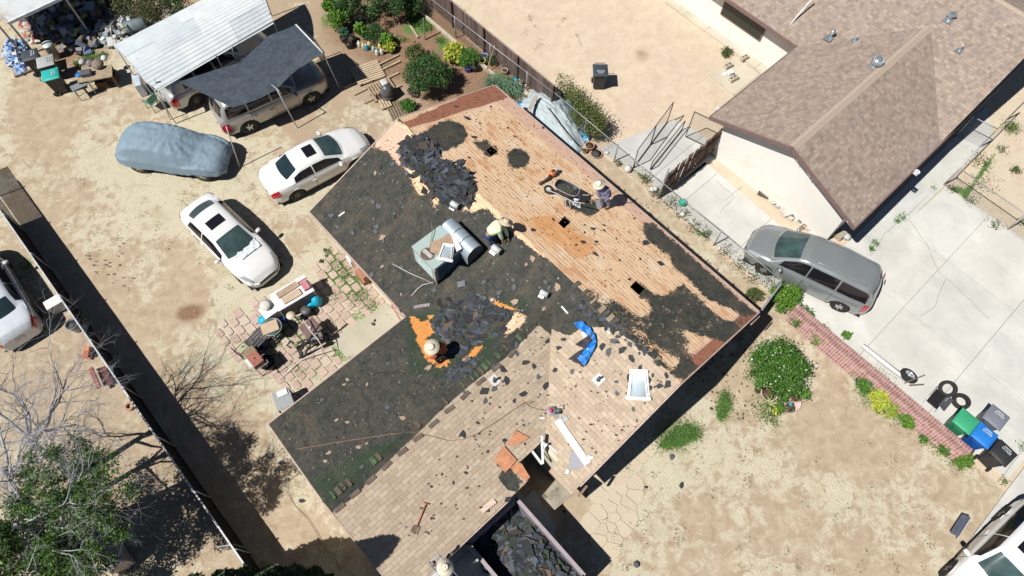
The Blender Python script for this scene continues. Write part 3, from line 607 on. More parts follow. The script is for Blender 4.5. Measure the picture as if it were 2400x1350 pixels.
# ------------------------------------------------------------------ neighbour's house
def tan2(): 
    t = NT('brown_shingles'); rc = t.attr('rc').outputs['Vector']; o = t.obj(); nA = t.noise(o, .9, 5, .6); nC = t.noise(o, 40, 3)
    b2 = t.n('TexBrick'); t.L(rc, b2.inputs[0]); b2.inputs['Scale'].default_value = 1; b2.inputs['Brick Width'].default_value = .27; b2.inputs['Row Height'].default_value = .14; b2.inputs['Mortar Size'].default_value = .008; b2.inputs['Mortar Smooth'].default_value = .4; b2.inputs['Bias'].default_value = -.1
    b2.inputs['Color1'].default_value = (.26, .205, .165, 1); b2.inputs['Color2'].default_value = (.41, .33, .26, 1); b2.inputs['Mortar'].default_value = (.17, .135, .12, 1)
    b3 = t.n('TexBrick'); t.L(rc, b3.inputs[0]); b3.inputs['Scale'].default_value = 1; b3.inputs['Brick Width'].default_value = .135; b3.inputs['Row Height'].default_value = .14; b3.inputs['Mortar Size'].default_value = 0; b3.inputs['Color1'].default_value = (.22, .175, .15, 1); b3.inputs['Color2'].default_value = (.46, .365, .30, 1)
    col = t.mix(.45, b2.outputs[0], b3.outputs[0]); col = t.mix(t.step(nA, .45, .65), col, t.mix(.25, col, (.30, .25, .25))); col = t.mix(.3, col, t.ramp(nC, [(.3, .4), (.7, .9)]), 'OVERLAY')
    t.bump(t.math('SUBTRACT', nC, b2.outputs[1]), .4, .01); return t.out(col, .92, spec=.15)
BSH = tan2(); BFAS = M((.22, .145, .13), .75, var=.12)
nh = thing('neighbour_house', 'cream stucco house with brown shingle gable roofs beside the driveway', 'house')
PN = .39
def hN1(u, w): return 2.5+PN*(3.55-abs(u+4.62))
def hN2(u, w): return 2.5+PN*(min(w-24.7, 36.3-w))
nm_ = None
roof_slope('roof', [(-8.17, 18.85), (-4.62, 18.85), (-4.62, 28.25), (-8.17, 24.7)], lambda u, w: 2.5+PN*(u+8.17), lambda u, w: (w, u*1.07, 0), None, BSH, nh, edge=BFAS, thick=.14, step=.5)
roof_slope('roof', [(-4.62, 18.85), (-1.07, 18.85), (-1.07, 24.7), (-4.62, 28.25)], lambda u, w: 2.5+PN*(-1.07-u), lambda u, w: (w, u*1.07, 0), None, BSH, nh, edge=BFAS, thick=.14, step=.5)
roof_slope('roof', [(-24, 24.7), (-8.17, 24.7), (-4.62, 28.25), (-1.07, 24.7), (-1.07, 30.5), (-24, 30.5)], lambda u, w: 2.5+PN*(w-24.7), lambda u, w: (u, w*1.07, 0), None, BSH, nh, edge=BFAS, thick=.14, step=.5)
roof_slope('roof', [(-24, 30.5), (-1.07, 30.5), (-1.07, 36.3), (-24, 36.3)], lambda u, w: 2.5+PN*(36.3-w), lambda u, w: (u, w*1.07, 0), None, BSH, nh, edge=BFAS, thick=.14, step=.5)
CAPM = M((.44, .355, .285), .9, var=.12, sc=18)
mb = MB()
for i in range(47):
    z = 2.5+PN*3.55; w0 = 18.87+i*.2; p = G(-4.62, w0+.1)
    for s_ in (-1, 1): c = G(-4.62+s_*.085, w0+.1); mb.box((c.x, c.y, z-.02), (.18, .21, .02), R3(0, 0, UROT) @ R3(.012, s_*.37, 0))
mb.build('ridge_cap', CAPM, nh)
mb = MB()
for i in range(112):
    z = 2.5+PN*5.8; u0 = -23.9+i*.2
    for s_ in (-1, 1): c = G(u0+.1, 30.5+s_*.085); mb.box((c.x, c.y, z-.02), (.21, .18, .02), R3(0, 0, UROT) @ R3(-s_*.37, .012, 0))
mb.build('ridge_cap', CAPM, nh)
mb = MB()
for a, b, z1, z2 in (((-8.2, 18.82), (-4.62, 18.82), 2.40, 3.78), ((-4.62, 18.82), (-1.04, 18.82), 3.78, 2.40), ((-8.2, 18.82), (-8.2, 24.7), 2.42, 2.42), ((-8.2, 24.67), (-24, 24.67), 2.42, 2.42), ((-1.04, 18.82), (-1.04, 30.5), 2.4, 2.4), ((-1.04, 30.5), (-1.04, 36.3), 2.4, 2.4)):
    mb.bar(G(*a, z1), G(*b, z2), .05, .17)
mb.build('fascia', BFAS, nh)
mb = MB(); wall_ring(mb, [(-7.7, 19.35), (-1.6, 19.35), (-1.6, 36), (-23.5, 36), (-23.5, 25.3), (-7.7, 25.3)], lambda u, w: (hN1(u, w) if w < 24.7 else max(hN2(u, w), hN1(u, w) if u > -8.17 else 0))); mb.build('wall', STUC2, nh)
GLS = M((.03, .035, .03), .12, var=.1)
# window and dark screened opening under the eave at the back
for (u, w, L) in ((-11.3, 25.27, 2.4),):
    fr = MB().box(G(u, w, 1.6), (L, .08, 1.1), UROT).build('window', BFAS, nh); MB().box(G(u, w-.03, 1.6), (L-.12, .05, .98), UROT).build('pane', GLS, fr)
mb = MB(); mb.tube([P(1845, 66, 2.55)+Vector((0, 0, .05)), P(1905, -3, 3.6)+Vector((0, 0, .05))], .035); mb.build('conduit', WHT, nh)
GALV = M((.52, .58, .62), .35, .7, var=.12, sc=9); WGAL = M((.62, .70, .74), .5, .25, var=.12, sc=9)
def nRP(x, y):
    h = 3.2
    for _ in range(10):
        u, w = UW(P(x, y, h)); h2 = max(hN1(u, w) if w < 28.3 else 0, hN2(u, w) if w > 24.7 else 0); h = .5*h+.5*h2
    return P(x, y, h)
def nv(name, x, y, f):
    mb = MB(); f(mb); o = mb.build(name, GALV, nh, nRP(x, y)); return o
def turbine(mb):
    mb.box((-.06, -.1, .02), (.42, .42, .02), R3(.2, -.15, UROT)); mb.lathe([(.16, -.02), (.16, .12)], 20)
    mb.lathe([(.15, .1), (.21, .14), (.245, .22), (.22, .32), (.15, .38), (.03, .405), (.0, .405)], 24)
    for i in range(24):
        a = i*math.pi/12; pts = [(.245*math.cos(a+k*.12)*s_, .245*math.sin(a+k*.12)*s_, z) for k, (s_, z) in enumerate(((.75, .12), (.97, .17), (1.03, .22), (.95, .31), (.66, .385)))]; mb.tube(pts, .011, 4)
nv('turbine_vent', 2051, 153, turbine)
nv('vent_pipe', 1945, 88, lambda mb: (mb.box((-.08, -.05, .02), (.36, .34, .02), R3(.1, -.2, UROT)), mb.lathe([(.06, 0), (.06, .26), (.11, .26), (.115, .36), (.02, .42), (0, .42)], 18)))
nv('vent_hood', 2222, 47, lambda mb: (mb.box((0, 0, .02), (.36, .34, .02), R3(.2, -.2, UROT)), mb.lathe([(.09, 0), (.09, .18)], 16), mb.box((.06, .05, .26), (.36, .26, .12), R3(0, 0, .2), taper=.7)))
for x, y in ((2003, 95), (2248, 118)):
    nv('plumbing_pipe', x, y, lambda mb: (mb.box((-.03, -.03, .02), (.26, .24, .015), R3(.15, -.15, UROT)), mb.lathe([(.07, .0), (.03, .09), (.03, .30), (.022, .30), (.022, .12)], 12)))
mb = MB(); c = P(2148, 404, 2.42); mb.box(c+Vector((.02, .02, -.0)), (.22, .04, .08), UROT); 
for s_ in (-1, 1): q = c+Vector((math.cos(UROT+s_*math.pi/2)*.09, math.sin(UROT+s_*math.pi/2)*.09, 0)); mb.box(q, (.22, .04, .1), UROT); q = c+Vector((math.cos(UROT)*s_*.09, math.sin(UROT)*s_*.09, 0)); mb.box(q, (.04, .22, .1), UROT)
mb.build('gutter_outlet', WHT, nh)
mb = MB(); mb.box(P(1683, 256, 2.45), (.16, .12, .1), UROT); mb.build('eave_bracket', WHT, nh)
for k in range(40):      # string of lights under the rake
    s_ = k/39; x = 1868+(1990-1868)*s_+random.uniform(-3, 3); y = 372+(520-372)*s_+random.uniform(-3, 3); p = P(x, y, 3.45-.95*s_); MB().box(p, (.035, .035, .035), R3(*[random.uniform(0, 3) for _ in range(3)])).build('bulb', WHT, nh)
# ================================================================== VEHICLES
GLASS = M((.018, .035, .04), .06, var=.15, sc=2, coat=.6); DARKG = M((.012, .012, .016), .1, var=.1, sc=2, coat=.4); WSG = M((.05, .085, .085), .08, var=.5, sc=1.6, coat=.7)
TYRE = M((.022, .022, .022), .85, var=.2); RIM = M((.55, .56, .57), .3, .8, var=.08); RIMB = M((.10, .095, .085), .5, .5, var=.15); LAMP = M((.45, .48, .5), .12, .2, var=.3, sc=14, coat=1.); AMB = M((.6, .28, .12), .2, coat=.8); REDL = M((.55, .015, .03), .15, var=.25, sc=12, coat=.8)
BLKP = M((.02, .02, .022), .6); SEAM = M((.05, .05, .055), .7)
def ipl(x, pts): return float(np.interp(x, [p[0] for p in pts], [p[1] for p in pts]))
def smc(x, pts, r=.12): return (ipl(x-r, pts)+2*ipl(x, pts)+ipl(x+r, pts))/4
def car(name, label, cat, loc, rz, sp, paint, rim=RIM, sideglass=None, wglass=None, bglass=None):
    L, Wd, H = sp['L'], sp['W'], sp['H']; hw = Wd/2; root = thing(name, label, cat, loc, rz)
    bt = sp['top']; wx = sp['wheels']; rw = sp.get('rw', .33); gc = sp.get('clear', .2)
    pl = sp.get('plan', [(-L/2, .66), (-L/2+.08, .80), (-L/2+.3, .93), (-L/2+.9, .985), (0, 1), (L/2-1., .985), (L/2-.45, .91), (L/2-.15, .74), (L/2-.03, .52), (L/2, .40)])
    def width(x): return hw*smc(x, pl, .05)
    def bodypts(x):
        w_ = width(x); t = smc(x, bt, .08); b = gc+.0; q = min(t-.12, .72*t+.06)
        ends = min(1, (L/2-abs(x))/.15); b = gc+.06*(1-ends)
        arch = 0
        for c in wx:
            d = abs(x-c); Ra = rw+.055
            if d < Ra: arch = max(arch, math.sqrt(Ra*Ra-d*d)+rw-.03)
        pts = [(0, t+.035), (.35*w_, t+.03), (.62*w_, t+.012), (.80*w_, t-.012), (.91*w_, t-.05), (.965*w_, t-.11), (.995*w_, q-.08), (w_, .55), (.99*w_, .40), (.955*w_, b+.04), (.9*w_, b)]
        o = []
        for i, (y, z) in enumerate(pts):
            if i >= 6: z = max(z, min(arch, t-.16))
            z = min(z, t+.035)
            o.append((y, z))
        return o
    def bp(x, j):
        s = -1 if j < 0 else 1; j = abs(j); p = bodypts(x); i = min(int(j), len(p)-2); f = j-i
        return Vector((x, s*(p[i][0]*(1-f)+p[i+1][0]*f), p[i][1]*(1-f)+p[i+1][1]*f))
    xs = np.unique(np.round(np.concatenate([np.linspace(-L/2, -L/2+.3, 8), np.linspace(-L/2, L/2, 84), np.linspace(L/2-.3, L/2, 8)]), 4)); mb = MB(); vs = []; n = 11
    for x in xs:
        p = bodypts(x); row = [(x, -y, z) for y, z in p[::-1]]+[(x, y, z) for y, z in p[1:]]; vs += row
    k = 2*n-1; fs = [(i*k+j, (i+1)*k+j, (i+1)*k+j+1, i*k+j+1) for i in range(len(xs)-1) for j in range(k-1)]
    mb.add(vs, fs, 0, True); mb.add([vs[i] for i in range(k)], [tuple(range(k))[::-1]]); mb.add([vs[(len(xs)-1)*k+i] for i in range(k)], [tuple(range(k))])
    # under body and wheel wells
    mb.box((0, 0, gc+.22), (L-.3, Wd-.62, .4), mi=1); mb.box((0, 0, gc+.06), (L-.25, Wd-.3, .04), mi=1) if False else None
    for a, b in ((-L/2+.12, wx[0]-rw-.06), (wx[0]+rw+.06, wx[1]-rw-.06), (wx[1]+rw+.06, L/2-.15)): mb.box(((a+b)/2, 0, gc+.02), (b-a, Wd-.24, .03), mi=1)
    body = mb.build('body', [paint, BLKP], root)
    # greenhouse
    gp = sp['gh']     # (x, z, halfwidth factor) rear base .. roof rear .. roof front .. cowl
    xr, xf = gp[0][0], gp[-1][0]; xm = (xr+xf)/2; gz = [(a, b) for a, b, c in gp]; gw = [(a, c*hw) for a, b, c in gp]; bf, br = sp.get('bow', (.16, .12))
    def gt(x, t):
        z = smc(x, gz, .06); wd = smc(x, gw, .06); s = (x-xm)/(xf-xm); bow = -bf*t*t*max(0, s)**2+br*t*t*max(0, -s)**2
        zb = smc(x, bt, .08)-.03
        return Vector((x+bow, t*wd, max(z, zb)+.05*(1-t*t)-(.035*max(0, abs(t)-.8)/.2)))
    def gs(x, v, s):
        e = gt(x, s); zb = smc(x, bt, .08)-.05; q = Vector((e.x*(1-v)+x*v, s*(abs(e.y)*(1-v)+min(width(x)*.955, max(abs(e.y), width(x)*.94))*v), e.z*(1-v)+zb*v)); q.y += s*.02*math.sin(v*math.pi); return q
    mb = MB(); Xs = np.linspace(xr, xf, 56); T = [-1, -.93, -.8, -.5, -.2, .2, .5, .8, .93, 1]; vs = []
    for x in Xs:
        row = [gs(x, v, -1) for v in (1, .66, .33, 0)]+[gt(x, t) for t in T[1:-1]]+[gs(x, v, 1) for v in (0, .33, .66, 1)]; vs += row
    k = 16; mb.add(vs, [(i*k+j, (i+1)*k+j, (i+1)*k+j+1, i*k+j+1) for i in range(len(Xs)-1) for j in range(k-1)], 0, True)
    mb.build('cabin', paint, root)
    def patch(nm, f, nu, nv, m, par=root):
        mb = MB(); mb.grid(f, nu, nv); return mb.build(nm, m, par)
    OFF = Vector((0, 0, .012))
    ws0, ws1 = sp['wind']; rs0, rs1 = sp['back']
    def tf(x, t, o=.012):
        a = gt(x, t); e = gt(x+.02, t)-a; g2 = gt(x, t+.02)-a; n_ = e.cross(g2); n_ = n_.normalized() if n_.length else Vector((0, 0, 1)); n_ = n_ if n_.z > 0 else -n_; return a+n_*o
    patch('windscreen', lambda a, b: tf(ws0+(ws1-ws0)*a, -.87+1.74*b), 10, 12, wglass or WSG)
    patch('rear_window', lambda a, b: tf(rs0+(rs1-rs0)*a, -.82+1.64*b), 8, 12, bglass or GLASS)
    sg = sideglass or DARKG
    for s in (-1, 1):
        for a0, a1 in sp['sidewin']:
            def sf(a, b, s=s, a0=a0, a1=a1):
                x = a0+(a1-a0)*a; tp = .10+.0*a; q = gs(x, tp+(.86-tp)*b, s); q.y += s*.014; q.z += .004; return q
            patch('side_window', sf, 12, 5, sg)
        # lights
        h0, h1, j0, j1 = sp.get('head', (L/2-.62, L/2-.14, 2.9, 4.6)); f = lambda a, b, s=s: (lambda q: q+Vector((.008, s*.012, .012)))(bp(h0+(h1-h0)*a-.0+.12*(b-.5)*0, s*(j0+(j1-j0)*b*(1-.35*a)))); patch('headlight', f, 8, 5, sp.get('headm', LAMP))
        h2, h3, k0, k1 = sp.get('tail', (-L/2+.02, -L/2+.36, 3.9, 6.2)); f = lambda a, b, s=s: (lambda q: q+Vector((-.008, s*.012, .01)))(bp(h2+(h3-h2)*a, s*(k0+(k1-k0)*b))); patch('tail_light', f, 6, 5, REDL)
        mx = sp['mirror']; q = bp(mx, s*5.2); mb = MB(); mb.lathe([(.0, -.11), (.07, -.09), (.085, 0), (.07, .09), (0, .11)], 10, (mx, q.y+s*.12, q.z+.10), R3(math.pi/2, 0, .15*s)); mb.bar((mx, q.y-s*.02, q.z+.03), (mx, q.y+s*.1, q.z+.08), .05, .04); mb.build('mirror', sp.get('mirm', paint), root)
        for hx in sp.get('handles', ()): q = bp(hx, s*5.9); MB().box((hx, q.y+s*.02, q.z), (.19, .03, .035)).build('door_handle', sp.get('hm', paint), root, bevel=.008)
        mb = MB()
        for dx in sp.get('doors', ()):
            for j in range(8):
                a, b = bp(dx, s*(4.6+j*.55)), bp(dx, s*(4.6+(j+1)*.55))
                for v in (a, b): v.y += s*.005
                mb.add([a-Vector((.008, 0, 0)), a+Vector((.008, 0, 0)), b+Vector((.008, 0, 0)), b-Vector((.008, 0, 0))], [(0, 1, 2, 3)])
        for a0 in np.linspace(L/2-1.25, L/2-.5, 12):
            pass
        mb.build('door_gap', SEAM, root)
        for c in wx:
            wt = MB(); yo = hw-.13; yy = s*yo; r = R3(math.pi/2, 0, 0); wt.lathe([(rw*.62, -.1), (rw*.93, -.105), (rw, -.07), (rw, .07), (rw*.93, .105), (rw*.62, .1)], 28, (c, yy, rw), r)
            tw = wt.build('wheel', TYRE, root); rm = MB(); yf = yy+s*.085; rm.lathe([(rw*.63, -.012), (rw*.66, .0), (rw*.63, .012)], 28, (c, yf, rw), r); rm.lathe([(rw*.6, -.01), (rw*.6, .01)], 28, (c, yf-s*.05, rw), r, mi=1)
            ns = sp.get('spokes', 6)
            for i in range(ns):
                a = 2*math.pi*i/ns+.3; rm.bar((c+.03*math.cos(a), yf, rw+.03*math.sin(a)), (c+rw*.61*math.cos(a), yf-s*.004, rw+rw*.61*math.sin(a)), .035, .085)
            rm.lathe([(.055, -.02), (.055, .02)], 14, (c, yf, rw), r); rm.build('rim', [rim, BLKP], tw)
    # bumpers line, grille, plate
    mb = MB(); mb.box((L/2-.02, 0, .48), (.06, Wd*.42, .10)); mb.build('grille', BLKP, root)
    q = bp(-L/2+.02, 0); MB().box((-L/2-.012, 0, .62), (.02, .32, .16)).build('number_plate', M((.55, .58, .62), .5), root)
    if sp.get('sunroof'):
        x0, x1, ty = sp['sunroof']; patch('sunroof', lambda a, b: tf(x0+(x1-x0)*a, -ty+2*ty*b, .01), 6, 8, DARKG)
    if sp.get('rails'):
        for s in (-1, 1):
            x0, x1 = sp['rails']; mb = MB(); mb.tube([gt(x0+(x1-x0)*i/10, s*.80)+Vector((0, 0, .01 if i in (0, 10) else .06)) for i in range(11)], .017, 6); mb.build('roof_rail', sp.get('railm', RIM), root)
    if sp.get('bed'): pass
    return root, bp, gt
def mid(a, b, h=.6):
    p, q = P(*a, h), P(*b, h); return ((p.x+q.x)/2, (p.y+q.y)/2, 0)
WHITE = M((.80, .80, .79), .22, var=.015, sc=1, coat=.7); SILV = M((.40, .43, .44), .28, .45, var=.06, sc=1.2, coat=.6); CHAMP = M((.44, .435, .41), .3, .4, var=.06, coat=.5); SILW = M((.52, .53, .55), .3, .35, var=.04, coat=.5); DSILV = M((.30, .325, .33), .28, .35, var=.06, sc=1.2, coat=.6)
SED = dict(L=4.78, W=1.80, H=1.42, top=[(-2.39, .70), (-2.32, .95), (-2.1, 1.03), (-1.5, 1.05), (.9, 1.0), (1.2, .98), (1.9, .84), (2.2, .72), (2.39, .52)], wheels=(-1.42, 1.38), gh=[(-1.72, 1.03, .60), (-1.55, 1.08, .70), (-.95, 1.36, .66), (-.3, 1.41, .66), (.25, 1.38, .66), (1.2, .985, .80)], wind=(.33, 1.12), back=(-1.58, -1.0), sidewin=[(-1.28, -.42), (-.36, .86)], mirror=.75, sunroof=(-.62, -.12, .52), doors=(-.40, .85), handles=(-.55, -1.2))
a, b = (632, 436), (846, 324)
car('white_sedan', 'white four door car with dark sunroof parked facing the house corner', 'car', mid(a, b), ang(a, b), dict(SED, sunroof=(-.35, .1, .5), doors=(-.45, .95), handles=(-.5, -1.35)), WHITE, RIMB, wglass=WSG)
acc, bpA, gtA = car('white_sedan', 'dusty white sedan with crumpled white sheet at the foot of its windscreen', 'car', mid((458, 482), (626, 646)), ang((458, 482), (626, 646)), dict(SED, L=4.75, spokes=5, gh=[(-1.95, 1.03, .62), (-1.8, 1.07, .70), (-1.25, 1.34, .68), (-.5, 1.40, .68), (.15, 1.37, .67), (1.15, .985, .80)], wind=(.22, 1.08), back=(-1.85, -1.33), sidewin=[(-1.45, -.55), (-.48, .78)], sunroof=(-.72, -.25, .55), mirror=.7), WHITE)
o = MB(); 
def crump(a, b):
    q = bpA(.75+.62*a, (-.9+3.4*b)*1.0 if True else 0); n = mn.noise(Vector((a*5, b*6, 3))); return q+Vector((0, 0, .05+.05*n))
o.grid(crump, 16, 24); ob = o.build('crumpled_sheet', M((.70, .76, .78), .8, bump=.5), None, acc.location, acc.rotation_euler.z); tag(ob, 'crumpled white plastic sheet lying on the bonnet of the sedan', 'plastic sheet')
car('white_sedan', 'white sedan beyond the tall fence at the left edge showing its boot', 'car', mid((60, 812), (-80, 577)), ang((60, 812), (-80, 577)), dict(SED, top=[(-2.39, .74), (-2.32, .98), (-2.1, 1.08), (-1.5, 1.08), (.9, 1.0), (1.2, .98), (1.9, .84), (2.2, .72), (2.39, .52)], sunroof=None), M((.62, .66, .72), .22, var=.02, coat=.7))
VAN = dict(L=5.15, W=1.95, H=1.75, clear=.18, rw=.36, top=[(-2.57, .80), (-2.5, 1.05), (-2.2, 1.12), (1.4, 1.10), (1.75, 1.06), (2.2, .92), (2.45, .74), (2.57, .5)], wheels=(-1.6, 1.55), gh=[(-2.5, 1.1, .74), (-2.38, 1.5, .72), (-2.15, 1.74, .70), (-.8, 1.80, .72), (.35, 1.76, .70), (.65, 1.68, .70), (1.72, 1.09, .84)], wind=(.68, 1.62), back=(-2.46, -2.27), sidewin=[(-2.25, -1.1), (-1.03, .08), (.14, 1.2)], mirror=1.05, rails=(-1.95, .15), doors=(-1.05, .12, 1.15), handles=(-.1, .25), spokes=6, bow=(.22, .12), head=(1.98, 2.42, 3.2, 5.2), tail=(-2.52, -2.25, 4.4, 6.8), railm=M((.35, .38, .4), .4, .4))
a, b = (2030, 688), (1774, 566)
van, bpV, gtV = car('grey_minivan', 'grey minivan with roof rails parked on the concrete driveway', 'minivan', mid(a, b), ang(a, b), VAN, DSILV, RIM)
mb = MB(); q = bpV(-2.2, 0); mb.lathe([(.14, 0), (.14, .01)], 20, (-2.37, -.35, 1.62), R3(0, -1.0, 0) @ Matrix.Diagonal((.6, 1, 1))); mb.build('rear_sticker', M((.35, .06, .13), .5), van)
SUV = dict(L=5.18, W=1.98, H=1.88, clear=.27, rw=.39, top=[(-2.59, .78), (-2.52, 1.08), (-2.3, 1.18), (1.0, 1.18), (1.4, 1.16), (2.2, 1.05), (2.48, .86), (2.59, .6)], wheels=(-1.5, 1.5), gh=[(-2.5, 1.15, .74), (-2.35, 1.62, .72), (-2.1, 1.84, .71), (-.6, 1.88, .72), (.3, 1.84, .71), (1.18, 1.17, .82)], wind=(.38, 1.1), back=(-2.48, -2.25), sidewin=[(-2.2, -1.28), (-1.2, -.2), (-.12, .85)], mirror=.9, rails=(-2.0, 0.1), doors=(-1.2, -.12, .95), handles=(-.3, -1.1), head=(2.05, 2.5, 3.6, 5.3), tail=(-2.56, -2.25, 5.2, 7.2), headm=AMB, spokes=5)
a, b = (524, 274), (742, 176)
car('champagne_suv', 'silver gold sport utility vehicle parked under the dark shade net', 'car', mid(a, b), ang(a, b), SUV, CHAMP, RIM, bglass=DARKG)
TRK = dict(SUV, L=5.5, W=1.95, rw=.36, sidewin=[(-1.9, -1.3), (-1.2, -.35), (-.25, .75)], rails=None, spokes=8, headm=LAMP)
TRK.update(top=[(-2.75, .75), (-2.68, 1.05), (-2.4, 1.12), (1.0, 1.12), (1.4, 1.10), (2.3, 1.0), (2.6, .8), (2.75, .6)], gh=[(-2.6, 1.1, .74), (-2.5, 1.5, .72), (-2.2, 1.72, .71), (-.6, 1.76, .72), (.3, 1.72, .71), (1.28, 1.1, .82)], wheels=(-1.7, 1.6), wind=(.4, 1.15), back=(-2.55, -2.4), head=(2.2, 2.66, 3.6, 5.3), tail=(-2.72, -2.42, 5.0, 7.2))
a, b = (392, 222), (612, 88)
car('silver_pickup', 'long silver vehicle parked in the shade of the corrugated carport', 'car', mid(a, b), ang(a, b), TRK, SILW, RIMB)
a, b = (2255, 1420), (2440, 1225)
HW = dict(SUV, L=4.9, W=1.92, clear=.2, top=[(-2.45, .8), (-2.38, 1.05), (-2.1, 1.12), (.9, 1.08), (1.3, 1.05), (2.0, .96), (2.3, .8), (2.45, .55)], gh=[(-2.3, 1.1, .72), (-2.1, 1.5, .70), (-1.7, 1.66, .68), (-.4, 1.70, .69), (.3, 1.66, .69), (1.15, 1.08, .82)], wheels=(-1.42, 1.45), rails=None, wind=(.38, 1.06), back=(-2.2, -1.85), sidewin=[(-1.85, -.25), (-.2, .85)], head=(1.95, 2.35, 3.2, 5.), tail=(-2.4, -2.1, 4.4, 6.6), sunroof=(-.9, -.1, .6), hm=WHITE)
car('white_suv', 'white hatchback parked on the street at the lower right corner', 'car', mid(a, b), ang(a, b)+math.pi, HW, WHITE, M((.12, .12, .13), .4, .5))
# ---- car under a grey blue cover
root = thing('covered_car', 'parked car wrapped in a grey blue fabric cover', 'car', mid((286, 340), (536, 372)), ang((286, 340), (536, 372)))
prof = [(-2.42, .45), (-2.36, .95), (-2.1, 1.18), (-1.6, 1.52), (-.9, 1.66), (.1, 1.62), (.55, 1.50), (1.25, 1.12), (2.0, .98), (2.3, .80), (2.42, .45)]
pw = [(-2.42, .55), (-2.3, .80), (-1.8, .95), (0, .98), (.9, .97), (1.8, .92), (2.25, .78), (2.42, .55)]
def cov(a, b):
    x = -2.42+4.84*a; t = smc(x, prof, .12); w_ = smc(x, pw, .1)
    s = -1 if b < .5 else 1; v = abs(b-.5)*2
    P4 = [(0, t+.03), (.35, t+.02), (.62, t-.03), (.76, t-.12), (.90, max(.9, t-.5) if t > 1.1 else t-.12), (1.0, min(.85, t-.2)), (1.03, .55), (1.04, .33)]
    k = v*7; i = min(int(k), 6); f = k-i; y = (P4[i][0]*(1-f)+P4[i+1][0]*f)*w_; z = P4[i][1]*(1-f)+P4[i+1][1]*f
    r = math.hypot(x-.15, (s*y-.1)*1.0); th = math.atan2(s*y-.1, x-.15)
    wr = .030*math.sin(th*13+4*mn.noise(Vector((x, y, 1))))*min(1, r)*math.exp(-abs(r-.6)*1.2)+.03*mn.noise(Vector((x*1.6, s*y*1.6, 2)))+.04*abs(mn.noise(Vector((x*3.5+y, s*y*5, z*3))))+.018*abs(mn.noise(Vector((x*9, s*y*4+x*3, z*8))))
    if v > .8: y += .03*mn.noise(Vector((x*4, s, 0)))*(v-.8)*5; z += (.10+.10*mn.noise(Vector((x*1.1, s*3, 4)))+.10*math.exp(-((abs(x)-1.4)/.4)**2))*(v-.8)*5
    return (x, s*y, z+wr)
MB().grid(cov, 150, 64).build('cover', M((.215, .30, .365), .75, var=.06, sc=3, bump=.1), root)
for s in (-1, 1):
    for c in (-1.42, 1.4):
        tw = MB().lathe([(.2, -.1), (.33, -.1), (.355, -.07), (.355, .07), (.33, .1), (.2, .1)], 26, (c, s*.82, .35), R3(math.pi/2, 0, 0)).build('wheel', TYRE, root); rm = MB(); rm.lathe([(.22, -.01), (.22, .01)], 24, (c, s*.90, .35), R3(math.pi/2, 0, 0), mi=1)
        for i in range(8): a_ = i*math.pi/4; rm.bar((c, s*.92, .35), (c+.22*math.cos(a_), s*.915, .35+.22*math.sin(a_)), .025, .03)
        rm.build('rim', [RIM, BLKP], tw)
MB().box((0, 0, .45), (4.3, 1.5, .4), taper=.95).build('underbody', BLKP, root, bevel=.1); MB().lathe([(.0, -.06), (.9, -.06), (1., .1), (.9, .42), (.0, .46)], 30, (1.42, 0, .30), Matrix.Diagonal((.98, .93, 1))).build('bumper', M((.05, .06, .09), .3, coat=.4), root)
# ================================================================== FENCES AND WALLS
def chainmat(alpha=.35, col=(.30, .31, .32), k=16):
    t = NT('chain_mesh%g' % alpha); uv = t.obj(); s = t.sep(uv); hx = t.math('ADD', t.math('MULTIPLY', s[0], UX), t.math('MULTIPLY', s[1], UY)); hy = t.math('ADD', t.math('MULTIPLY', s[0], -UY), t.math('MULTIPLY', s[1], UX)); h = t.math('ADD', hx, t.math('MULTIPLY', hy, 1.))
    a = t.math('ABSOLUTE', t.math('SINE', t.math('MULTIPLY', t.math('ADD', h, s[2]), k*math.pi))); b = t.math('ABSOLUTE', t.math('SINE', t.math('MULTIPLY', t.math('SUBTRACT', h, s[2]), k*math.pi)))
    m = t.math('LESS_THAN', t.math('MINIMUM', a, b), alpha); t.out(col, .5, .5); tr = t.n('BsdfTransparent'); mx = t.n('MixShader'); t.L(m, mx.inputs[0]); t.L(tr.outputs[0], mx.inputs[1]); t.L(t.b.outputs[0], mx.inputs[2]); t.L(mx.outputs[0], t.t.nodes['Material Output'].inputs[0]); return t.m
CHN = chainmat(.10, (.2, .2, .2), k=9); CHD = chainmat(.14, (.07, .06, .05), 9)
RAIL = M((.42, .43, .44), .5, .4, var=.2, sc=10); DKW = M((.115, .075, .06), .9, var=.4, sc=8, bump=.3); RUST = M((.10, .085, .08), .8, .2, var=.3, sc=14)
def chain(label, pts, h, posts, mat=CHN, rail=RAIL, name='chain_link_fence', cat='fence', top=True, bot=False):
    r = thing(name, label, cat, (0, 0, 0)); 
    for i in range(len(pts)-1):
        a, b = pts[i], pts[i+1]; MB().add([(a[0], a[1], .03), (b[0], b[1], .03), (b[0], b[1], h), (a[0], a[1], h)], [(0, 1, 2, 3)]).build('wire_mesh', mat, r)
        if top: MB().tube([(a[0], a[1], h), (b[0], b[1], h)], .022, 6).build('top_rail', rail, r)
        if bot: MB().tube([(a[0], a[1], .06), (b[0], b[1], .06)], .02, 6).build('bottom_rail', rail, r)
    for p in posts: MB().tube([(p[0], p[1], -.05), (p[0], p[1], h+.06)], .03, 8).build('post', rail, r)
    return r
g2 = lambda u, w: tuple(G(u, w)[:2])
chain('chain link fence running along the concrete driveway past the open gates', [g2(-14.2, 15.85), g2(-10.3, 15.82), g2(-7.7, 15.82), g2(-4.6, 15.85), g2(-1.65, 15.85)], 1.15, [g2(u, 15.84) for u in (-12.2, -10.3, -7.7, -4.6, -1.65)])
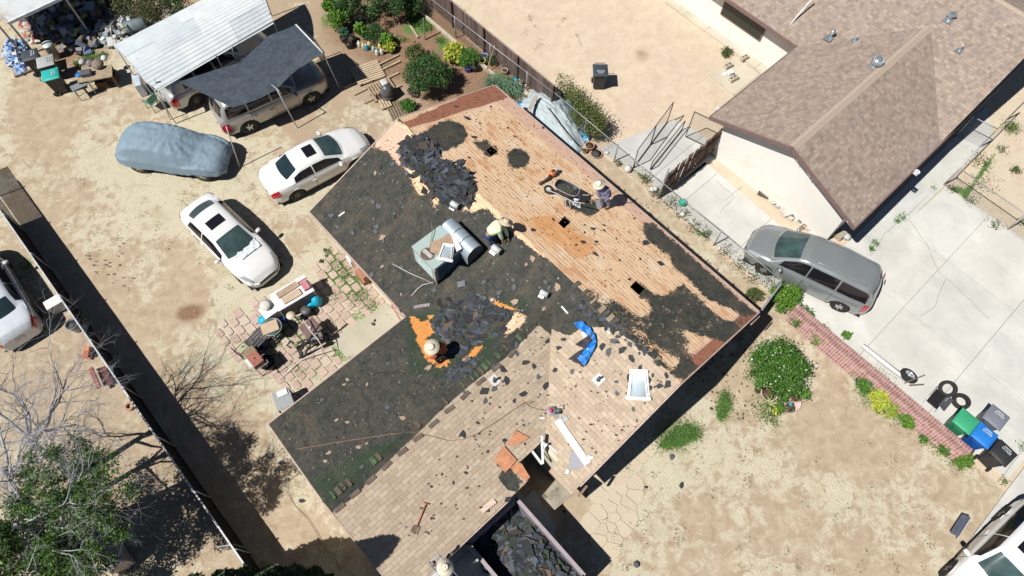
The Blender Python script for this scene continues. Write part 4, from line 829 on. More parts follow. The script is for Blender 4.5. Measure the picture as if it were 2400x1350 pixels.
chain('chain link fence in front of the old plank fence behind the garden', [g2(-23.5, 15.35), g2(-14.2, 15.75)], 1.25, [g2(u, 15.35+(u+23.5)*.043) for u in (-23, -20.6, -18.2, -15.8)])
chain('chain link fence with slanting rail beside the weedy dirt lot at right', [g2(.15, 25.62), g2(9, 25.62)], 1.2, [g2(u, 25.62) for u in (.15, 3.2, 6.2)])
chain('low chain link run between the neighbour house side path and the dirt lot', [g2(.12, 25.62), g2(.12, 31)], 1.2, [g2(.12, w) for w in (28.6, 31)])
chain('short chain link gate closing the side path by the neighbour house', [g2(.12, 28.6), g2(-.95, 28.4)], 1.3, [g2(-.95, 28.4)], name='wire_gate', cat='gate')
# open gates in the neighbour's yard
def gate(label, q, h, mid_=True, mat=CHD):
    r = thing('yard_gate', label, 'gate'); a, b = [P(*p, h) for p in q]; az, bz = Vector((a.x, a.y, .12)), Vector((b.x, b.y, .12))
    mb = MB(); 
    for s, e in ((a, b), (az, bz), (a, az), (b, bz)): mb.bar(s, e, .032)
    if mid_: mb.bar((a+b)/2, (az+bz)/2, .04)
    mb.build('gate_frame', RUST, r); MB().add([az, bz, b, a], [(0, 1, 2, 3)]).build('wire_mesh', mat, r)
gate('open wire gate leaf leaning furthest into the sandy yard', ((1579, 239), (1496, 350)), 1.4)
gate('open wire gate leaf swung flat over the grey patio slab', ((1606, 283), (1530, 378)), .7, False)
gate('wire gate panel standing against the corner of the neighbour house', ((1628, 262), (1704, 298)), 1.75, False)
# reed screen
r = thing('reed_screen', 'tall brown reed screen running from the chain fence to the neighbour house', 'fence'); mb = MB()
for i in range(90):
    w = 15.95+i*.0385; d = random.uniform(-.03, .03); l = random.uniform(-.12, .12); c = random.uniform(1.62, 1.82); mb.bar(G(-7.7+d, w, .03), G(-7.7+d, w+l, c), .034, .02)
mb.build('reed_panel', islandmat([(.20, .12, .08), (.27, .17, .115), (.15, .09, .06), (.33, .22, .15)]), r); mb = MB()
for z in (.4, 1.3): mb.bar(G(-7.66, 15.9, z), G(-7.66, 19.4, z), .04)
mb.build('rail', RUST, r); MB().tube([G(-7.75, 15.95, 0), G(-7.75, 15.95, 1.95)], .045).build('post', RAIL, r)
# plank fence
r = thing('plank_fence', 'old dark brown plank fence along the back garden', 'fence'); mb = MB(); u = -23.6; PH = 1.5; PW = UP(1180, 102, PH)[1]; PE = UP(1308, 195, PH)[0]
while u < PE: wdt = random.uniform(.12, .16); mb.box(G(u+wdt/2, PW, PH/2-.04), (wdt*.92, .022, PH-.06+random.uniform(-.05, .02)), R3(0, 0, UROT)); u += wdt
mb.build('planks', islandmat([(.12, .08, .07), (.15, .10, .085), (.10, .07, .06), (.18, .13, .11)]), r)
for k in range(5): MB().box(G(-23.6+(PE+23.6)*k/4, PW-.07, PH/2), (.10, .10, PH+.05), UROT).build('post', DKW, r)
MB().bar(G(-23.6, PW, PH-.01), G(PE, PW, PH-.01), .06, .03).build('cap_rail', M((.33, .27, .24), .9, var=.3, sc=9), r); MB().bar(G(-23.6, PW-.05, .35), G(PE, PW-.05, .35), .05, .09).build('rail', DKW, r)
MB().bar(G(-23.6, 15.2, .06), G(-15.5, 15.2, .06), .14, .2).build('kerb_board', M((.50, .44, .34), .9, var=.2), r)
# tall fence at left: solid screen with a pale cap
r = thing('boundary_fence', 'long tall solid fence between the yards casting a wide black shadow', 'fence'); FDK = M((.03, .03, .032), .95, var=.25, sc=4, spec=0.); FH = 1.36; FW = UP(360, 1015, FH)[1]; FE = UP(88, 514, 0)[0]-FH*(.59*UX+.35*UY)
u = FE
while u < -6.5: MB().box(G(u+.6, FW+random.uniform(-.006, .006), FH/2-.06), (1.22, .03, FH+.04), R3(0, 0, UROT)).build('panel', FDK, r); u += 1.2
MB().bar(G(-27, FW, FH), G(-6.4, FW, FH), .05, .04).build('cap_rail', M((.62, .64, .68), .4, .2, var=.25, sc=6), r)
for k in range(9): MB().tube([G(-26.5+k*2.4, FW+.05, -.05), G(-26.5+k*2.4, FW+.05, FH+.05)], .03).build('post', RAIL, r)
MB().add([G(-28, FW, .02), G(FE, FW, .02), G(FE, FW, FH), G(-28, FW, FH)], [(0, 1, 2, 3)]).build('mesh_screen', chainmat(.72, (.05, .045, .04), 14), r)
r = thing('wire_grille', 'small wire panel standing against the tall fence near the cypress', 'fence'); pz = [P(510, 1282, .9), P(548, 1276, 1.1)]; mb = MB(); 
for k in range(5): q = pz[0].lerp(pz[1], k/4); mb.bar((q.x, q.y, .0), q, .025)
mb.bar(pz[0], pz[1], .03); mb.build('bars', RAIL, r)
# low red brick wall by the driveway
def brickmat():
    t = NT('red_brick'); o = t.obj(); s = t.sep(o); h = t.math('ADD', t.math('MULTIPLY', s[0], UX), t.math('MULTIPLY', s[1], UY)); h2 = t.math('ADD', t.math('MULTIPLY', s[0], -UY), t.math('MULTIPLY', s[1], UX)); c = t.n('CombineXYZ'); t.L(h, c.inputs[0]); t.L(t.math('ADD', s[2], h2), c.inputs[1])
    b = t.n('TexBrick'); t.L(c.outputs[0], b.inputs[0]); b.inputs['Scale'].default_value = 1; b.inputs['Brick Width'].default_value = .105; b.inputs['Row Height'].default_value = .21; b.inputs['Mortar Size'].default_value = .010; b.offset = 0
    b.inputs['Color1'].default_value = (.27, .12, .11, 1); b.inputs['Color2'].default_value = (.38, .20, .18, 1); b.inputs['Mortar'].default_value = (.56, .42, .38, 1)
    n = t.noise(o, 5, 5, .7); col = t.mix(t.step(n, .5, .72), b.outputs[0], t.mix(.5, b.outputs[0], (.66, .50, .46))); t.bump(b.outputs[1], .3, .01); return t.out(col, .9)
r = thing('brick_wall', 'low red brick garden wall between front yard and driveway', 'wall'); BR = brickmat()
MB().box(G(3.2, 15.72, .34), (7.6, .24, .70), UROT).build('brickwork', BR, r, bevel=.01)
MB().add([G(-.55, 15.3, .0), G(6.9, 15.32, .0), G(6.9, 15.595, .5), G(-.55, 15.595, .5)], [(0, 1, 2, 3)]).build('battered_face', BR, r)
r = thing('board_fence', 'short dark board fence joining the house corner to the chain link', 'fence'); mb = MB(); a, b = G(-1.2, 13.2), G(-1.55, 15.8)
for k in range(14): q = a.lerp(b, (k+.5)/14); mb.box((q.x, q.y, .5), (.18, .025, 1.0), math.atan2(b.y-a.y, b.x-a.x))
mb.build('boards', M((.06, .06, .06), .8, var=.2), r); MB().bar((a.x, a.y, 1.03), (b.x, b.y, 1.03), .07, .04).build('cap_rail', M((.25, .27, .28), .6), r)
# ================================================================== CARPORT AND SHADE NET
r = thing('carport', 'carport with a long white corrugated metal roof on thin poles', 'carport')
cA, cB, cC, cD = P(268, 108, 2.45), P(600, -62, 2.45), P(640, 50, 2.1), P(362, 212, 2.1)
nr = 17
def corr(a, b):
    p = cA.lerp(cB, a); q = cD.lerp(cC, a); v = p.lerp(q, b); arch = .28*math.sin(math.pi*(.06+.94*b))**1.0-.25*b*b*.5
    return v+Vector((.02*mn.noise(Vector((a*6, b*3, 0)))*0, 0, arch+.012*math.sin(b*2*math.pi*nr)+.012*mn.noise(Vector((a*5, b*5, 7)))))
def corrmat():
    t = NT('corrugated_white'); o = t.obj(); n = t.noise(o, 1.1, 5, .6); n2 = t.noise(t.vmul(o, (1, 1, 1)), 5, 4)
    col = t.ramp(n, [(.3, (.60, .66, .70)), (.55, (.74, .79, .82)), (.75, (.82, .84, .85))]); col = t.mix(t.step(n2, .55, .75), col, (.56, .60, .62)); return t.out(col, .5, .25)
CORR = corrmat(); MB().grid(corr, 24, 16*nr//2).build('roof_sheet', CORR, r)
for k, (a0, a1, b0, b1) in enumerate(((0, .42, 0, .34), (.42, .75, .0, .3), (.2, .5, .34, .62), (.5, .98, .3, .66), (0, .3, .62, 1), (.28, .7, .6, 1.0))):
    MB().grid(lambda a, b: Vector(corr(a0+(a1-a0)*a, b0+(b1-b0)*b))+Vector((0, 0, .012)), 12, 60).build('overlap_sheet', M([(.70, .76, .79), (.78, .81, .82), (.66, .72, .76), (.80, .83, .84)][k % 4], .5, .2, var=.08, sc=2), r)
PIP = M((.55, .57, .58), .5, .3, var=.2, sc=12)
for q, z in ((cA, 2.4), (cB, 2.4), (cC, 2.1), (cD, 2.1), (cD.lerp(cC, .5), 2.1), (cA.lerp(cD, .5)+Vector((0, 0, .2)), 2.5)): MB().tube([(q.x, q.y, 0), (q.x, q.y, z)], .028).build('pole', PIP, r)
MB().tube([cA, cB], .025).build('rail', PIP, r); MB().tube([cD, cC], .025).build('rail', PIP, r); MB().tube([cA, cD], .025).build('rail', PIP, r)
r = thing('shade_net', 'dark blue grey shade net stretched between poles over the gold vehicle', 'shade net')
NETM = chainmat(.80, (.030, .038, .048), 40); 
nc = [P(420, 190, 2.35), P(630, 105, 2.5), P(694, 58, 2.5), P(756, 128, 2.45), P(640, 205, 2.05), P(540, 252, 2.1)]
def netp(a, b):
    T_ = [P(418, 192, 2.3), P(500, 165, 2.25), P(560, 148, 2.25), P(630, 84, 2.35), P(692, 58, 2.45)]; B_ = [P(545, 252, 2.05), P(600, 235, 2.0), P(645, 212, 2.0), P(700, 160, 2.2), P(762, 124, 2.4)]
    k = a*4; i = min(int(k), 3); f = k-i; p = T_[i].lerp(T_[i+1], f); q = B_[i].lerp(B_[i+1], f); v = p.lerp(q, b)
    return v+Vector((0, 0, .12*math.sin(math.pi*a)*math.sin(math.pi*b)+.03*mn.noise(Vector((a*7, b*5, 1)))+.02*math.sin(b*30+a*5)*.4))
MB().grid(netp, 60, 30).build('net', M((.050, .066, .088), .7, var=.35, sc=5, bump=.6), r)
NET2 = chainmat(.75, (.07, .09, .11), 26)
MB().add([P(738, 90, 2.4), P(700, 62, 2.45), P(762, 124, 2.4), P(745, 100, 2.4)], [(0, 1, 2, 3)]).build('torn_strip', NET2, r)
MB().grid(lambda a, b: P(758, 128, 2.4).lerp(P(783, 180, .5), a).lerp(P(745, 132, 2.2).lerp(P(768, 178, .6), a), b)+Vector((0, .05*math.sin(a*9), 0)), 10, 4).build('hanging_strip', NET2, r)
POLES = [((757, 124), (795, 205)), ((692, 58), None), ((361, 185), (399, 280)), ((648, 208), (697, 300)), ((530, 296), (562, 392)), ((630, 30), (640, 60)), ((543, 105), (552, 165))]
for a, b in POLES:
    t_ = P(*a, 2.35)
    g_ = P(*b, 0) if b else Vector((t_.x, t_.y, 0)); MB().tube([g_, t_], .024).build('pole', PIP, r)
MB().tube([P(636, 198, 2.2), P(652, 210, 2.3), P(660, 222, 2.0)], .02).build('brace', PIP, r)
MB().tube([P(694, 58, 2.5), P(757, 124, 2.5)], .035).build('crossbar', M((.72, .72, .72), .5), r)
# ================================================================== PEOPLE
def skin(name, verts, edges, rad, root_i, mat, parent, sub=2):
    me = bpy.data.meshes.new(name); me.from_pydata([tuple(v) for v in verts], edges, []); o = bpy.data.objects.new(name, me); COL.objects.link(o)
    m = o.modifiers.new('s', 'SKIN'); m.use_smooth_shade = True; sv = me.skin_vertices[0].data
    for i, r in enumerate(rad): sv[i].radius = (r, r); sv[i].use_root = (i == root_i)
    s_ = o.modifiers.new('u', 'SUBSURF'); s_.levels = s_.render_levels = sub
    dg = bpy.context.evaluated_depsgraph_get(); m2 = bpy.data.meshes.new_from_object(o.evaluated_get(dg)); bpy.data.objects.remove(o)
    return new(name, m2, mat, parent, smooth=True)
SKINM = M((.36, .21, .14), .55, var=.06); STRAW = M((.66, .56, .40), .85, var=.12, sc=30, bump=.3); STRAW2 = M((.80, .73, .58), .85, var=.10, sc=30, bump=.3)
def person(label, J, base, shirt, pants, hatm, hat_r=.22, tilt=(0, 0, 0), long=True):
    """J: joint -> (photo x, photo y, height above what the person stands on)"""
    foot = base; root = thing('person', label, 'person', foot); f0 = Vector(foot)
    q = {}
    for k, v in J.items():
        x, y, z = v; h = f0.z+z
        for _ in range(3): pass
        q[k] = P(x, y, h)-f0
    V = []; E_ = []; R_ = []
    def a(p, r, par=None):
        V.append(p); R_.append(r); 
        if par is not None: E_.append((par, len(V)-1))
        return len(V)-1
    pel = a(q['pel'], .145); w1 = a(q['pel'].lerp(q['chest'], .45), .135, pel); ch = a(q['chest'], .15, w1); nk = a(q['neck'], .055, ch); d = (q['head']-q['neck']).normalized()
    jw = a(q['head']-d*.05, .075, nk); hd = a(q['head']+d*.03, .098, jw); tp = a(q['head']+d*.10, .075, hd)
    fw = Vector((math.cos(q['face']) if False else 0, 0, 0)); fdir = (q['look']-q['head']).normalized(); a(q['head']-d*.0+fdir*.105, .014, hd)
    for s in ('l', 'r'):
        sh = a(q['sh'+s], .062, ch); el = a(q['el'+s], .045, sh); wr = a(q['wr'+s], .03, el); dr = (q['wr'+s]-q['el'+s]).normalized(); sd = dr.orthogonal().normalized(); pm = a(q['wr'+s]+dr*.07, .03, wr)
        for i in range(4):
            b0 = q['wr'+s]+dr*.095+sd*(.026*(i-1.5)); l = (.07, .08, .075, .06)[i]; k1 = a(b0+dr*.02, .0095, pm); k2 = a(b0+dr*(.02+l*.5)-Vector((0, 0, .012)), .0085, k1); a(b0+dr*(.02+l*.85)-Vector((0, 0, .035)), .0075, k2)
        t1 = a(q['wr'+s]+dr*.04+sd*.045, .012, pm); a(q['wr'+s]+dr*.075+sd*.06-Vector((0, 0, .015)), .009, t1)
        hp = a(q['pel'].lerp(q['kn'+s], .18)+(q['kn'+s]-q['kn'+('r' if s == 'l' else 'l')]).normalized()*.06, .10, pel); kn = a(q['kn'+s], .062, hp); an = a(q['an'+s], .042, kn); a(q['to'+s], .038, an)
    skin('body', V, E_, R_, 0, SKINM, root)
    V, E_, R_ = [], [], []
    pel = a(q['pel'].lerp(q['chest'], .05), .185); w1 = a(q['pel'].lerp(q['chest'], .5), .19, pel); ch = a(q['chest'], .20, w1); a(q['neck'].lerp(q['chest'], .3), .085, ch)
    for s in ('l', 'r'): sh = a(q['sh'+s], .10, ch); el = a(q['el'+s], .075, sh); a(q['wr'+s].lerp(q['el'+s], .12 if long else .7), .052, el)
    skin('shirt', V, E_, R_, 0, shirt, root)
    V, E_, R_ = [], [], []; pel = a(q['pel'], .158)
    for s in ('l', 'r'): hp = a(q['pel'].lerp(q['kn'+s], .2)+(q['kn'+s]-q['kn'+('r' if s == 'l' else 'l')]).normalized()*.065, .118, pel); kn = a(q['kn'+s], .085, hp); a(q['an'+s].lerp(q['kn'+s], .1), .066, kn)
    skin('trousers', V, E_, R_, 0, pants, root)
    for s in ('l', 'r'):
        an, to = q['an'+s], q['to'+s]; d2 = to-an; d2.z = 0; d2 = d2.normalized() if d2.length > .01 else Vector((1, 0, 0)); skin('shoe', [an-d2*.04-Vector((0, 0, .03)), an+d2*.08-Vector((0, 0, .035)), an+d2*.19-Vector((0, 0, .04))], [(0, 1), (1, 2)], [.045, .048, .04], 0, M((.10, .07, .05), .8), root, 1)
    # hair and hat
    hr = MB(); rot = d.to_track_quat('Z', 'Y').to_matrix(); hr.lathe([(.095, -.03), (.108, .03), (.10, .075), (.06, .115), (0, .125)], 18, q['head'], rot); hr.build('hair', M((.02, .016, .014), .7), root)
    dh = (d*.35+Vector((0, 0, 1))).normalized(); rt = dh.to_track_quat('Z', 'Y').to_matrix() @ R3(*tilt); hc = q['head']+dh*.075; ht = MB(); prof = [(hat_r, .018), (hat_r*.97, .004), (hat_r*.75, -.012), (.115, .0), (.108, .05), (.098, .10), (.085, .125), (.05, .118), (0, .112)]; ht.lathe(prof, 32, hc, rt)
    ht.lathe([(hat_r, .016), (hat_r*.97, -.002), (hat_r*.75, -.018), (.11, -.008)], 32, hc, rt); ht.ring(hc+rt @ Vector((0, 0, .012)), .118, .012, 28, 6, rt, mi=1); ht.box(hc+rt @ Vector((0, 0, .118)), (.03, .12, .03), rt, mi=0); ht.build('straw_hat', [hatm, M((.30, .22, .15), .8)], root)
    return root
fb = lambda x, y: tuple(RP(x, y))
LIME = M((.76, .88, .58), .8, var=.12, sc=4, bump=.2); NAVY = M((.03, .05, .13), .85, var=.3, sc=8, bump=.3); BLUES = M((.20, .21, .34), .85, var=.25, sc=7, bump=.3); ORNG = M((.42, .09, .035), .85, var=.2, sc=6, bump=.3); BLKT = M((.03, .03, .035), .85, var=.3)
person('worker in pale lime shirt and navy jeans bending over beside the rooftop cooler', dict(pel=(1143, 547, .84), chest=(1163, 533, 1.0), neck=(1176, 527, 1.04), head=(1184, 524, 1.03), look=(1196, 528, .8), shl=(1169, 542, .97), shr=(1164, 521, .97), ell=(1174, 554, .66), wrl=(1178, 562, .42), elr=(1184, 538, .68), wrr=(1190, 556, .42), knl=(1150, 560, .48), anl=(1150, 576, .09), tol=(1158, 580, .05), knr=(1160, 553, .46), anr=(1159, 568, .09), tor=(1168, 572, .05)), fb(1153, 578), LIME, NAVY, STRAW, .25, (.1, .22, 0))
person('worker in faded blue shirt holding a shovel near the deck eave', dict(pel=(1418, 455, .82), chest=(1414, 441, 1.12), neck=(1408, 436, 1.3), head=(1404, 435, 1.38), look=(1392, 445, 1.2), shl=(1423, 444, 1.16), shr=(1402, 440, 1.16), ell=(1427, 456, .95), wrl=(1420, 462, .78), elr=(1402, 452, .95), wrr=(1406, 464, .75), knl=(1424, 468, .46), anl=(1427, 483, .09), tol=(1420, 489, .05), knr=(1411, 468, .46), anr=(1410, 485, .09), tor=(1402, 490, .05)), fb(1418, 488), BLUES, BLUES, STRAW2, .225, (.05, -.1, 0))
person('worker in orange shirt and wide cream hat crouching on the torn lower roof', dict(pel=(1040, 824, .52), chest=(1029, 812, .82), neck=(1021, 812, .96), head=(1014, 815, 1.0), look=(1004, 826, .8), shl=(1034, 806, .88), shr=(1022, 824, .85), ell=(1026, 806, .55), wrl=(1014, 822, .30), elr=(1018, 838, .55), wrr=(1010, 838, .30), knl=(1024, 826, .42), anl=(1034, 838, .09), tol=(1024, 842, .05), knr=(1022, 840, .42), anr=(1030, 850, .09), tor=(1021, 853, .05)), fb(1030, 846), ORNG, BLKT, STRAW2, .26)
lb = P(1046, 1366, 1.4)
person('worker in dark blue with cream straw hat climbing the ladder at the eave', dict(pel=(1050, 1352, .85), chest=(1046, 1340, 1.3), neck=(1045, 1334, 1.52), head=(1044, 1331, 1.62), look=(1036, 1322, 1.5), shl=(1057, 1344, 1.36), shr=(1035, 1334, 1.36), ell=(1050, 1334, 1.1), wrl=(1036, 1322, 1.15), elr=(1030, 1328, 1.1), wrr=(1018, 1322, 1.2), knl=(1056, 1362, .5), anl=(1060, 1376, .1), tol=(1052, 1372, .06), knr=(1044, 1356, .5), anr=(1048, 1372, .1), tor=(1040, 1366, .06)), lb, M((.035, .05, .12), .85, var=.3), M((.03, .04, .09), .85, var=.3), STRAW2, .26)
# ladder
LAD = M((.42, .50, .60), .4, .4, var=.1); r = thing('ladder', 'blue grey aluminium ladder reaching above the eave under the climbing worker', 'ladder')
a0, a1 = P(1004, 1318, 3.4), P(1027, 1297, 3.4); dn = G(1.15, 0, 0)+Vector((0, 0, -3.2)); 
for a_ in (a0, a1): MB().bar(a_, a_+dn, .03, .08).build('rail', LAD, r)
for k in range(11): MB().bar(a0+dn*(.02+k*.09), a1+dn*(.02+k*.09), .035, .025).build('rung', LAD, r)
# ================================================================== ROOF THINGS
def lean(o, rz):
    n = rnorm(o.location); o.rotation_euler = (n.rotation_difference(Vector((0, 0, 1))).inverted().to_matrix() @ Matrix.Rotation(rz, 3, 'Z')).to_euler(); return o
def sheet(name, px_, h, mat, amp=.02, thick=.012, step=.06, sc=4., seed=1, mi=None, parent=None, rp=True, fold=0):
    """crumpled or flat sheet lying where the photo shows it, h above the roof (rp) or at height h"""
    L = []
    for x, y in px_:
        p = RP(x, y, h) if rp else P(x, y, h); L.append(p)
    bm = bmesh.new(); bm.faces.new([bm.verts.new(p) for p in L]); xs = [p.x for p in L]; ys = [p.y for p in L]
    if amp > 0 or rp:
        for k, (a, b) in enumerate(((min(xs), max(xs)), (min(ys), max(ys)))):
            n = max(1, int((b-a)/step))
            for i in range(1, n):
                c = [0, 0, 0]; c[k] = a+(b-a)*i/n; no = [0, 0, 0]; no[k] = 1; bmesh.ops.bisect_plane(bm, geom=bm.verts[:]+bm.edges[:]+bm.faces[:], plane_co=c, plane_no=no)
    for v in bm.verts:
        if rp:
            u, w_ = UW(v.co); z = roofh(u, w_); z = z if z > 0 else v.co.z-h
            v.co.z = z+h
        v.co.z += amp*(mn.noise(Vector((v.co.x*sc, v.co.y*sc, seed)))+.6+(fold and fold*abs(math.sin((v.co.x-v.co.y)*9))))
    bmesh.ops.recalc_face_normals(bm, faces=bm.faces[:]); me = bpy.data.meshes.new(name); bm.to_mesh(me); bm.free(); o = new(name, me, mat, parent); m = o.modifiers.new('t', 'SOLIDIFY'); m.thickness = thick; m.offset = 0
    return o
SH_ = [(.030, .033, .040), (.045, .052, .066), (.06, .072, .095), (.034, .032, .029), (.045, .054, .072), (.085, .098, .125), (.045, .055, .038), (.022, .024, .027), (.075, .062, .05), (.04, .046, .056)]
SHM = islandmat(SH_, .85); SHM2 = islandmat(SH_+[(.035, .052, .03), (.05, .065, .04), (.05, .045, .038), (.14, .10, .07), (.085, .10, .13), (.04, .045, .05), (.03, .034, .036)], .85)
def pile(name, label, px_, n, h, mat, smin=.1, smax=.34, hf=None, cat='debris', seed=1, single=False):
    r = np.random.default_rng(seed); L = [RP(x, y) if hf is None else P(x, y, hf) for x, y in px_]; poly = [(p.x, p.y) for p in L]; xs = [p[0] for p in poly]; ys = [p[1] for p in poly]; mb = MB(); k = 0
    while k < n:
        x, y = r.uniform(min(xs), max(xs)), r.uniform(min(ys), max(ys)); d = float(sdf(np.array([x]), np.array([y]), poly)[0])
        if d > -.02 and r.random() < .93: continue
        if d > .25: continue
        k += 1; bz = (roofh(*UW((x, y, 0))) if hf is None else hf); hh = h*min(1, max(.0, -d)/.35)*(.35+.65*r.random()) if not single else h*r.random(); s = r.uniform(smin, smax)
        m = 5 if r.random() < .5 else 4; az = r.uniform(0, 6.28); q = []
        nrm = Vector((r.normal()*.17, r.normal()*.17, 1)).normalized(); rot = nrm.to_track_quat('Z', 'Y').to_matrix() @ Matrix.Rotation(az, 3, 'Z')
        for i in range(m):
            a_ = 2*math.pi*i/m; rr = s*.5*r.uniform(.7, 1.25); q.append(rot @ Vector((rr*math.cos(a_)*1.25, rr*math.sin(a_)*.75, r.normal()*.008)))
        c = Vector((x, y, bz+.02+hh)); t_ = Vector((0, 0, -.008)); vs = [c+v for v in q]+[c+v+t_ for v in q]
        mb.add(vs, [tuple(range(m)), tuple(range(2*m-1, m-1, -1))]+[(i, i+m, (i+1) % m+m, (i+1) % m) for i in range(m)])
    o = mb.build(name, mat); return tag(o, label, cat, kind='stuff')
pile('shingle_heap', 'heap of blue black torn shingles near the ridge end of the deck', PILE1, 800, .26, SHM, .14, .48, seed=2)
pile('shingle_heap', 'broad heap of torn shingles between the cooler and the crouching worker', PILE2+[], 760, .18, SHM2, .14, .5, seed=3)
pile('shingle_heap', 'scatter of broken shingles just below the crouching worker', [(1040, 870), (1075, 865), (1120, 835), (1105, 880), (1070, 890)], 160, .12, SHM, seed=4)
pile('shingle_heap', 'scatter of broken shingles along the deck ridge above the blue tarp', [(1330, 690), (1400, 720), (1560, 850), (1560, 880), (1440, 790), (1360, 740)], 60, .04, SHM2, smax=.24, seed=5)
pile('shingle_flakes', 'small dark flakes and nails strewn over the black felt slopes', [(740, 500), (890, 350), (1000, 400), (1150, 500), (1290, 620), (1440, 760), (1200, 800), (930, 740)], 620, .01, islandmat([(.10, .11, .13), (.16, .15, .14), (.22, .18, .14), (.04, .04, .04), (.30, .28, .25), (.10, .12, .09)]), .02, .085, seed=6, single=True)
pile('shingle_flakes', 'small dark flakes scattered across the lower felt slope', [(640, 990), (945, 770), (1030, 860), (1180, 800), (970, 1010), (790, 1180)], 360, .01, islandmat([(.10, .11, .13), (.14, .13, .11), (.20, .17, .13), (.04, .04, .04), (.09, .08, .07)]), .02, .08, seed=7, single=True)
pile('deck_flakes', 'tiny black felt crumbs dotted over the bare orange deck', [(940, 290), (1160, 205), (1500, 510), (1590, 620), (1500, 660), (1420, 690), (1100, 410)], 520, .004, islandmat([(.05, .035, .025), (.12, .07, .045), (.10, .08, .06)]), .015, .065, seed=8, single=True)
pile('roof_crumbs', 'small dark crumbs scattered over the tan shingles', [(1250, 780), (1430, 780), (1570, 900), (1390, 1110), (1250, 990), (1000, 1290), (900, 1240), (1180, 880)], 160, .004, islandmat([(.06, .055, .05), (.10, .09, .085), (.05, .05, .06)]), .03, .1, seed=9, single=True)
# single scraps lying apart: one object each
def scrap_mesh(k):
    r = random.Random(k); mb = MB(); n = r.choice([4, 5, 6, 7]); q = []
    for i in range(n): a_ = 2*math.pi*i/n+r.uniform(-.3, .3); rr = r.uniform(.6, 1.1); q.append((rr*math.cos(a_)*.5, rr*math.sin(a_)*.33))
    vs = [(x, y, .02+.05*x*x+.02*r.random()) for x, y in q]; vs2 = [(x, y, z-.012) for x, y, z in vs]; mb.add(vs+vs2, [tuple(range(n)), tuple(range(2*n-1, n-1, -1))]+[(i, i+n, (i+1) % n+n, (i+1) % n) for i in range(n)]); return mb.mesh('scrap')
SCM = M((.045, .047, .05), .9, var=.4, sc=20); SCB = M((.105, .115, .13), .85, var=.3, sc=20); SCT = M((.40, .30, .215), .9, var=.2, sc=15)
scr = []
for k in range(8): me_ = scrap_mesh(k); me_.materials.append(SCM); scr.append(me_)
for k in range(5): me_ = scrap_mesh(20+k); me_.materials.append(SCB); scr.append(me_)
for k in range(3): me_ = scrap_mesh(40+k); me_.materials.append(SCT); scr.append(me_)
def scrap(x, y, s, k, label, grp, hf=None):
    p = RP(x, y) if hf is None else P(x, y, hf); n = rnorm(p) if hf is None else Vector((0, 0, 1)); o = bpy.data.objects.new('shingle_scrap', scr[k]); COL.objects.link(o)
    o.matrix_world = Matrix.Translation(p) @ n.to_track_quat('Z', 'Y').to_matrix().to_4x4() @ Matrix.Rotation(random.uniform(0, 6.28), 4, 'Z') @ Matrix.Diagonal((s, s, 1 if s > .25 else .6, 1)); tag(o, label, 'shingle scrap', grp)
TS = [(1207, 668, 1)] and [(1205, 800, .3), (1232, 850, .32), (1250, 858, .28), (1300, 868, .27), (1278, 903, .32), (1226, 923, .3), (1205, 940, .2), (1135, 916, .42), (1137, 940, .25), (1157, 912, .28), (1085, 918, .2), (1102, 922, .12), (1155, 858, .2), (1178, 865, .3), (1186, 893, .35), (1085, 1018, .36), (1183, 1032, .24), (1120, 991, .16), (1168, 1090, .18), (1143, 1058, .15),
      (1232, 790, .2), (1210, 808, .28), (1212, 830, .22), (1262, 884, .22), (1440, 800, .4), (1425, 825, .35), (1412, 812, .3), (1460, 820, .38), (1395, 795, .3), (1385, 770, .25), (1480, 840, .3), (1500, 862, .22), (1565, 900, .38), (1578, 918, .22), (1445, 895, .2), (1446, 922, .22), (1519, 933, .3), (1484, 960, .24), (1340, 871, .24), (1282, 800, .22), (1320, 795, .25), (1310, 815, .3),
      (1147, 1018, .1), (1092, 1108, .16), (1142, 1195, .2), (1128, 1190, .18), (1190, 1170, .3), (1225, 985, .1), (1260, 880, .14), (1350, 905, .14), (1490, 1000, .1), (1360, 840, .18), (1230, 1040, .12), (1062, 1132, .14), (1105, 940, .14), (1270, 960, .08), (1410, 1010, .08), (1530, 880, .16), (1545, 905, .3), (1396, 745, .24)]
for i, (x, y, s) in enumerate(TS): scrap(x, y, s, i % 13, 'torn dark shingle scrap lying on the tan shingles of the front roof', 'torn scraps on the tan shingles')
r_ = random.Random(11)
FS = []
for _ in range(900):
    x, y = r_.uniform(740, 1480), r_.uniform(350, 1150)
    if inpoly([x], [y], [(745, 500), (885, 360), (1000, 420), (1150, 510), (1300, 640), (1440, 770), (1260, 740), (1060, 690), (930, 735)])[0] and not inpoly([x], [y], [(960, 500), (1125, 500), (1125, 680), (960, 680)])[0] and not inpoly([x], [y], [(1120, 500), (1230, 500), (1230, 610), (1120, 610)])[0]: FS.append((x, y))
    if len(FS) >= 48: break
for i, (x, y) in enumerate(FS): scrap(x, y, r_.uniform(.12, .34), r_.choice([8, 9, 10, 11, 12, 8, 9, 10, 13, 14, 2]), 'loose grey or brown shingle scrap lying on the black felt slope', 'scraps on the black felt')
FS = []
while len(FS) < 26:
    x, y = r_.uniform(640, 1200), r_.uniform(760, 1180)
    if inpoly([x], [y], [(680, 990), (940, 790), (1000, 860), (1150, 830), (970, 1000), (800, 1150)])[0]: FS.append((x, y))
for i, (x, y) in enumerate(FS): scrap(x, y, r_.uniform(.12, .30), r_.choice([8, 9, 10, 13, 14, 15]), 'loose shingle scrap lying on the green black lower felt slope', 'scraps on the lower felt')
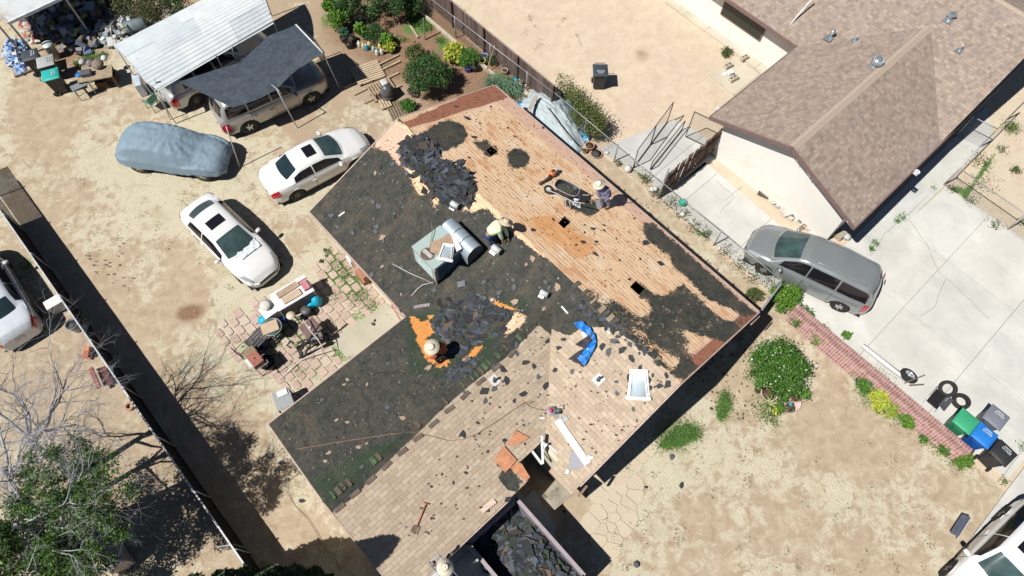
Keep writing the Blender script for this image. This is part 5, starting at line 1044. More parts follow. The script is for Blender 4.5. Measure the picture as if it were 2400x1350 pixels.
for x, y, s in [(1094, 278, .34), (1110, 322, .3), (1125, 290, .2), (1070, 250, .22), (1170, 208, .3), (1100, 370, .22), (1190, 300, .14), (1388, 537, .28), (1365, 568, .3), (1398, 567, .24), (1513, 570, .38), (1487, 512, .16), (1395, 597, .3), (1416, 541, .2), (1250, 540, .3), (1547, 618, .36), (1475, 655, .2), (1500, 608, .14), (1370, 545, .14), (1415, 528, .18), (1297, 515, .18), (1350, 575, .16), (1452, 610, .14), (1272, 300, .2), (1345, 445, .14), (1205, 320, .2), (1150, 250, .18)]:
    scrap(x, y, s, r_.choice([0, 1, 2, 3, 4, 5, 6, 7]), 'black felt scrap left on the bare orange deck', 'scraps on the bare deck')
for x, y, s in [(630, 1068, .34), (657, 1085, .24), (650, 1102, .3), (672, 1125, .2), (706, 1174, .22), (1574, 1072, .3), (1513, 1142, .18), (1597, 1137, .28), (1876, 783, 0), (752, 612, .3), (764, 600, .2), (760, 586, .2), (875, 760, .2), (878, 752, .14), (1490, 1324, .2), (1315, 1181, .2), (1323, 1200, .18), (1305, 1170, .14), (1667, 958, .2)]:
    if s: scrap(x, y, s, r_.choice([0, 1, 2, 8, 9]), 'dark shingle scrap fallen on the ground beside the house', 'scraps fallen on the ground', .04)
pile('fallen_crumbs', 'dark crumbs fallen on the dirt below the front eave', [(1600, 880), (1760, 760), (1860, 900), (1720, 1000)], 120, .0, islandmat([(.05, .05, .05), (.14, .11, .08)]), .03, .12, hf=.02, seed=10, single=True)
pile('fallen_crumbs', 'dark crumbs fallen on the dirt strip behind the deck eave', [(1420, 400), (1560, 520), (1760, 700), (1700, 690), (1540, 560)], 90, .0, islandmat([(.05, .05, .05), (.14, .11, .08)]), .03, .1, hf=.02, seed=12, single=True)
pile('fallen_crumbs', 'dark crumbs lying on the dry yard near the tall fence', [(200, 590), (300, 560), (330, 700), (200, 640)], 30, .0, islandmat([(.10, .08, .05), (.14, .11, .08)]), .03, .1, hf=.02, seed=13, single=True)
# ---- rooftop cooler
MINT = M((.40, .50, .47), .55, var=.05, sc=2); DKM = M((.10, .15, .19), .7, var=.15, sc=3)
cb = RP(1030, 650); hb = 1.02; c0 = [P(965, 573, cb.z+hb), P(1031, 524, cb.z+hb), P(1084, 585, cb.z+hb), P(1019, 624, cb.z+hb)]
o_ = c0[0]; ex = (c0[1]-c0[0]); ey = (c0[3]-c0[0]); org = (c0[0]+c0[2])/2; Lx = ex.length; Ly = ey.length; az = math.atan2(ex.y, ex.x)
root = thing('rooftop_cooler', 'mint green evaporative cooler standing on the felt slope under scrap', 'air cooler', (org.x, org.y, cb.z-.05), az)
ck = MB().box((0, 0, hb/2+.05), (Lx, Ly, hb-.05)).build('cabinet', MINT, root, bevel=.015); mb = MB().box((0, 0, hb+.04), (Lx+.03, Ly+.03, .03)); mb.build('lid', MINT, root, bevel=.008)
mb = MB(); 
for s in (-1, 1):
    for k in range(9): mb.box((s*(Lx/2+.012), 0, .2+k*.085), (.02, Ly-.25, .03), R3(0, s*.5, 0))
mb.build('louvre_panel', M((.34, .42, .41), .6), root); mb = MB()
for k in range(9): mb.box((0, -(Ly/2+.012), .2+k*.085), (Lx-.25, .02, .03), R3(-.5, 0, 0))
mb.build('louvre_panel', DKM, root)
lc = Vector((-.33*Lx, .0, hb+.06)); mb = MB(); mb.ring(lc, .245, .015, 30, 8); mb.lathe([(.235, 0), (.235, .005)], 28, lc-Vector((0, 0, .0)), mi=1)
for k in range(-5, 6): mb.bar((lc.x+k*.04, lc.y-math.sqrt(.055-k*k*.0016), lc.z+.01), (lc.x+k*.04, lc.y+math.sqrt(.055-k*k*.0016), lc.z+.01), .008)
mb.build('fan_opening', [M((.30, .22, .18), .6), M((.10, .075, .06), .8)], root); MB().box((lc.x, lc.y, lc.z+.02), (.14, .42, .02), R3(0, 0, .1)).build('fan_blade', M((.50, .47, .45), .5), root)
mb = MB()
for p, q in (((-Lx/2, -Ly/2-.02, 1.0), (-Lx/2, -Ly/2-.02, -.1)), ((Lx/2, -Ly/2-.02, 1.0), (Lx/2, -Ly/2-.02, -.2))): mb.bar(p, q, .05)
mb.build('stand', M((.5, .36, .26), .8), root)
mb = MB().tube([(-.2*Lx, .1, hb+.06), (.2*Lx, .45*Ly, hb+.18), (.35*Lx, .7*Ly, hb+.25)], .012, 6); tag(mb.build('loose_rod', M((.22, .20, .17), .7), None, root.location, az), 'thin dark rod leaning across the lid of the rooftop cooler', 'rod')
ductp = (P(1042, 530, cb.z+.85), P(1102, 590, cb.z+.85)); d_ = ductp[1]-ductp[0]; r2 = thing('duct_section', 'large rounded galvanised duct section lying behind the rooftop cooler', 'duct', tuple((RP(1080, 580)+RP(1085, 570))/2), math.atan2(d_.y, d_.x)); DG = M((.42, .50, .56), .45, .35, var=.12, sc=3)
mb = MB(); Ld = d_.length+.1; ns = 18; rad = .34
for i in range(ns):
    a_, b_ = math.pi*i/ns, math.pi*(i+1)/ns; A_, B_ = (rad*math.cos(a_), .42+rad*math.sin(a_)), (rad*math.cos(b_), .42+rad*math.sin(b_)); mb.add([(-Ld/2, A_[0], A_[1]), (Ld/2, A_[0], A_[1]), (Ld/2, B_[0], B_[1]), (-Ld/2, B_[0], B_[1])], [(0, 1, 2, 3)], sm=True)
for y in (-rad, rad): mb.box((0, y*.99, .2), (Ld, .015, .46))
for s in (-1, 1): mb.add([(s*Ld/2, rad*math.cos(math.pi*i/ns), .42+rad*math.sin(math.pi*i/ns)) for i in range(ns+1)]+[(s*Ld/2, -rad, .0), (s*Ld/2, rad, .0)], [tuple(range(ns+3))], 1)
mb.build('duct_shell', [DG, M((.05, .07, .09), .7)], r2); 
for x in (-.2, .22): MB().add([(x+dx, (rad+.008)*math.cos(math.pi*i/ns), .42+(rad+.008)*math.sin(math.pi*i/ns)) for i in range(ns+1) for dx in (-.012, .012)], [(2*i, 2*i+1, 2*i+3, 2*i+2) for i in range(ns)]).build('strap', BLKP, r2)
tz = cb.z+hb+.05
CARD = M((.42, .30, .21), .85, var=.15, sc=4, bump=.2); CARDP = M((.55, .42, .30), .85, var=.1, sc=4, bump=.2)
def atop(name, px_, h, mat, label, cat, amp=.01, th=.012, sc=5): 
    o = sheet(name, px_, h, mat, amp, th, .08, sc, len(name), rp=False); return tag(o, label, cat)
atop('cardboard', [(1010, 568), (1032, 560), (1056, 545), (1072, 560), (1066, 590), (1062, 610), (1030, 600), (1008, 590)], tz+.03, CARD, 'torn brown cardboard piece on top of the rooftop cooler', 'cardboard', .03)
atop('metal_flashing', [(1055, 545), (1062, 544), (1083, 583), (1070, 590)], tz+.1, M((.75, .75, .76), .5, var=.05), 'narrow pale metal flashing strip on the right edge of the rooftop cooler', 'flashing', .02)
def scoop(loc, rz, s, label, rx=0., ry=0., mat=None):
    r = thing('roof_vent', label, 'roof vent', loc, (rx, ry, rz)); W_ = mat or M((.80, .80, .80), .5, var=.03); MB().prism([(-.36*s, -.48*s), (.36*s, -.48*s), (.27*s, .48*s), (-.27*s, .48*s)], .004, .02).build('base_plate', W_, r)
    mb = MB(); n = 16
    def f(a, b): th = math.pi*b; rr = .19*s+.05*s*(1-a); return (rr*math.cos(th), (-.36+.66*a)*s, .02+.9*rr*math.sin(th))
    mb.grid(lambda a, b: (f(a, b)[0], f(a, b)[1], .02+.13*s*(1-a)**1.5*math.sin(math.pi*b)), 8, n); mb.build('hood', M((.58, .68, .73), .35, .3, var=.08), r)
    mb = MB(); mb.box((0, -.42*s, .06*s), (.80*s, .10*s, .10*s)); mb.add([(.30*s*math.cos(math.pi*i/n), -.37*s, .02+.22*s*math.sin(math.pi*i/n)) for i in range(n+1)]+[], [tuple(range(n+1))]); mb.build('front_lip', W_, r, bevel=.02*s)
    mb = MB(); 
    for sg in (-1, 1): mb.bar((sg*.28*s, -.37*s, .05), (sg*.20*s, .34*s, .04), .03*s, .07*s)
    mb.build('side_rib', W_, r); return r
p = RP(1497, 902); n_ = rnorm(p); e_ = n_.to_track_quat('Z', 'Y').to_euler(); q4 = (n_.to_track_quat('Z', 'Y').to_matrix() @ Matrix.Rotation(.06-math.radians(0)+ROLL, 3, 'Z'))
v_ = scoop(p+n_*.03, 0, 1., 'white half round roof vent lying loose on the tan shingles'); v_.rotation_euler = (Matrix.Rotation(0, 3, 'Z')).to_euler(); v_.rotation_euler = (n_.rotation_difference(Vector((0, 0, 1))).inverted().to_matrix() @ Matrix.Rotation(-.06, 3, 'Z')).to_euler()
for x_, y_, s_ in ((1476, 885, .34), (1478, 905, .26), (1520, 890, .3), (1522, 908, .3), (1485, 872, .2), (1514, 874, .22)): scrap(x_, y_, s_, random.randrange(8), 'torn dark shingle scrap crowding the loose white roof vent', 'scraps around the loose vent')
v_ = scoop(Vector(P(1047, 592, tz+.12)), -.15, .72, 'white half round vent piece lying on top of the rooftop cooler')
pp = [P(1030, 560, tz+.1)]
def can(x, y, label, yaw, lying=True, s=1.):
    p = RP(x, y); r = thing('vent_can', label, 'vent', p+Vector((0, 0, .01)), yaw); W_ = M((.62, .66, .68), .5, .2, var=.1, sc=8)
    if lying: MB().lathe([(.105*s, -.16*s), (.11*s, -.15*s), (.11*s, .16*s), (.09*s, .16*s), (.085*s, -.1*s), (0, -.1*s)], 20, (0, 0, .16*s), R3(0, math.pi/2, 0)).build('can_body', [W_], r); MB().lathe([(.085*s, .0), (.085*s, .004)], 16, (.161*s, 0, .16*s), R3(0, math.pi/2, 0)).build('can_mouth', BLKP, r); MB().box((-.1*s, -.06*s, .02), (.22*s, .3*s, .01)).build('flashing', W_, r)
    else: MB().box((0, 0, .01), (.36, .36, .012)).build('flashing', W_, r); MB().lathe([(.14, .01), (.09, .05), (.075, .06), (.075, .34)], 18).build('pipe', W_, r); MB().lathe([(.075, .33), (.12, .34), (.125, .40), (.10, .43), (0, .44)], 20).build('rain_cap', W_, r)
    return lean(r, yaw) if lying else r
can(1070, 484, 'lying white vent can at the lower end of the shingle heap near the ridge', -.6); can(1167, 588, 'lying white vent can at the feet of the lime shirted worker', -.7, s=1.1); can(1278, 690, 'lying white vent can on the felt slope left of the blue tarp', -.5, s=.9); can(1349, 478, 'upright galvanised vent with round cap between wheelbarrow and shovel', 0, False)
for x, y, l in ((1159, 892, 'white flashed plumbing pipe left of centre on the tan shingles'), (1403, 890, 'white flashed plumbing pipe between the blue tarp and the loose roof vent')):
    p = RP(x, y); r = thing('plumbing_vent', l, 'vent pipe', p); e = rnorm(p).to_track_quat('Z', 'Y').to_matrix(); MB().box((0, 0, .015), (.30, .34, .01), e).build('flashing', M((.72, .70, .68), .6, var=.1, sc=20), r); MB().lathe([(.08, 0), (.035, .1), (.035, .28), (.022, .28), (.022, .16)], 14).build('pipe', M((.12, .12, .12), .7), r)
# ---- wheelbarrow
bp_ = RP(1318, 470); r = thing('wheelbarrow', 'black tray wheelbarrow filled with dark crumbs parked on the bare deck', 'wheelbarrow', bp_, ang((1352, 470), (1303, 452), 3)); 
mb = MB()
def tray(a, b):
    ex = .48 if True else 0; u_ = a*2-1; th = 2*math.pi*a
    rim = (0.46*math.copysign(abs(math.cos(th))**.6, math.cos(th)), .33*math.copysign(abs(math.sin(th))**.6, math.sin(th))); k = .55+.45*b; return (rim[0]*k+.03, rim[1]*k, .34+.30*b)
mb.grid(tray, 36, 6); mb.add([tray(i/36, 0) for i in range(36)], [tuple(range(36))]); o = mb.build('tray', M((.02, .022, .026), .45, var=.2), r); m = o.modifiers.new('t', 'SOLIDIFY'); m.thickness = .01
MB().tube([tray(i/36, 1.0) for i in range(37)], .013, 6).build('tray_rim', M((.45, .46, .47), .5), r)
mb = MB(); WBM = M((.50, .50, .51), .5, .2, var=.15)
for s in (-1, 1): mb.tube([(-.95, s*.27, .62), (-.4, s*.24, .36), (.35, s*.10, .26), (.62, s*.06, .19)], .018, 8)
mb.build('handle_frame', WBM, r); mb = MB()
for s in (-1, 1): mb.tube([(-.25, s*.24, .33), (-.42, s*.26, .02), (-.22, s*.26, .02), (-.08, s*.22, .32)], .015, 6)
mb.build('leg', WBM, r); wt = MB().ring((.62, 0, .19), .15, .045, 22, 8, R3(math.pi/2, 0, 0)).build('wheel', TYRE, r); MB().lathe([(.11, -.02), (.11, .02)], 18, (.62, 0, .19), R3(math.pi/2, 0, 0)).build('hub', WBM, wt)
for s in (-1, 1): MB().tube([(-.95, s*.27, .62), (-.80, s*.265, .55)], .024, 8).build('grip', BLKP, r)
mb = MB(); rr_ = np.random.default_rng(3)
for _ in range(260):
    a_ = rr_.uniform(0, 6.28); d = math.sqrt(rr_.random()); x, y = .40*d*math.cos(a_)+.0, .27*d*math.sin(a_); mb.box((x, y, .50+.06*(1-d)+rr_.uniform(0, .03)), (rr_.uniform(.03, .1), rr_.uniform(.03, .09), .012), R3(*rr_.uniform(-.6, .6, 2), rr_.uniform(0, 6)))
tag(mb.build('felt_crumbs', islandmat([(.05, .055, .04), (.09, .09, .065), (.13, .13, .10), (.04, .04, .04)]), None, bp_, r.rotation_euler.z), 'dark granular felt crumbs heaped in the wheelbarrow tray', 'debris', kind='stuff')
bpy.context.view_layer.update(); rz_ = ang((1352, 470), (1303, 452), 3); lean(r, rz_); lean(bpy.data.objects['felt_crumbs'], rz_)
# ---- shovel held by the worker
r = thing('shovel', 'broad silver shovel held by the blue shirted worker', 'shovel', RP(1406, 484)); c = r.location; a_, b_ = P(1449, 446, c.z+1.05)-c, P(1406, 468, c.z+.45)-c
MB().tube([a_, b_, P(1408, 476, c.z+.18)-c], .017, 8).build('handle', M((.30, .19, .12), .7), r)
q = [P(x, y, c.z+z)-c for x, y, z in ((1394, 468, .22), (1418, 466, .22), (1416, 480, .06), (1400, 492, .04))]; o = MB().add(q, [(0, 1, 2, 3)]).build('blade', M((.50, .53, .55), .35, .5, var=.1), r); o.modifiers.new('t', 'SOLIDIFY').thickness = .01
r = thing('long_bar', 'long dark scraper bar leaning left of the shovel worker', 'tool', RP(1380, 474)); c = r.location; MB().tube([Vector((0, 0, .03)), P(1402, 466, c.z+.1)-c], .016, 8).build('shaft', M((.10, .07, .05), .7), r); MB().box((-.06, -.03, .03), (.16, .10, .03), R3(0, 0, .5)).build('head', BLKP, r)
# ---- leaf blower
p = RP(1292, 412); r = thing('leaf_blower', 'orange leaf blower with long black tube lying on the bare deck', 'leaf blower', p, ang((1298, 404), (1265, 440), 3)); ORP = M((.70, .20, .07), .45, var=.1, coat=.3)
MB().lathe([(0, -.16), (.10, -.14), (.13, -.03), (.12, .08), (.06, .15), (0, .16)], 16, (0, .0, .14), R3(0, math.pi/2, 0)).build('motor_housing', ORP, r); MB().box((-.24, .0, .16), (.18, .14, .16)).build('air_filter', M((.62, .64, .66), .5), r, bevel=.03)
MB().tube([(.08, .0, .12), (.35, .05, .10), (.62, .02, .07), (.82, -.02, .06)], [.055, .05, .045, .06], 12).build('blower_tube', M((.07, .05, .05), .5), r); MB().tube([(-.1, 0, .24), (0, 0, .32), (.12, 0, .26)], .02, 6).build('grip', BLKP, r)
lean(r, ang((1298, 404), (1265, 440), 3))
# ---- tarp, saw, cord, planks
TB = M((.02, .20, .62), .45, var=.25, sc=9, coat=.2, bump=.4); TBK = M((.05, .045, .05), .7, var=.4, sc=7, bump=.5)
r = thing('blue_tarp', 'crumpled tarp with bright blue and black sides lying on the tan shingles', 'tarp')
sheet('blue_side', [(1344, 761), (1362, 755), (1380, 768), (1392, 784), (1397, 803), (1392, 820), (1380, 842), (1369, 860), (1352, 842), (1366, 826), (1380, 806), (1374, 786), (1356, 774)], .06, TB, .10, .006, .035, 6, 3, parent=r, fold=.6)
sheet('black_side', [(1331, 842), (1347, 831), (1360, 838), (1369, 858), (1366, 861)], .05, TBK, .07, .006, .035, 7, 4, parent=r, fold=.5); sheet('black_side', [(1348, 810), (1372, 792), (1388, 782), (1386, 800), (1368, 818)], .10, TBK, .09, .006, .035, 7, 5, parent=r, fold=.5); sheet('black_side', [(1347, 830), (1366, 818), (1378, 806), (1362, 830), (1352, 840)], .08, TBK, .09, .006, .035, 7, 6, parent=r)
sheet('pale_patch', [(1362, 778), (1376, 774), (1384, 790), (1368, 796)], .05, M((.66, .66, .60), .6, var=.1), .04, .006, .05, 5, 8, parent=r)
def board(name, a, b, wd, th, label, mat, cat, dz=.03, dz2=None):
    p, q = RP(*a, dz), RP(*b, dz if dz2 is None else dz2); return tag(MB().bar(p, q, wd, th).build(name, mat, bevel=.003), label, cat)
board('plank', (1306, 985), (1378, 1088), .24, .04, 'long white painted plank beside the roof opening', WHT, 'plank', .07); board('plank', (1322, 978), (1340, 1000), .3, .02, 'short grey metal strip under the top end of the white plank', M((.40, .40, .42), .5), 'metal strip', .02) if False else None
PLY = M((.62, .28, .15), .8, var=.25, sc=7, bump=.1)
tag(sheet('plywood_piece', [(1208, 1008), (1242, 1026), (1216, 1040), (1188, 1046)], .05, PLY, 0, .018, rp=True, step=.3), 'triangular orange plywood offcut above the roof opening', 'plywood'); tag(sheet('plywood_piece', [(1181, 1045), (1211, 1078), (1184, 1108), (1157, 1078)], .06, PLY, 0, .018, rp=True, step=.3), 'large square orange plywood offcut left of the roof opening', 'plywood')
tag(sheet('plywood_piece', [(1213, 1083), (1222, 1086), (1242, 1118), (1232, 1128), (1196, 1096)], .04, PLY, 0, .018, rp=True, step=.3), 'orange plywood strip along the left lip of the roof opening', 'plywood')
tag(sheet('grey_board', [(1338, 1056), (1352, 1060), (1372, 1088), (1348, 1102), (1331, 1099)], .04, M((.33, .32, .36), .7, var=.05), 0, .018, rp=True, step=.3), 'grey pointed board under the lower end of the white plank', 'board')
tag(sheet('white_offcut', [(1377, 1066), (1393, 1071), (1380, 1082)], .05, WHT, 0, .014, step=.3), 'small white triangular offcut right of the white plank', 'offcut'); tag(sheet('white_offcut', [(1328, 1098), (1335, 1102), (1332, 1111), (1324, 1108)], .05, WHT, 0, .014, step=.3), 'small white offcut below the grey pointed board', 'offcut'); tag(sheet('white_offcut', [(1266, 977), (1278, 977), (1276, 983), (1266, 982)], .03, WHT, 0, .014, step=.3), 'small white offcut left of the circular saw', 'offcut')
tag(sheet('roof_paper', [(1310, 978), (1326, 972), (1333, 984), (1318, 992)], .03, M((.36, .36, .38), .7), 0, .01, step=.3), 'small grey flashing piece right of the circular saw', 'flashing')
board('pink_board', (1128, 1198), (1160, 1173), .17, .03, 'short pale pink board near the lower eave', M((.72, .55, .44), .8, var=.1), 'board'); board('white_bar', (1316, 718), (1331, 735), .06, .03, 'small white bar on the felt above the tarp', WHT, 'bar'); board('white_bar', (794, 507), (808, 497), .06, .03, 'small white bar near the far corner of the felt slope', WHT, 'bar'); board('grey_board', (970, 720), (1008, 714), .12, .03, 'short grey board above the shingle heap near the eave', M((.30, .27, .27), .8), 'board'); board('white_bar', (1422, 775), (1430, 782), .07, .03, 'tiny white bar right of the tarp top', WHT, 'bar'); board('white_bar', (1072, 668), (1090, 663), .22, .02, 'grey shingle sheet with a white stripe below the cooler', M((.17, .18, .21), .8), 'shingle sheet')
tag(MB().tube([RP(919, 618, .05), RP(960, 640, .06), RP(1016, 664, .07)], .018, 6).build('old_pipe', M((.50, .47, .42), .6, var=.2)), 'long thin pale pipe lying on the felt left of the cooler', 'pipe'); tag(MB().tube([RP(1016, 662, .06), RP(990, 668, .06), RP(978, 678, .05), RP(964, 694, .02)], .02, 6).build('old_pipe', M((.50, .47, .42), .6, var=.2)), 'short bent pale pipe below the cooler', 'pipe')
p = RP(1297, 966); r = thing('circular_saw', 'circular saw with red guard lying above the white plank', 'power saw', p, -.5); MB().lathe([(.0, -.02), (.15, -.02), (.15, .02), (0, .02)], 24, (-.08, -.02, .08), R3(.25, 0, 0)).build('blade_guard', M((.55, .55, .57), .4, .5), r); MB().lathe([(.05, 0), (.075, .03), (.03, .05)], 16, (-.08, -.02, .10), R3(.25, 0, 0)).build('red_cover', M((.55, .03, .10), .4), r)
MB().lathe([(0, 0), (.07, .01), (.07, .16), (0, .18)], 14, (.05, .08, .10), R3(0, math.pi/2, .4)).build('motor', M((.10, .15, .17), .5), r); MB().tube([(.1, -.02, .10), (.2, .02, .17), (.24, .12, .12)], .025, 8).build('handle', BLKP, r); MB().box((.02, 0, .02), (.40, .26, .01)).build('base_plate', M((.5, .5, .5), .4, .5), r)
cord = [(1285, 962), (1262, 960), (1240, 952), (1228, 942), (1222, 950), (1244, 945), (1250, 940), (1225, 946), (1190, 970), (1160, 990), (1120, 1015), (1085, 1030), (1050, 1033), (1010, 1022), (960, 1012), (900, 1020), (800, 1035), (700, 1052), (672, 1056)]
tag(MB().tube([RP(x, y, .035) for x, y in cord], .008, 6).build('power_cord', M((.36, .19, .14), .6)), 'thin orange power cord snaking across the roof to the saw', 'cord')
tag(MB().tube([P(x, y, .04) for x, y in ((700, 1108), (672, 1130), (674, 1155), (690, 1185), (720, 1215), (745, 1255), (765, 1290), (785, 1300), (790, 1290), (783, 1305), (800, 1335))], .008, 6).build('power_cord', M((.12, .08, .06), .6)), 'dark cord lying on the dirt along the house end wall', 'cord')
# ---- pitchfork
r = thing('pitchfork', 'red handled pitchfork lying on the tan shingles', 'pitchfork'); RDW = M((.50, .16, .09), .6, var=.2); MB().tube([RP(998, 1182, .05), RP(977, 1232, .05)], .017, 8).build('shaft', RDW, r); MB().tube([RP(992, 1178, .05), RP(1005, 1182, .05)], .02, 8).build('t_handle', RDW, r)
mb = MB(); mb.tube([RP(968, 1232, .05), RP(977, 1231, .05), RP(983, 1236, .05)], .012, 6)
for a_, b_ in (((968, 1232), (963, 1247)), ((973, 1232), (967, 1250)), ((978, 1233), (971, 1252)), ((983, 1236), (977, 1253))): mb.tube([RP(*a_, .05), RP((a_[0]+b_[0])/2-1, (a_[1]+b_[1])/2, .05), RP(*b_, .03)], .009, 6)
mb.build('tines', M((.09, .05, .05), .6), r)
# ---- dumpster
hD = 1.75; ua, wa = UP(1097, 1274, hD); ub, wb = UP(1210, 1169, hD); uc, wc = UP(1384, 1335, hD); u0, w0, w1, u1 = (ua+ub)/2, wa, wb, uc+.0
r = thing('dumpster', 'open steel dumpster full of torn shingles parked under the eave', 'dumpster'); DMI = M((.30, .29, .33), .6, .3, var=.15, sc=5, dirt=(.18, .14, .12)); DM = M((.10, .10, .11), .6, .3, var=.2)
def dwall(a, b, nm='side_wall'):
    p, q = G(*a), G(*b); L = (q-p).length; az_ = math.atan2(q.y-p.y, q.x-p.x); m = (p+q)/2; o = MB().box((m.x, m.y, (hD+.25)/2), (L, .07, hD-.25), az_).build(nm, DMI, r); rr = MB()
    rr.bar((p.x, p.y, hD), (q.x, q.y, hD), .12, .10); rr.build('top_rail', M((.42, .36, .38), .5, .2, var=.1), r)
    rb = MB(); n = max(2, int(L/.8))
    for i in range(n+1): s_ = p.lerp(q, i/n); rb.box((s_.x, s_.y, hD/2), (.09, .16, hD-.3), az_)
    rb.build('rib', DM, r)
dwall((u0, w1), (u1, w1)); dwall((u0, w0), (u1+1.2, w0)); dwall((u0-.0, w0), (u0, w1), 'end_wall'); dwall((u1, w1), (u1, w0), 'end_wall')
cc = G((u0+u1)/2, (w0+w1)/2); MB().box((cc.x, cc.y, .2), (u1-u0, w1-w0, .12), UROT).build('floor', DM, r)
dp = [G(u0+.35, w0+.12), G(u1-.05, w0+.12), G(u1-.05, w1-.12), G(u0+.35, w1-.12)]
rD = np.random.default_rng(5); mb = MB()
for _ in range(1100):
    a_, b_ = rD.random(), rD.random(); u_ = u0+.15+(u1-u0-.25)*a_; w_ = w0+.15+(w1-w0-.3)*b_; z = .75+.55*math.sin(math.pi*b_)**.6*min(1, a_*2.2)+.22*mn.noise(Vector((u_*1.3, w_*1.3, 0)))+rD.uniform(-.06, .06); c = G(u_, w_, z); s = rD.uniform(.2, .75)
    n = Vector((rD.normal()*.24, rD.normal()*.24, 1)).normalized(); rot = n.to_track_quat('Z', 'Y').to_matrix() @ Matrix.Rotation(rD.uniform(0, 6.28), 3, 'Z'); m = 5; q = [c+rot @ Vector((s*.55*math.cos(2*math.pi*i/m)*rD.uniform(.7, 1.2), s*.38*math.sin(2*math.pi*i/m)*rD.uniform(.7, 1.2), rD.normal()*.015)) for i in range(m)]
    mb.add(q+[v-Vector((0, 0, .008)) for v in q], [tuple(range(m)), tuple(range(2*m-1, m-1, -1))]+[(i, i+m, (i+1) % m+m, (i+1) % m) for i in range(m)])
tag(mb.build('shingle_load', SHM2), 'jumbled load of torn shingles heaped inside the dumpster', 'debris', kind='stuff')
r = thing('side_gutter', 'pale metal channel beside the lower dumpster wall', 'metal channel'); MB().bar(P(1130, 1322, .5), P(1172, 1356, .5), .3, .05).build('channel', M((.45, .5, .52), .4, .4), r)
# ================================================================== BINS, JUNK AND FURNITURE
BB = M((.028, .028, .030), .55, var=.25, sc=5); WTX = M((.72, .74, .75), .6, var=.05)
def bin_(x, y, rz, label, body, lid, txt=True, h=1.08, s=1., tc=WTX):
    c = P(x, y, h); r = thing('wheeled_bin', label, 'bin', (c.x, c.y, .05 if UW(c)[1] > 16 and UW(c)[0] > -2 else 0), rz)
    mb = MB(); mb.box((0, 0, .52), (.50*s, .48*s, .90), taper=1.22); mb.box((0, 0, .97), (.66*s, .64*s, .07)); mb.build('tub', body, r, bevel=.02)
    mb = MB(); f = lambda a, b: ((a-.5)*.72*s, (b-.5)*.68*s, 1.01+.07*math.sin(math.pi*min(1, max(0, a)))**.5*math.sin(math.pi*b)**.35)
    mb.grid(f, 14, 14); l_ = mb.build('lid', lid, r); MB().box((0, 0, 1.0), (.73*s, .69*s, .035)).build('lid_rim', lid, l_, bevel=.01)
    MB().tube([(-.36*s, -.22, .97), (-.44*s, -.22, 1.0), (-.44*s, .22, 1.0), (-.36*s, .22, .97)], .018, 6).build('handle', body, r)
    for sg in (-1, 1): MB().lathe([(.0, -.03), (.11, -.03), (.125, 0), (.11, .03), (0, .03)], 18, (-.26*s, sg*.27, .12), R3(math.pi/2, 0, 0)).build('wheel', TYRE, r)
    if txt: t_ = text('lettering', 'EDCO', .125, tc, l_, (.12, 0, 1.087), (0, 0, math.pi/2), .003); MB().box((.22, 0, 1.075), (.02, .26, .006)).build('lettering', tc, l_)
    return r
WD_ = math.atan2(UX, -UY)
b1 = bin_(1408, 162, -math.pi/2+.02, 'black wheeled bin standing alone in the sandy yard', BB, M((.05, .065, .085), .5, var=.15)); 
bin_(115, 172, WD_-.35, 'black wheeled bin with teal lid nearest the junk table', BB, M((.02, .42, .38), .5, var=.08)); bin_(103, 141, WD_-.35, 'black wheeled bin with pale grey lid in the row by the junk', BB, M((.40, .42, .42), .6, var=.08), True, tc=M((.5, .52, .52), .6)); bin_(67, 126, WD_-.35, 'dark lidded wheeled bin beside the blue bags', BB, M((.05, .06, .08), .55, var=.15))
bin_(2265, 987, WD_, 'green wheeled bin pushed against the brick wall', M((.03, .20, .10), .5), M((.05, .38, .19), .5, var=.08), False); bin_(2308, 1020, WD_, 'blue wheeled bin between the green bin and the black bin', M((.01, .08, .35), .5), M((.02, .20, .62), .5, var=.08)); bin_(2336, 978, WD_, 'grey wheeled bin behind the blue bin on the driveway', M((.12, .125, .14), .5), M((.20, .21, .25), .5, var=.08)); bin_(2352, 1062, WD_-.1, 'black wheeled bin at the street end of the brick wall', BB, M((.035, .035, .038), .5, var=.15))
def prop(name, label, cat, x, y, f, rz=0., z=0., h=0.):
    p = P(x, y, h); r = thing(name, label, cat, (p.x, p.y, z), rz); f(r); return r
def simple(name, label, cat, x, y, mb, mat, rz=0., z=0., h=0., bevel=0., group=None):
    p = P(x, y, h); o = mb.build(name, mat, None, (p.x, p.y, z), rz, bevel); return tag(o, label, cat, group)
GALT = M((.46, .50, .50), .45, .4, var=.12, sc=8)
prop('garbage_can', 'round galvanised garbage can with domed lid behind the bins', 'garbage can', 109, 103, lambda r: (MB().lathe([(.20, 0), (.235, .75), (.24, .76)], 24).build('can', GALT, r), MB().lathe([(.255, .76), (.25, .79), (.1, .83), (0, .84)], 24).build('lid', M((.55, .62, .62), .45, .3, var=.1), r)), h=.8)
SCR = [(.50, .52, .54), (.10, .14, .26), (.20, .14, .10), (.05, .05, .06), (.32, .25, .18), (.16, .19, .24), (.34, .36, .42), (.22, .23, .25), (.10, .09, .08), (.38, .36, .14), (.14, .17, .25), (.42, .44, .50), (.08, .10, .14)]  # junk pile colours, darkened: the lean-to roof's shade is put into them
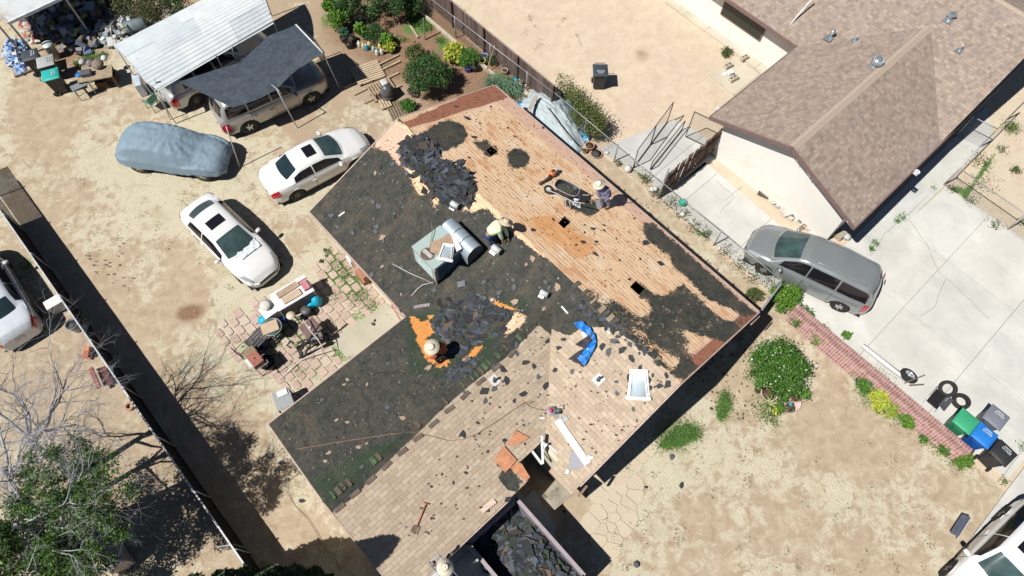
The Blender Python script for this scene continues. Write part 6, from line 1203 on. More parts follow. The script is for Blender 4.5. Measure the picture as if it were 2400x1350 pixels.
def junk(name, label, px_, n, h, cols, smin, smax, seed, cat='junk'):
    r = np.random.default_rng(seed); poly = [tuple(P(x, y, .3)[:2]) for x, y in px_]; xs = [p[0] for p in poly]; ys = [p[1] for p in poly]; mb = MB(); k = 0
    while k < n:
        x, y = r.uniform(min(xs), max(xs)), r.uniform(min(ys), max(ys)); d = -float(sdf(np.array([x]), np.array([y]), poly)[0])
        if d < 0: continue
        k += 1; z = h*min(1, d/.6)*r.random()**.7; s = r.uniform(smin, smax, 3)*(1, .8, .35); mb.box((x, y, z+.08), s, R3(*(r.normal(size=2)*.35), r.uniform(0, 6)), taper=r.choice([1, 1, .7]))
    return tag(mb.build(name, islandmat(cols, .8)), label, cat, kind='stuff')
junk('junk_pile', 'large pile of bags, papers and boxes spilling from under the lean-to roof', [(40, 40), (150, -20), (290, -30), (270, 30), (200, 60), (230, 95), (180, 120), (130, 95), (70, 70)], 420, .8, SCR, .15, .55, 1)
junk('junk_pile', 'small pile of red and brown boxes at the corner of the lean-to', [(38, 48), (80, 50), (100, 78), (82, 92), (50, 78)], 50, .5, [(.62, .5, .5), (.5, .1, .1), (.34, .22, .13), (.45, .32, .2), (.6, .6, .55)], .15, .4, 2)
BAGB = [(.10, .22, .55), (.25, .42, .72), (.55, .62, .70), (.06, .12, .35), (.40, .52, .68), (.66, .68, .72)]
junk('bag_pile', 'pile of blue and clear plastic bags full of bottles at the left edge', [(0, 110), (20, 85), (42, 88), (60, 120), (62, 150), (40, 165), (12, 140)], 260, .7, BAGB, .10, .28, 3, 'bags'); simple('low_pallet', 'weathered wooden pallet under the blue bag pile', 'pallet', 55, 160, MB().box((0, 0, .06), (1.0, .55, .1)), M((.36, .30, .24), .9, var=.3), .6, 0, .1, .01)
r = thing('lean_to', 'white roofed lean-to shed in the upper left corner', 'shed'); LR = [P(x, y, 2.4) for x, y in ((-70, 30), (0, 40), (20, 54), (165, -14), (160, -110), (-70, -110))]
MB().prism([tuple(p[:2]) for p in LR], 2.32, 2.4).build('roof', M((.62, .66, .66), .6, var=.15, sc=1.5, dirt=(.42, .36, .30)), r); MB().bar(LR[2], LR[3], .1, .14).build('gutter', M((.70, .73, .78), .5), r); MB().bar(LR[1], LR[2], .08, .12).build('fascia', M((.5, .46, .40), .8), r)
for x, y in ((22, 54), (150, -8), (-20, 40)): p = P(x, y, 2.3); MB().box((p.x, p.y, 1.15), (.09, .09, 2.3), UROT).build('post', M((.5, .48, .45), .8), r)
junk('yard_clutter', 'clutter of crates, pipes and boxes behind the carport', [(200, 75), (260, 30), (330, 30), (370, 60), (300, 100), (262, 108), (240, 98)], 120, .5, [(.5, .5, .48), (.12, .12, .12), (.3, .35, .38), (.62, .6, .45), (.2, .16, .12), (.6, .64, .66)], .12, .5, 4)
tag(MB().tube([P(262, 88, 1.), P(258, 60, 1.3), P(270, 45, 1.2), P(278, 70, .9), P(300, 62, .8)], .03, 6).build('bent_pipes', GALT), 'bent grey pipe frame standing behind the carport', 'pipe')
prop('old_tank', 'blue grey weathered tank lying behind the carport', 'tank', 318, 62, lambda r: MB().lathe([(0, -.5), (.25, -.5), (.3, -.42), (.3, .42), (.25, .5), (0, .5)], 20, (0, 0, .45), R3(0, math.pi/2, .0)).build('shell', M((.16, .21, .23), .6, var=.4, sc=4, dirt=(.08, .07, .06)), r), .45, 0, .4)
prop('tool_chest', 'pale blue box under the near corner of the carport roof', 'box', 322, 190, lambda r: MB().box((0, 0, .35), (.3, .75, .7)).build('case', M((.50, .58, .66), .5), r, bevel=.02), .4, 0, .6)
# table with junk
TBW = M((.36, .28, .19), .9, var=.3, sc=9)
def tab(r):
    MB().box((0, 0, .72), (1.5, .75, .05)).build('table_top', TBW, r)
    for x in (-.7, .7):
        for y in (-.32, .32): MB().box((x, y, .35), (.07, .07, .7)).build('leg', DKW, r)
T1 = prop('junk_table', 'brown outdoor table heaped with bags and old gear near the bins', 'table', 222, 172, tab, .30, 0, .75)
tz_ = .76; tl = T1.location
def on(name, label, cat, x, y, mb, mat, z, rz=0., bevel=0.): p = P(x, y, z); return tag(mb.build(name, mat, None, (p.x, p.y, z), rz, bevel), label, cat)
on('black_case', 'dark grey case lying on the junk table', 'case', 204, 175, MB().box((0, 0, .1), (.5, .3, .2)), M((.10, .105, .13), .6, var=.2), tz_, .3, .04); on('blue_disc', 'bright blue lid at the left end of the junk table', 'lid', 184, 176, MB().lathe([(0, 0), (.13, 0), (.14, .04), (0, .05)], 8), M((.01, .22, .62), .5), tz_)
on('sack', 'brown bulging sack on the right half of the junk table', 'sack', 232, 155, MB().lathe([(0, 0), (.22, .02), (.28, .12), (.2, .24), (0, .3)], 14), M((.26, .21, .17), .9, var=.4, sc=9, bump=.5), tz_); on('sack', 'mauve grey sack in the middle of the junk table', 'sack', 214, 152, MB().lathe([(0, 0), (.16, .02), (.2, .1), (.14, .2), (0, .24)], 12), M((.24, .19, .21), .9, var=.3, sc=9, bump=.5), tz_)
on('plastic_bag', 'white plastic bag at the far right corner of the junk table', 'bag', 247, 140, MB().lathe([(0, 0), (.12, .03), (.15, .1), (.1, .2), (0, .22)], 9), M((.72, .72, .74), .6, bump=.5, sc=9), tz_); on('plastic_bag', 'white and black crumpled bag at the far left of the junk table', 'bag', 195, 148, MB().lathe([(0, 0), (.14, .03), (.17, .1), (.1, .18), (0, .2)], 9), M((.42, .42, .44), .6, var=.7, bump=.5, sc=12), tz_)
for i, (x, y) in enumerate(((240, 195), (262, 183))): simple('wooden_crate', ('nearer', 'farther')[i]+' dark brown slatted crate below the junk table', 'crate', x, y, (lambda mb: [mb.box((0, 0, .06+k*.1), (.5, .35, .06)) for k in range(4)] and mb)(MB()), M((.13, .08, .05), .9, var=.4), .3, 0, .2)
def bench(r):
    for s in (-1, 1): MB().tube([(-.05, s*.35, 0), (-.1, s*.35, .6), (.35, s*.35, .6), (.3, s*.35, .02)], .025, 6).build('leg', GALT, r)
    MB().box((.12, 0, .61), (.35, .8, .03)).build('seat', M((.22, .25, .27), .6), r)
prop('metal_stand', 'grey metal work stand in front of the junk table', 'stand', 188, 200, bench, -.9, 0, .5)
def chair(r, mt):
    MB().box((0, 0, .42), (.46, .46, .03)).build('seat', mt, r, bevel=.01); MB().box((-.24, 0, .68), (.03, .46, .42), R3(0, -.12, 0)).build('backrest', mt, r, bevel=.01)
    for x in (-.2, .2):
        for y in (-.2, .2): MB().tube([(x, y, .41), (x*1.25, y*1.2, 0)], .018, 6).build('leg', mt, r)
    for y in (-.25, .25): MB().tube([(-.24, y, .64), (.2, y, .63), (.22, y, .42)], .018, 6).build('armrest', mt, r)
prop('garden_chair', 'green plastic garden chair at the near corner of the carport', 'chair', 354, 236, lambda r: chair(r, M((.12, .30, .24), .5, var=.1)), 2.6, 0, .42)
# pallets and lattice
PAL = M((.58, .45, .31), .9, var=.2, sc=8); PAL2 = M((.40, .29, .19), .9, var=.25, sc=8)
def pallet(label, x, y, rz, L=1.2, W=1.0, mat=PAL, n=9, h=.13):
    r = prop('pallet', label, 'pallet', x, y, lambda r: None, rz)
    for k in range(n): MB().box((-L/2+(k+.5)*L/n, 0, h), (L/n*.68, W, .022)).build('slat', mat, r)
    for y_ in (-W*.42, 0, W*.42): MB().box((0, y_, h/2), (L, .06, h-.03)).build('stringer', PAL2, r)
    return r
pallet('pale wooden pallet nearest the vehicles with nine slats', 863, 174, -1.1, 1.15, 1.35); pallet('brown pallet under the covered machine', 896, 213, .55, 1.2, 1.1, PAL2); pallet('narrow pallet between the covered machine and the lattice', 900, 240, .5, .5, .9, PAL, 4)
mb = MB(); 
for k in range(9): mb.box((0, -.5+k*.125, .02), (1.1, .035, .012)); mb.box((-.5+k*.125, 0, .032), (.035, 1.1, .012))
simple('garden_lattice', 'square wooden lattice lying beside the house corner', 'lattice', 938, 258, mb, M((.26, .20, .13), .9, var=.3), .45, .03)
for i, (a, b) in enumerate((((800, 195), (935, 128)), ((806, 206), (938, 143)), ((830, 222), (935, 170)), ((853, 242), (940, 200)))): tag(MB().bar(P(*a, .03), P(*b, .05), .09, .05).build('timber', M((.42, .34, .22), .9, var=.3)), ['longest plank under the pale pallet, farthest from the house', 'second plank under the pale pallet', 'third plank between pale pallet and brown pallet', 'short plank nearest the lattice'][i]+' lying on the dry grass', 'timber')
def mach(r):
    MB().lathe([(.34, 0), (.36, .08), (.30, .12)], 20).build('base', M((.05, .05, .055), .5), r); MB().lathe([(.29, .1), (.31, .3), (.26, .55), (.12, .66), (0, .68)], 20).build('drum', M((.10, .10, .11), .35, var=.3, coat=.3), r); MB().box((-.05, .12, .72), (.26, .3, .14), R3(.2, .1, .3)).build('white_cap', M((.66, .68, .70), .5, bump=.4, sc=8), r, bevel=.04)
    MB().tube([(.26, -.2, .2), (.3, -.1, .55), (.1, .1, .7)], .03, 6).build('hose', BLKP, r)
prop('covered_machine', 'rounded dark grey machine with white cap standing on the pallets', 'machine', 907, 214, mach, .3, .13, .4)
# buckets, pots, jugs
def pot(x, y, r_, h, label, mat, name='plant_pot', cat='pot', soil=True, z=0.):
    o = prop(name, label, cat, x, y, lambda r: (MB().lathe([(r_*.72, 0), (r_, h*.9), (r_*1.07, h*.9), (r_*1.07, h), (r_*.92, h), (r_*.88, h*.7)], 22, cap=False).build('shell', mat, r), MB().lathe([(r_*.86, h*.78), (0, h*.82)], 18).build('soil' if soil else 'inside', M((.10, .065, .04) if soil else tuple(c*.35 for c in (.2, .2, .2)), .95), r)), 0, z, h*.5); return o
TER = M((.48, .26, .18), .85, var=.15, sc=5); TERP = M((.62, .42, .36), .85, var=.1, sc=5); BLKPOT = M((.03, .03, .03), .6); PURP = M((.10, .08, .48), .5); 
pot(1097, 162, .15, .28, 'purple bucket beside the dark green garden bush', PURP, 'bucket', 'bucket', False); pot(1113, 160, .17, .3, 'black bucket to the right of the purple bucket', BLKPOT, 'bucket', 'bucket', False); pot(1131, 146, .15, .26, 'yellow bucket below the blue and white bucket', M((.75, .62, .15), .5), 'bucket', 'bucket', False); pot(1136, 134, .15, .26, 'blue and white bucket nearest the back fence', M((.35, .40, .72), .5, var=.4, sc=9), 'bucket', 'bucket', False)
pot(818, 106, .17, .3, 'black nursery pot with bare soil left of the jugs', BLKPOT); pot(824, 92, .2, .28, 'wide black pot just above the bare black pot', BLKPOT); pot(806, 92, .17, .3, 'black pot holding a round blue green shrub', BLKPOT)
JW = M((.70, .70, .66), .4, var=.1); JB = M((.05, .36, .62), .4); JY = M((.72, .62, .22), .4)
for x, y, m_, l in ((841, 101, JW, 'first white jug from the left in the garden row'), (851, 106, JY, 'yellow jug between the white jug and the blue jug'), (858, 109, JB, 'bright blue jug in the garden row'), (865, 103, JY, 'yellow topped jug right of the blue jug'), (875, 113, M((.35, .55, .5), .4), 'greenish jug in the garden row'), (883, 121, JW, 'white jug at the lower end of the row'), (894, 119, JW, 'last white jug on the right of the row'), (890, 106, JY, 'pale yellow jug behind the last white jugs'), (831, 38, JW, 'small white jug under the tall garden bushes'), (842, 40, M((.5, .62, .72), .4), 'pale blue jug under the tall garden bushes')):
    prop('plastic_jug', l, 'jug', x, y, lambda r: (MB().lathe([(0, 0), (.085, 0), (.095, .03), (.095, .2), (.06, .28), (.03, .31)], 14).build('jug_body', m_, r), MB().lathe([(.035, .30), (.035, .34), (0, .34)], 10).build('cap', JW, r), MB().tube([(.06, 0, .27), (.12, 0, .24), (.1, 0, .15)], .012, 6).build('handle', m_, r)), 0, 0, .2)
pot(1183, 168, .15, .22, 'cream round pot near the back fence', M((.6, .5, .42), .8)); pot(1222, 212, .17, .2, 'terracotta bowl in the fence side clutter', TER, soil=False); pot(1382, 344, .2, .25, 'reddish terracotta pot below the silver tarp heap', TER); pot(1370, 354, .12, .14, 'small olive pot below the reddish pot', M((.40, .36, .2), .8)); pot(1398, 360, .26, .06, 'broken terracotta saucer near the chain link', TER, soil=False)
junk('fence_clutter', 'clutter of white, yellow and brown pots against the back fence', [(1205, 180), (1225, 165), (1250, 185), (1245, 225), (1215, 230)], 40, .2, [(.6, .6, .58), (.7, .6, .35), (.3, .2, .13), (.05, .42, .55), (.42, .3, .22), (.2, .16, .1)], .10, .28, 6)
simple('teal_bag', 'turquoise bag in the fence side clutter', 'bag', 1209, 186, MB().lathe([(0, 0), (.15, .03), (.18, .12), (.1, .2), (0, .22)], 9), M((.02, .42, .55), .5, bump=.4), 0, 0, .1)
tag(MB().tube([P(1160, 106, 1.1), P(1147, 145, .5), P(1140, 165, .1)], .022, 6).build('garden_pole', M((.42, .28, .18), .8)), 'bent brown garden pole leaning near the buckets', 'pole'); tag(MB().bar(P(992, 43, 1.2), P(996, 93, .0), .06).build('garden_post', M((.20, .22, .16), .8)), 'thin dark post standing in the vegetable bed', 'post'); tag(MB().bar(P(955, 50, .05), P(980, 88, .05), .09, .08).build('bed_edging', M((.5, .38, .27), .9)), 'pale board edging the vegetable bed', 'edging')
# tarp covered heap
def heapf(px_, hh, seed, nu=44):
    poly = [tuple(P(x, y, hh*.5)[:2]) for x, y in px_]; cx = sum(p[0] for p in poly)/len(poly); cy = sum(p[1] for p in poly)/len(poly); mb = MB(); n = len(poly)
    def f(a, b):
        t_ = a*n; i = int(t_) % n; fr = t_-int(t_); p = poly[i]; q = poly[(i+1) % n]; ex_, ey_ = p[0]+(q[0]-p[0])*fr, p[1]+(q[1]-p[1])*fr; x = ex_+(cx-ex_)*b; y = ey_+(cy-ey_)*b
        return (x, y, hh*(1-(1-b)**2.6)+.09*mn.noise(Vector((x*2.2, y*2.2, seed)))+.13*abs(mn.noise(Vector((x*3.5+y*2, y*2.5, seed))))+.05*abs(mn.noise(Vector((x*9, y*11, seed)))))
    mb.grid(f, nu*3, 30); return mb
SILT = M((.42, .49, .515), .6, var=.10, sc=3, bump=.2)
tag(heapf([(1244, 198), (1285, 196), (1312, 208), (1334, 240), (1356, 282), (1372, 322), (1358, 354), (1330, 350), (1278, 308), (1228, 264), (1212, 238)], .6, 2).build('silver_tarp', SILT), 'silver grey tarp draped over a long heap behind the house', 'tarp'); tag(MB().bar(P(1258, 222, .85), P(1238, 262, .8), .16, .03).build('board', M((.42, .36, .32), .85)), 'grey brown board lying on the silver tarp', 'board'); tag(MB().tube([P(1280, 248, .9), P(1310, 290, .95), P(1340, 330, .85)], .03, 6).build('tent_pole', M((.46, .45, .42), .8)), 'pale pole holding down the silver tarp', 'pole')
junk('blue_scraps', 'shredded bright blue tarp scraps along the silver tarp heap', [(1312, 225), (1330, 222), (1358, 255), (1392, 298), (1376, 325), (1356, 300), (1335, 262)], 420, .85, [(.02, .22, .62), (.05, .40, .66), (.12, .18, .42), (.3, .45, .62), (.22, .16, .12)], .06, .26, 7, 'tarp scraps'); simple('blue_cloth', 'small bright blue cloth at the house side of the silver tarp', 'cloth', 1222, 240, MB().lathe([(0, 0), (.25, .03), (.28, .1), (.12, .2), (0, .22)], 9), M((.02, .3, .68), .5, bump=.4), 0, 0, .3)
# yard clutter next door
for x, y, s, l in ((1705, 160, 1., 'concrete block nearest the weeds on the stoop pad'), (1717, 190, 1.1, 'concrete block at the lower end of the stoop pad'), (1743, 141, .9, 'brown block lying on the walk beside the weeds')): 
    mb = MB(); 
    for sg in (-1, 1): mb.box((0, sg*.085*s, .1), (.4*s, .03*s, .19)); mb.box((sg*.185*s, 0, .1), (.03*s, .19*s, .19))
    mb.box((0, 0, .1), (.03*s, .19*s, .19)); simple('concrete_block', l, 'concrete block', x, y, mb, M((.58, .52, .42), .9, var=.1), .6, .055)
prop('white_pot', 'white plastic container between the two blocks on the stoop pad', 'container', 1711, 172, lambda r: (MB().box((0, 0, .1), (.26, .24, .2)).build('tub', WHT, r, bevel=.03)), .3, .055, .1); simple('white_dish', 'white round dish left of the container on the stoop pad', 'dish', 1697, 177, MB().lathe([(0, 0), (.09, 0), (.12, .04), (.10, .04), (.08, .015), (0, .015)], 18), WHT, 0, .055); simple('white_sheet', 'white flat card lying on the concrete walk', 'card', 1697, 74, MB().box((0, 0, .01), (.28, .40, .01)), WHT, -.5, .05)
simple('door_mat', 'dark brown mat lying by the neighbour house wall', 'mat', 1790, 455, MB().box((0, 0, .02), (.5, .42, .03)), M((.10, .08, .07), .9, var=.3), UROT+.3, .05, 0, .01)
junk('wall_clutter', 'row of tools, stones and toys along the foot of the neighbour wall', [(1812, 462), (1830, 465), (1905, 520), (1900, 535), (1850, 500)], 36, .15, [(.35, .33, .30), (.5, .48, .45), (.2, .12, .08), (.15, .15, .18), (.6, .58, .55)], .08, .3, 8)
simple('stone', 'pale round stone by the dark corner of the neighbour house', 'stone', 1982, 558, MB().lathe([(0, 0), (.14, .02), (.17, .1), (.1, .17), (0, .19)], 10), M((.55, .57, .57), .8), 0, .05); simple('small_crate', 'small brown open crate behind the minivan', 'crate', 1962, 552, MB().box((0, 0, .1), (.45, .4, .2)), M((.42, .36, .28), .9), UROT, .05)
wl = ['white ball in the weeds near the two open gates', 'white cup in the weeds left of the reed screen', 'second white cup touching the first by the reed screen', 'white ball on the dirt strip below the green ball', 'small white scrap on the dirt strip near the bin post', 'white bottle near the chain fence start', 'tiny white cup by the gate post']
for (x, y, s), l in zip(((1471, 400, .16), (1527, 447, .12), (1534, 446, .12), (1598, 505, .11), (1685, 583, .07), (1422, 361, .09), (1491, 390, .08)), wl): simple('white_ball' if 'ball' in l else 'white_litter', l, 'ball' if 'ball' in l else 'litter', x, y, MB().lathe([(0, 0), (s*.8, s*.3), (s, s*.9), (s*.8, s*1.6), (0, s*1.9)], 12), WHT)
simple('green_ball', 'bright green ball against the chain link fence', 'ball', 1600, 475, MB().lathe([(.17*math.sin(math.pi*i/10), .17-.17*math.cos(math.pi*i/10)) for i in range(11)], 18), M((.01, .45, .30), .5), 0, 0, .15)
# ---- patio
cp = P(684, 687, .85); q0, q1 = P(651, 727, .85), P(733, 679, .85); az_ = math.atan2((q1-q0).y, (q1-q0).x); Lf = (q1-q0).length; Wf = (P(705, 647, .85)-q1).length
r = thing('chest_freezer', 'long white chest freezer on the brick patio with boxes on top', 'freezer', (cp.x, cp.y, .02), az_); MB().box((0, 0, .4), (Lf, Wf, .78)).build('cabinet', M((.66, .68, .70), .4, var=.06), r, bevel=.02); MB().box((0, 0, .83), (Lf+.04, Wf+.04, .07)).build('lid', M((.80, .80, .80), .4, var=.04), r, bevel=.02); MB().box((0, -Wf/2-.01, .4), (Lf-.1, .02, .7)).build('front_panel', M((.14, .14, .155), .5), r)
def onf(name, label, cat, x, y, d, mat, dz=.0, rot=0.): return tag(MB().box((0, 0, d[2]/2), d).build(name, mat, None, P(x, y, .9+dz), az_+rot, .004), label, cat)
onf('cardboard', 'brown flattened cardboard along the far side of the freezer', 'cardboard', 675, 679, (Lf*.62, .26, .04), CARD, 0, .04); onf('cardboard', 'paler folded cardboard along the near side of the freezer', 'cardboard', 684, 695, (Lf*.5, .3, .05), CARDP); onf('red_box', 'pink red box at the right end of the freezer', 'box', 716, 670, (.26, .42, .12), M((.55, .22, .24), .7, var=.3, sc=9)); onf('white_tray', 'white wire tray at the far right corner of the freezer', 'tray', 706, 655, (.4, .18, .1), M((.72, .72, .74), .6, var=.15, sc=14))
prop('side_cabinet', 'small white cabinet at the left end of the freezer', 'cabinet', 629, 727, lambda r: (MB().box((0, 0, .36), (.55, .5, .72)).build('case', M((.42, .46, .44), .5), r), MB().box((0, 0, .74), (.58, .53, .03)).build('top', WHT, r)), az_+.1, 0, .75); simple('white_sack', 'white bulging sack on the small cabinet', 'bag', 624, 716, MB().lathe([(0, 0), (.2, .03), (.24, .1), (.12, .2), (0, .22)], 9), M((.72, .70, .62), .8, bump=.4), 0, .755, .8)
AQ = M((.01, .42, .62), .45, bump=.5, sc=8)
simple('blue_bag', 'bright blue bag behind the small cabinet', 'bag', 618, 749, MB().lathe([(0, 0), (.2, .03), (.24, .18), (.16, .3), (0, .34)], 9), AQ, 0, 0, .2); simple('blue_bag', 'tall bright blue bag at the right end of the freezer front', 'bag', 741, 704, MB().lathe([(0, 0), (.18, .03), (.22, .25), (.14, .5), (0, .55)], 10), AQ, 0, 0, .3); simple('blue_bag', 'short bright blue bag left of the tall blue bag', 'bag', 727, 711, MB().lathe([(0, 0), (.17, .03), (.19, .15), (.12, .28), (0, .3)], 9), AQ, 0, 0, .2); simple('blue_bag', 'dark blue bag between freezer and round stool', 'bag', 661, 747, MB().lathe([(0, 0), (.17, .03), (.19, .12), (.12, .2), (0, .22)], 9), M((.01, .08, .35), .5, bump=.4), 0, 0, .1)
def stool(r, R_, h, top, nl=4):
    MB().lathe([(0, h-.03), (R_, h-.03), (R_, h), (0, h)], 28).build('table_top', top, r); mb = MB()
    for i in range(nl): a_ = i*2*math.pi/nl+.4; MB().tube([(R_*.6*math.cos(a_), R_*.6*math.sin(a_), h-.03), (R_*.95*math.cos(a_), R_*.95*math.sin(a_), 0)], .015, 6).build('leg', BLKP, r)
prop('round_stool', 'small cream topped round stool in front of the freezer', 'stool', 681, 739, lambda r: stool(r, .17, .6, M((.62, .54, .42), .7)), 0, 0, .6)
prop('lidded_bucket', 'black bucket with round lid in front of the freezer', 'bucket', 715, 726, lambda r: (MB().lathe([(.14, 0), (.17, .4)], 20).build('bucket', BLKP, r), MB().lathe([(.19, .4), (.19, .43), (.05, .46), (0, .46)], 24).build('lid', M((.12, .12, .13), .4), r)), 0, 0, .45)
prop('glass_table', 'round glass patio table with cardboard squares on it', 'table', 637, 766, lambda r: (stool(r, .36, .7, M((.10, .15, .13), .1, coat=.5)), MB().ring((0, 0, .7), .36, .012, 30, 6).build('rim', GALT, r)), 0, 0, .72); tag(MB().box((0, 0, .01), (.62, .46, .02)).build('cardboard', CARDP, None, P(632, 767, .735), .45), 'pale cardboard sheet lying on the round glass table', 'cardboard')
prop('square_table', 'square brown patio table with a centre hole and pole', 'table', 727, 768, lambda r: (MB().box((0, 0, .69), (.66, .66, .03)).build('table_top', M((.20, .12, .11), .5, var=.15), r, bevel=.01), [MB().tube([(sx*.28, sy*.28, .68), (sx*.3, sy*.3, 0)], .018, 6).build('leg', BLKP, r) for sx in (-1, 1) for sy in (-1, 1)], MB().lathe([(.05, .70), (.09, .71), (.05, .76), (.03, .8)], 16).build('pole_collar', M((.7, .7, .7), .4), r)), az_+.12, 0, .7)
tag(MB().tube([P(710, 749, 1.0), P(727, 775, .95), P(745, 795, .85), P(757, 816, .7), P(729, 832, .3), P(703, 845, .1), P(680, 868, .05), P(655, 890, .03)], .022, 6).build('white_hose', M((.62, .55, .52), .6)), 'long pale bent hose running over the square table to the ground', 'hose')
r = thing('exercise_machine', 'black tubular exercise machine beside the square table', 'exercise machine', P(735, 808, .2), .5); mb = MB(); rr2 = random.Random(4)
for a_, b_ in (((-.7, -.2, -.1), (.7, -.2, -.1)), ((-.6, .25, -.1), (.6, .25, -.1)), ((-.6, -.2, -.1), (-.6, .25, -.1)), ((.6, -.2, -.1), (.6, .25, -.1)), ((-.5, 0, 0), (.2, .1, .7)), ((.2, .1, .7), (.7, .3, .9)), ((.0, 0, -.1), (.3, 0, .6)), ((-.5, .2, .3), (.5, .1, .4)), ((-.4, -.2, 0), (.1, -.1, .6))): mb.tube([a_, b_], .035, 6)
mb.build('frame', BLKP, r); MB().tube([(-.75, .1, .3), (-.85, .25, .35), (-.7, .38, .35), (-.6, .25, .3)], .03, 8).build('handlebar', BLKP, r); MB().box((.25, 0, .5), (.5, .22, .08), R3(.1, -.3, 0)).build('seat', M((.08, .085, .09), .5), r, bevel=.03); MB().lathe([(0, -.04), (.2, -.04), (.2, .04), (0, .04)], 20, (.1, .1, .15), R3(math.pi/2, 0, 0)).build('flywheel', M((.10, .10, .10), .5), r)
def grill(r):
    MB().box((0, 0, .82), (.55, .42, .2)).build('firebox', M((.10, .05, .035), .6, var=.4), r, bevel=.02); MB().box((-.02, .02, .95), (.56, .42, .06)).build('hood', M((.34, .13, .09), .6, var=.3, sc=6, dirt=(.18, .08, .05)), r, bevel=.02); MB().box((0, -.24, .93), (.45, .10, .05)).build('front_shelf', M((.7, .7, .7), .4), r, bevel=.01)
    for x in (-.25, .25):
        for y in (-.18, .18): MB().tube([(x, y, .75), (x, y, .0)], .018, 6).build('leg', GALT, r)
    MB().tube([(.3, -.3, .95), (.42, -.3, .95), (.42, .3, .95), (.3, .3, .95)], .018, 6).build('handle', M((.7, .7, .7), .3, .5), r); MB().lathe([(0, 0), (.03, 0), (.03, .02), (0, .03)], 10, (-.02, .02, .98)).build('knob', BLKP, r)
prop('rusty_grill', 'rusty red barbecue grill on legs at the patio edge', 'grill', 597, 842, grill, az_-1.45, 0, .95)
prop('tray_cart', 'olive brown tray cart just behind the rusty grill', 'cart', 585, 826, lambda r: (MB().box((0, 0, .8), (.3, .45, .05)).build('tray', M((.26, .20, .12), .7), r), [MB().tube([(sx*.13, sy*.2, .78), (sx*.13, sy*.2, 0)], .015, 6).build('leg', BLKP, r) for sx in (-1, 1) for sy in (-1, 1)]), az_-1.45+.1, 0, .8)
simple('patio_bench', 'dark slatted panel leaning between the small cabinet and the grill', 'bench', 615, 782, (lambda mb: [mb.box((0, -.24+k*.12, .62), (1.35, .09, .03)) for k in range(5)] and [mb.box((s*.6, 0, .3), (.06, .5, .6)) for s in (-1, 1)] and mb)(MB()), M((.075, .07, .075), .6), az_+.32, 0, .6)
mb = MB(); 
for o_ in (0, .32): mb.tube([(o_, -.5, .05), (o_, -.5, .5)]+[(o_+.15-.15*math.cos(math.pi*k/8), -.5, .75+.12*math.sin(math.pi*k/8)) for k in range(9)]+[(o_+.3, -.5, .05)], .016, 6)
mb.tube([(0, -.5, .45), (0, .1, .4), (.3, .1, .4), (.3, -.5, .45)], .016, 6); simple('wire_chair_frame', 'thin dark metal chair frame left of the grill', 'chair frame', 572, 800, mb, M((.12, .07, .05), .6), -.6, 0, .4)
simple('black_tub', 'black plastic tub in the shade right of the grill', 'tub', 628, 852, MB().lathe([(.22, 0), (.28, .35), (.3, .35), (.24, .3), (0, .08)], 18), BLKP, 0, 0, .2); simple('navy_basket', 'dark navy basket in the shade above the grill', 'basket', 610, 812, MB().lathe([(.2, 0), (.26, .4), (.28, .4), (.22, .32), (0, .1)], 18), M((.01, .015, .08), .6), 0, 0, .2)
prop('garden_sink', 'grey metal topped table standing by the lower house eave', 'table', 664, 936, lambda r: (MB().box((0, 0, .72), (.62, .70, .04)).build('table_top', M((.40, .42, .42), .4, .3, var=.2, sc=8), r, bevel=.01), MB().box((.05, .22, .76), (.36, .22, .05)).build('white_tray', WHT, r), [MB().box((sx*.28, sy*.32, .35), (.05, .05, .7)).build('leg', DKW, r) for sx in (-1, 1) for sy in (-1, 1)]), .5, 0, .7)
prop('wall_box', 'white meter box on the house wall under the eave', 'meter box', 822, 612, lambda r: MB().box((0, 0, 0), (.35, .16, .5)).build('case', WHT, r, bevel=.02), UROT, 1.5, 1.5)
prop('dog_house', 'brown crate on the patio edge under the house eave', 'crate', 846, 640, lambda r: MB().box((0, 0, .3), (.5, .3, .6)).build('case', M((.38, .18, .10), .8, var=.2), r, bevel=.01), UROT, 0, .6)
# ---- left neighbour's yard
prop('white_cooler', 'pale ice chest half hidden behind the tall fence', 'ice chest', 128, 707, lambda r: (MB().box((0, 0, .25), (.7, .4, .5)).build('box', M((.60, .63, .66), .5), r, bevel=.03), MB().box((0, 0, .53), (.72, .42, .06)).build('lid', WHT, r, bevel=.02)), .7, 0, .5); pot(175, 765, .22, .5, 'grey drum standing against the tall fence', M((.20, .22, .24), .5), 'drum', 'drum', False)
simple('orange_crate', 'broken orange plastic crate beside the tall fence', 'crate', 207, 824, (lambda mb: mb.box((0, .1, .05), (.5, .2, .04), R3(.1, 0, .2)).box((.0, -.15, .1), (.35, .3, .04), R3(-.3, .2, -.2)).box((.1, -.05, .2), (.03, .4, .3), R3(.2, .3, 0)))(MB()), M((.62, .20, .10), .5, var=.1), 0, 0, .1)
prop('red_wagon', 'dark rusty red wagon frame in the yard beyond the fence', 'wagon', 226, 888, lambda r: (MB().box((0, 0, .4), (.9, .16, .06), R3(.3, 0, 0)).build('rail', M((.26, .07, .06), .6, var=.3), r), MB().box((0, .25, .2), (.8, .3, .04), R3(-.4, 0, 0)).build('panel', M((.20, .06, .05), .6), r)), -.95, 0, .3)
simple('clay_ring', 'small round clay ring on the dirt near the tall fence', 'ring', 305, 953, MB().ring((0, 0, .05), .13, .05, 20, 8), TER)
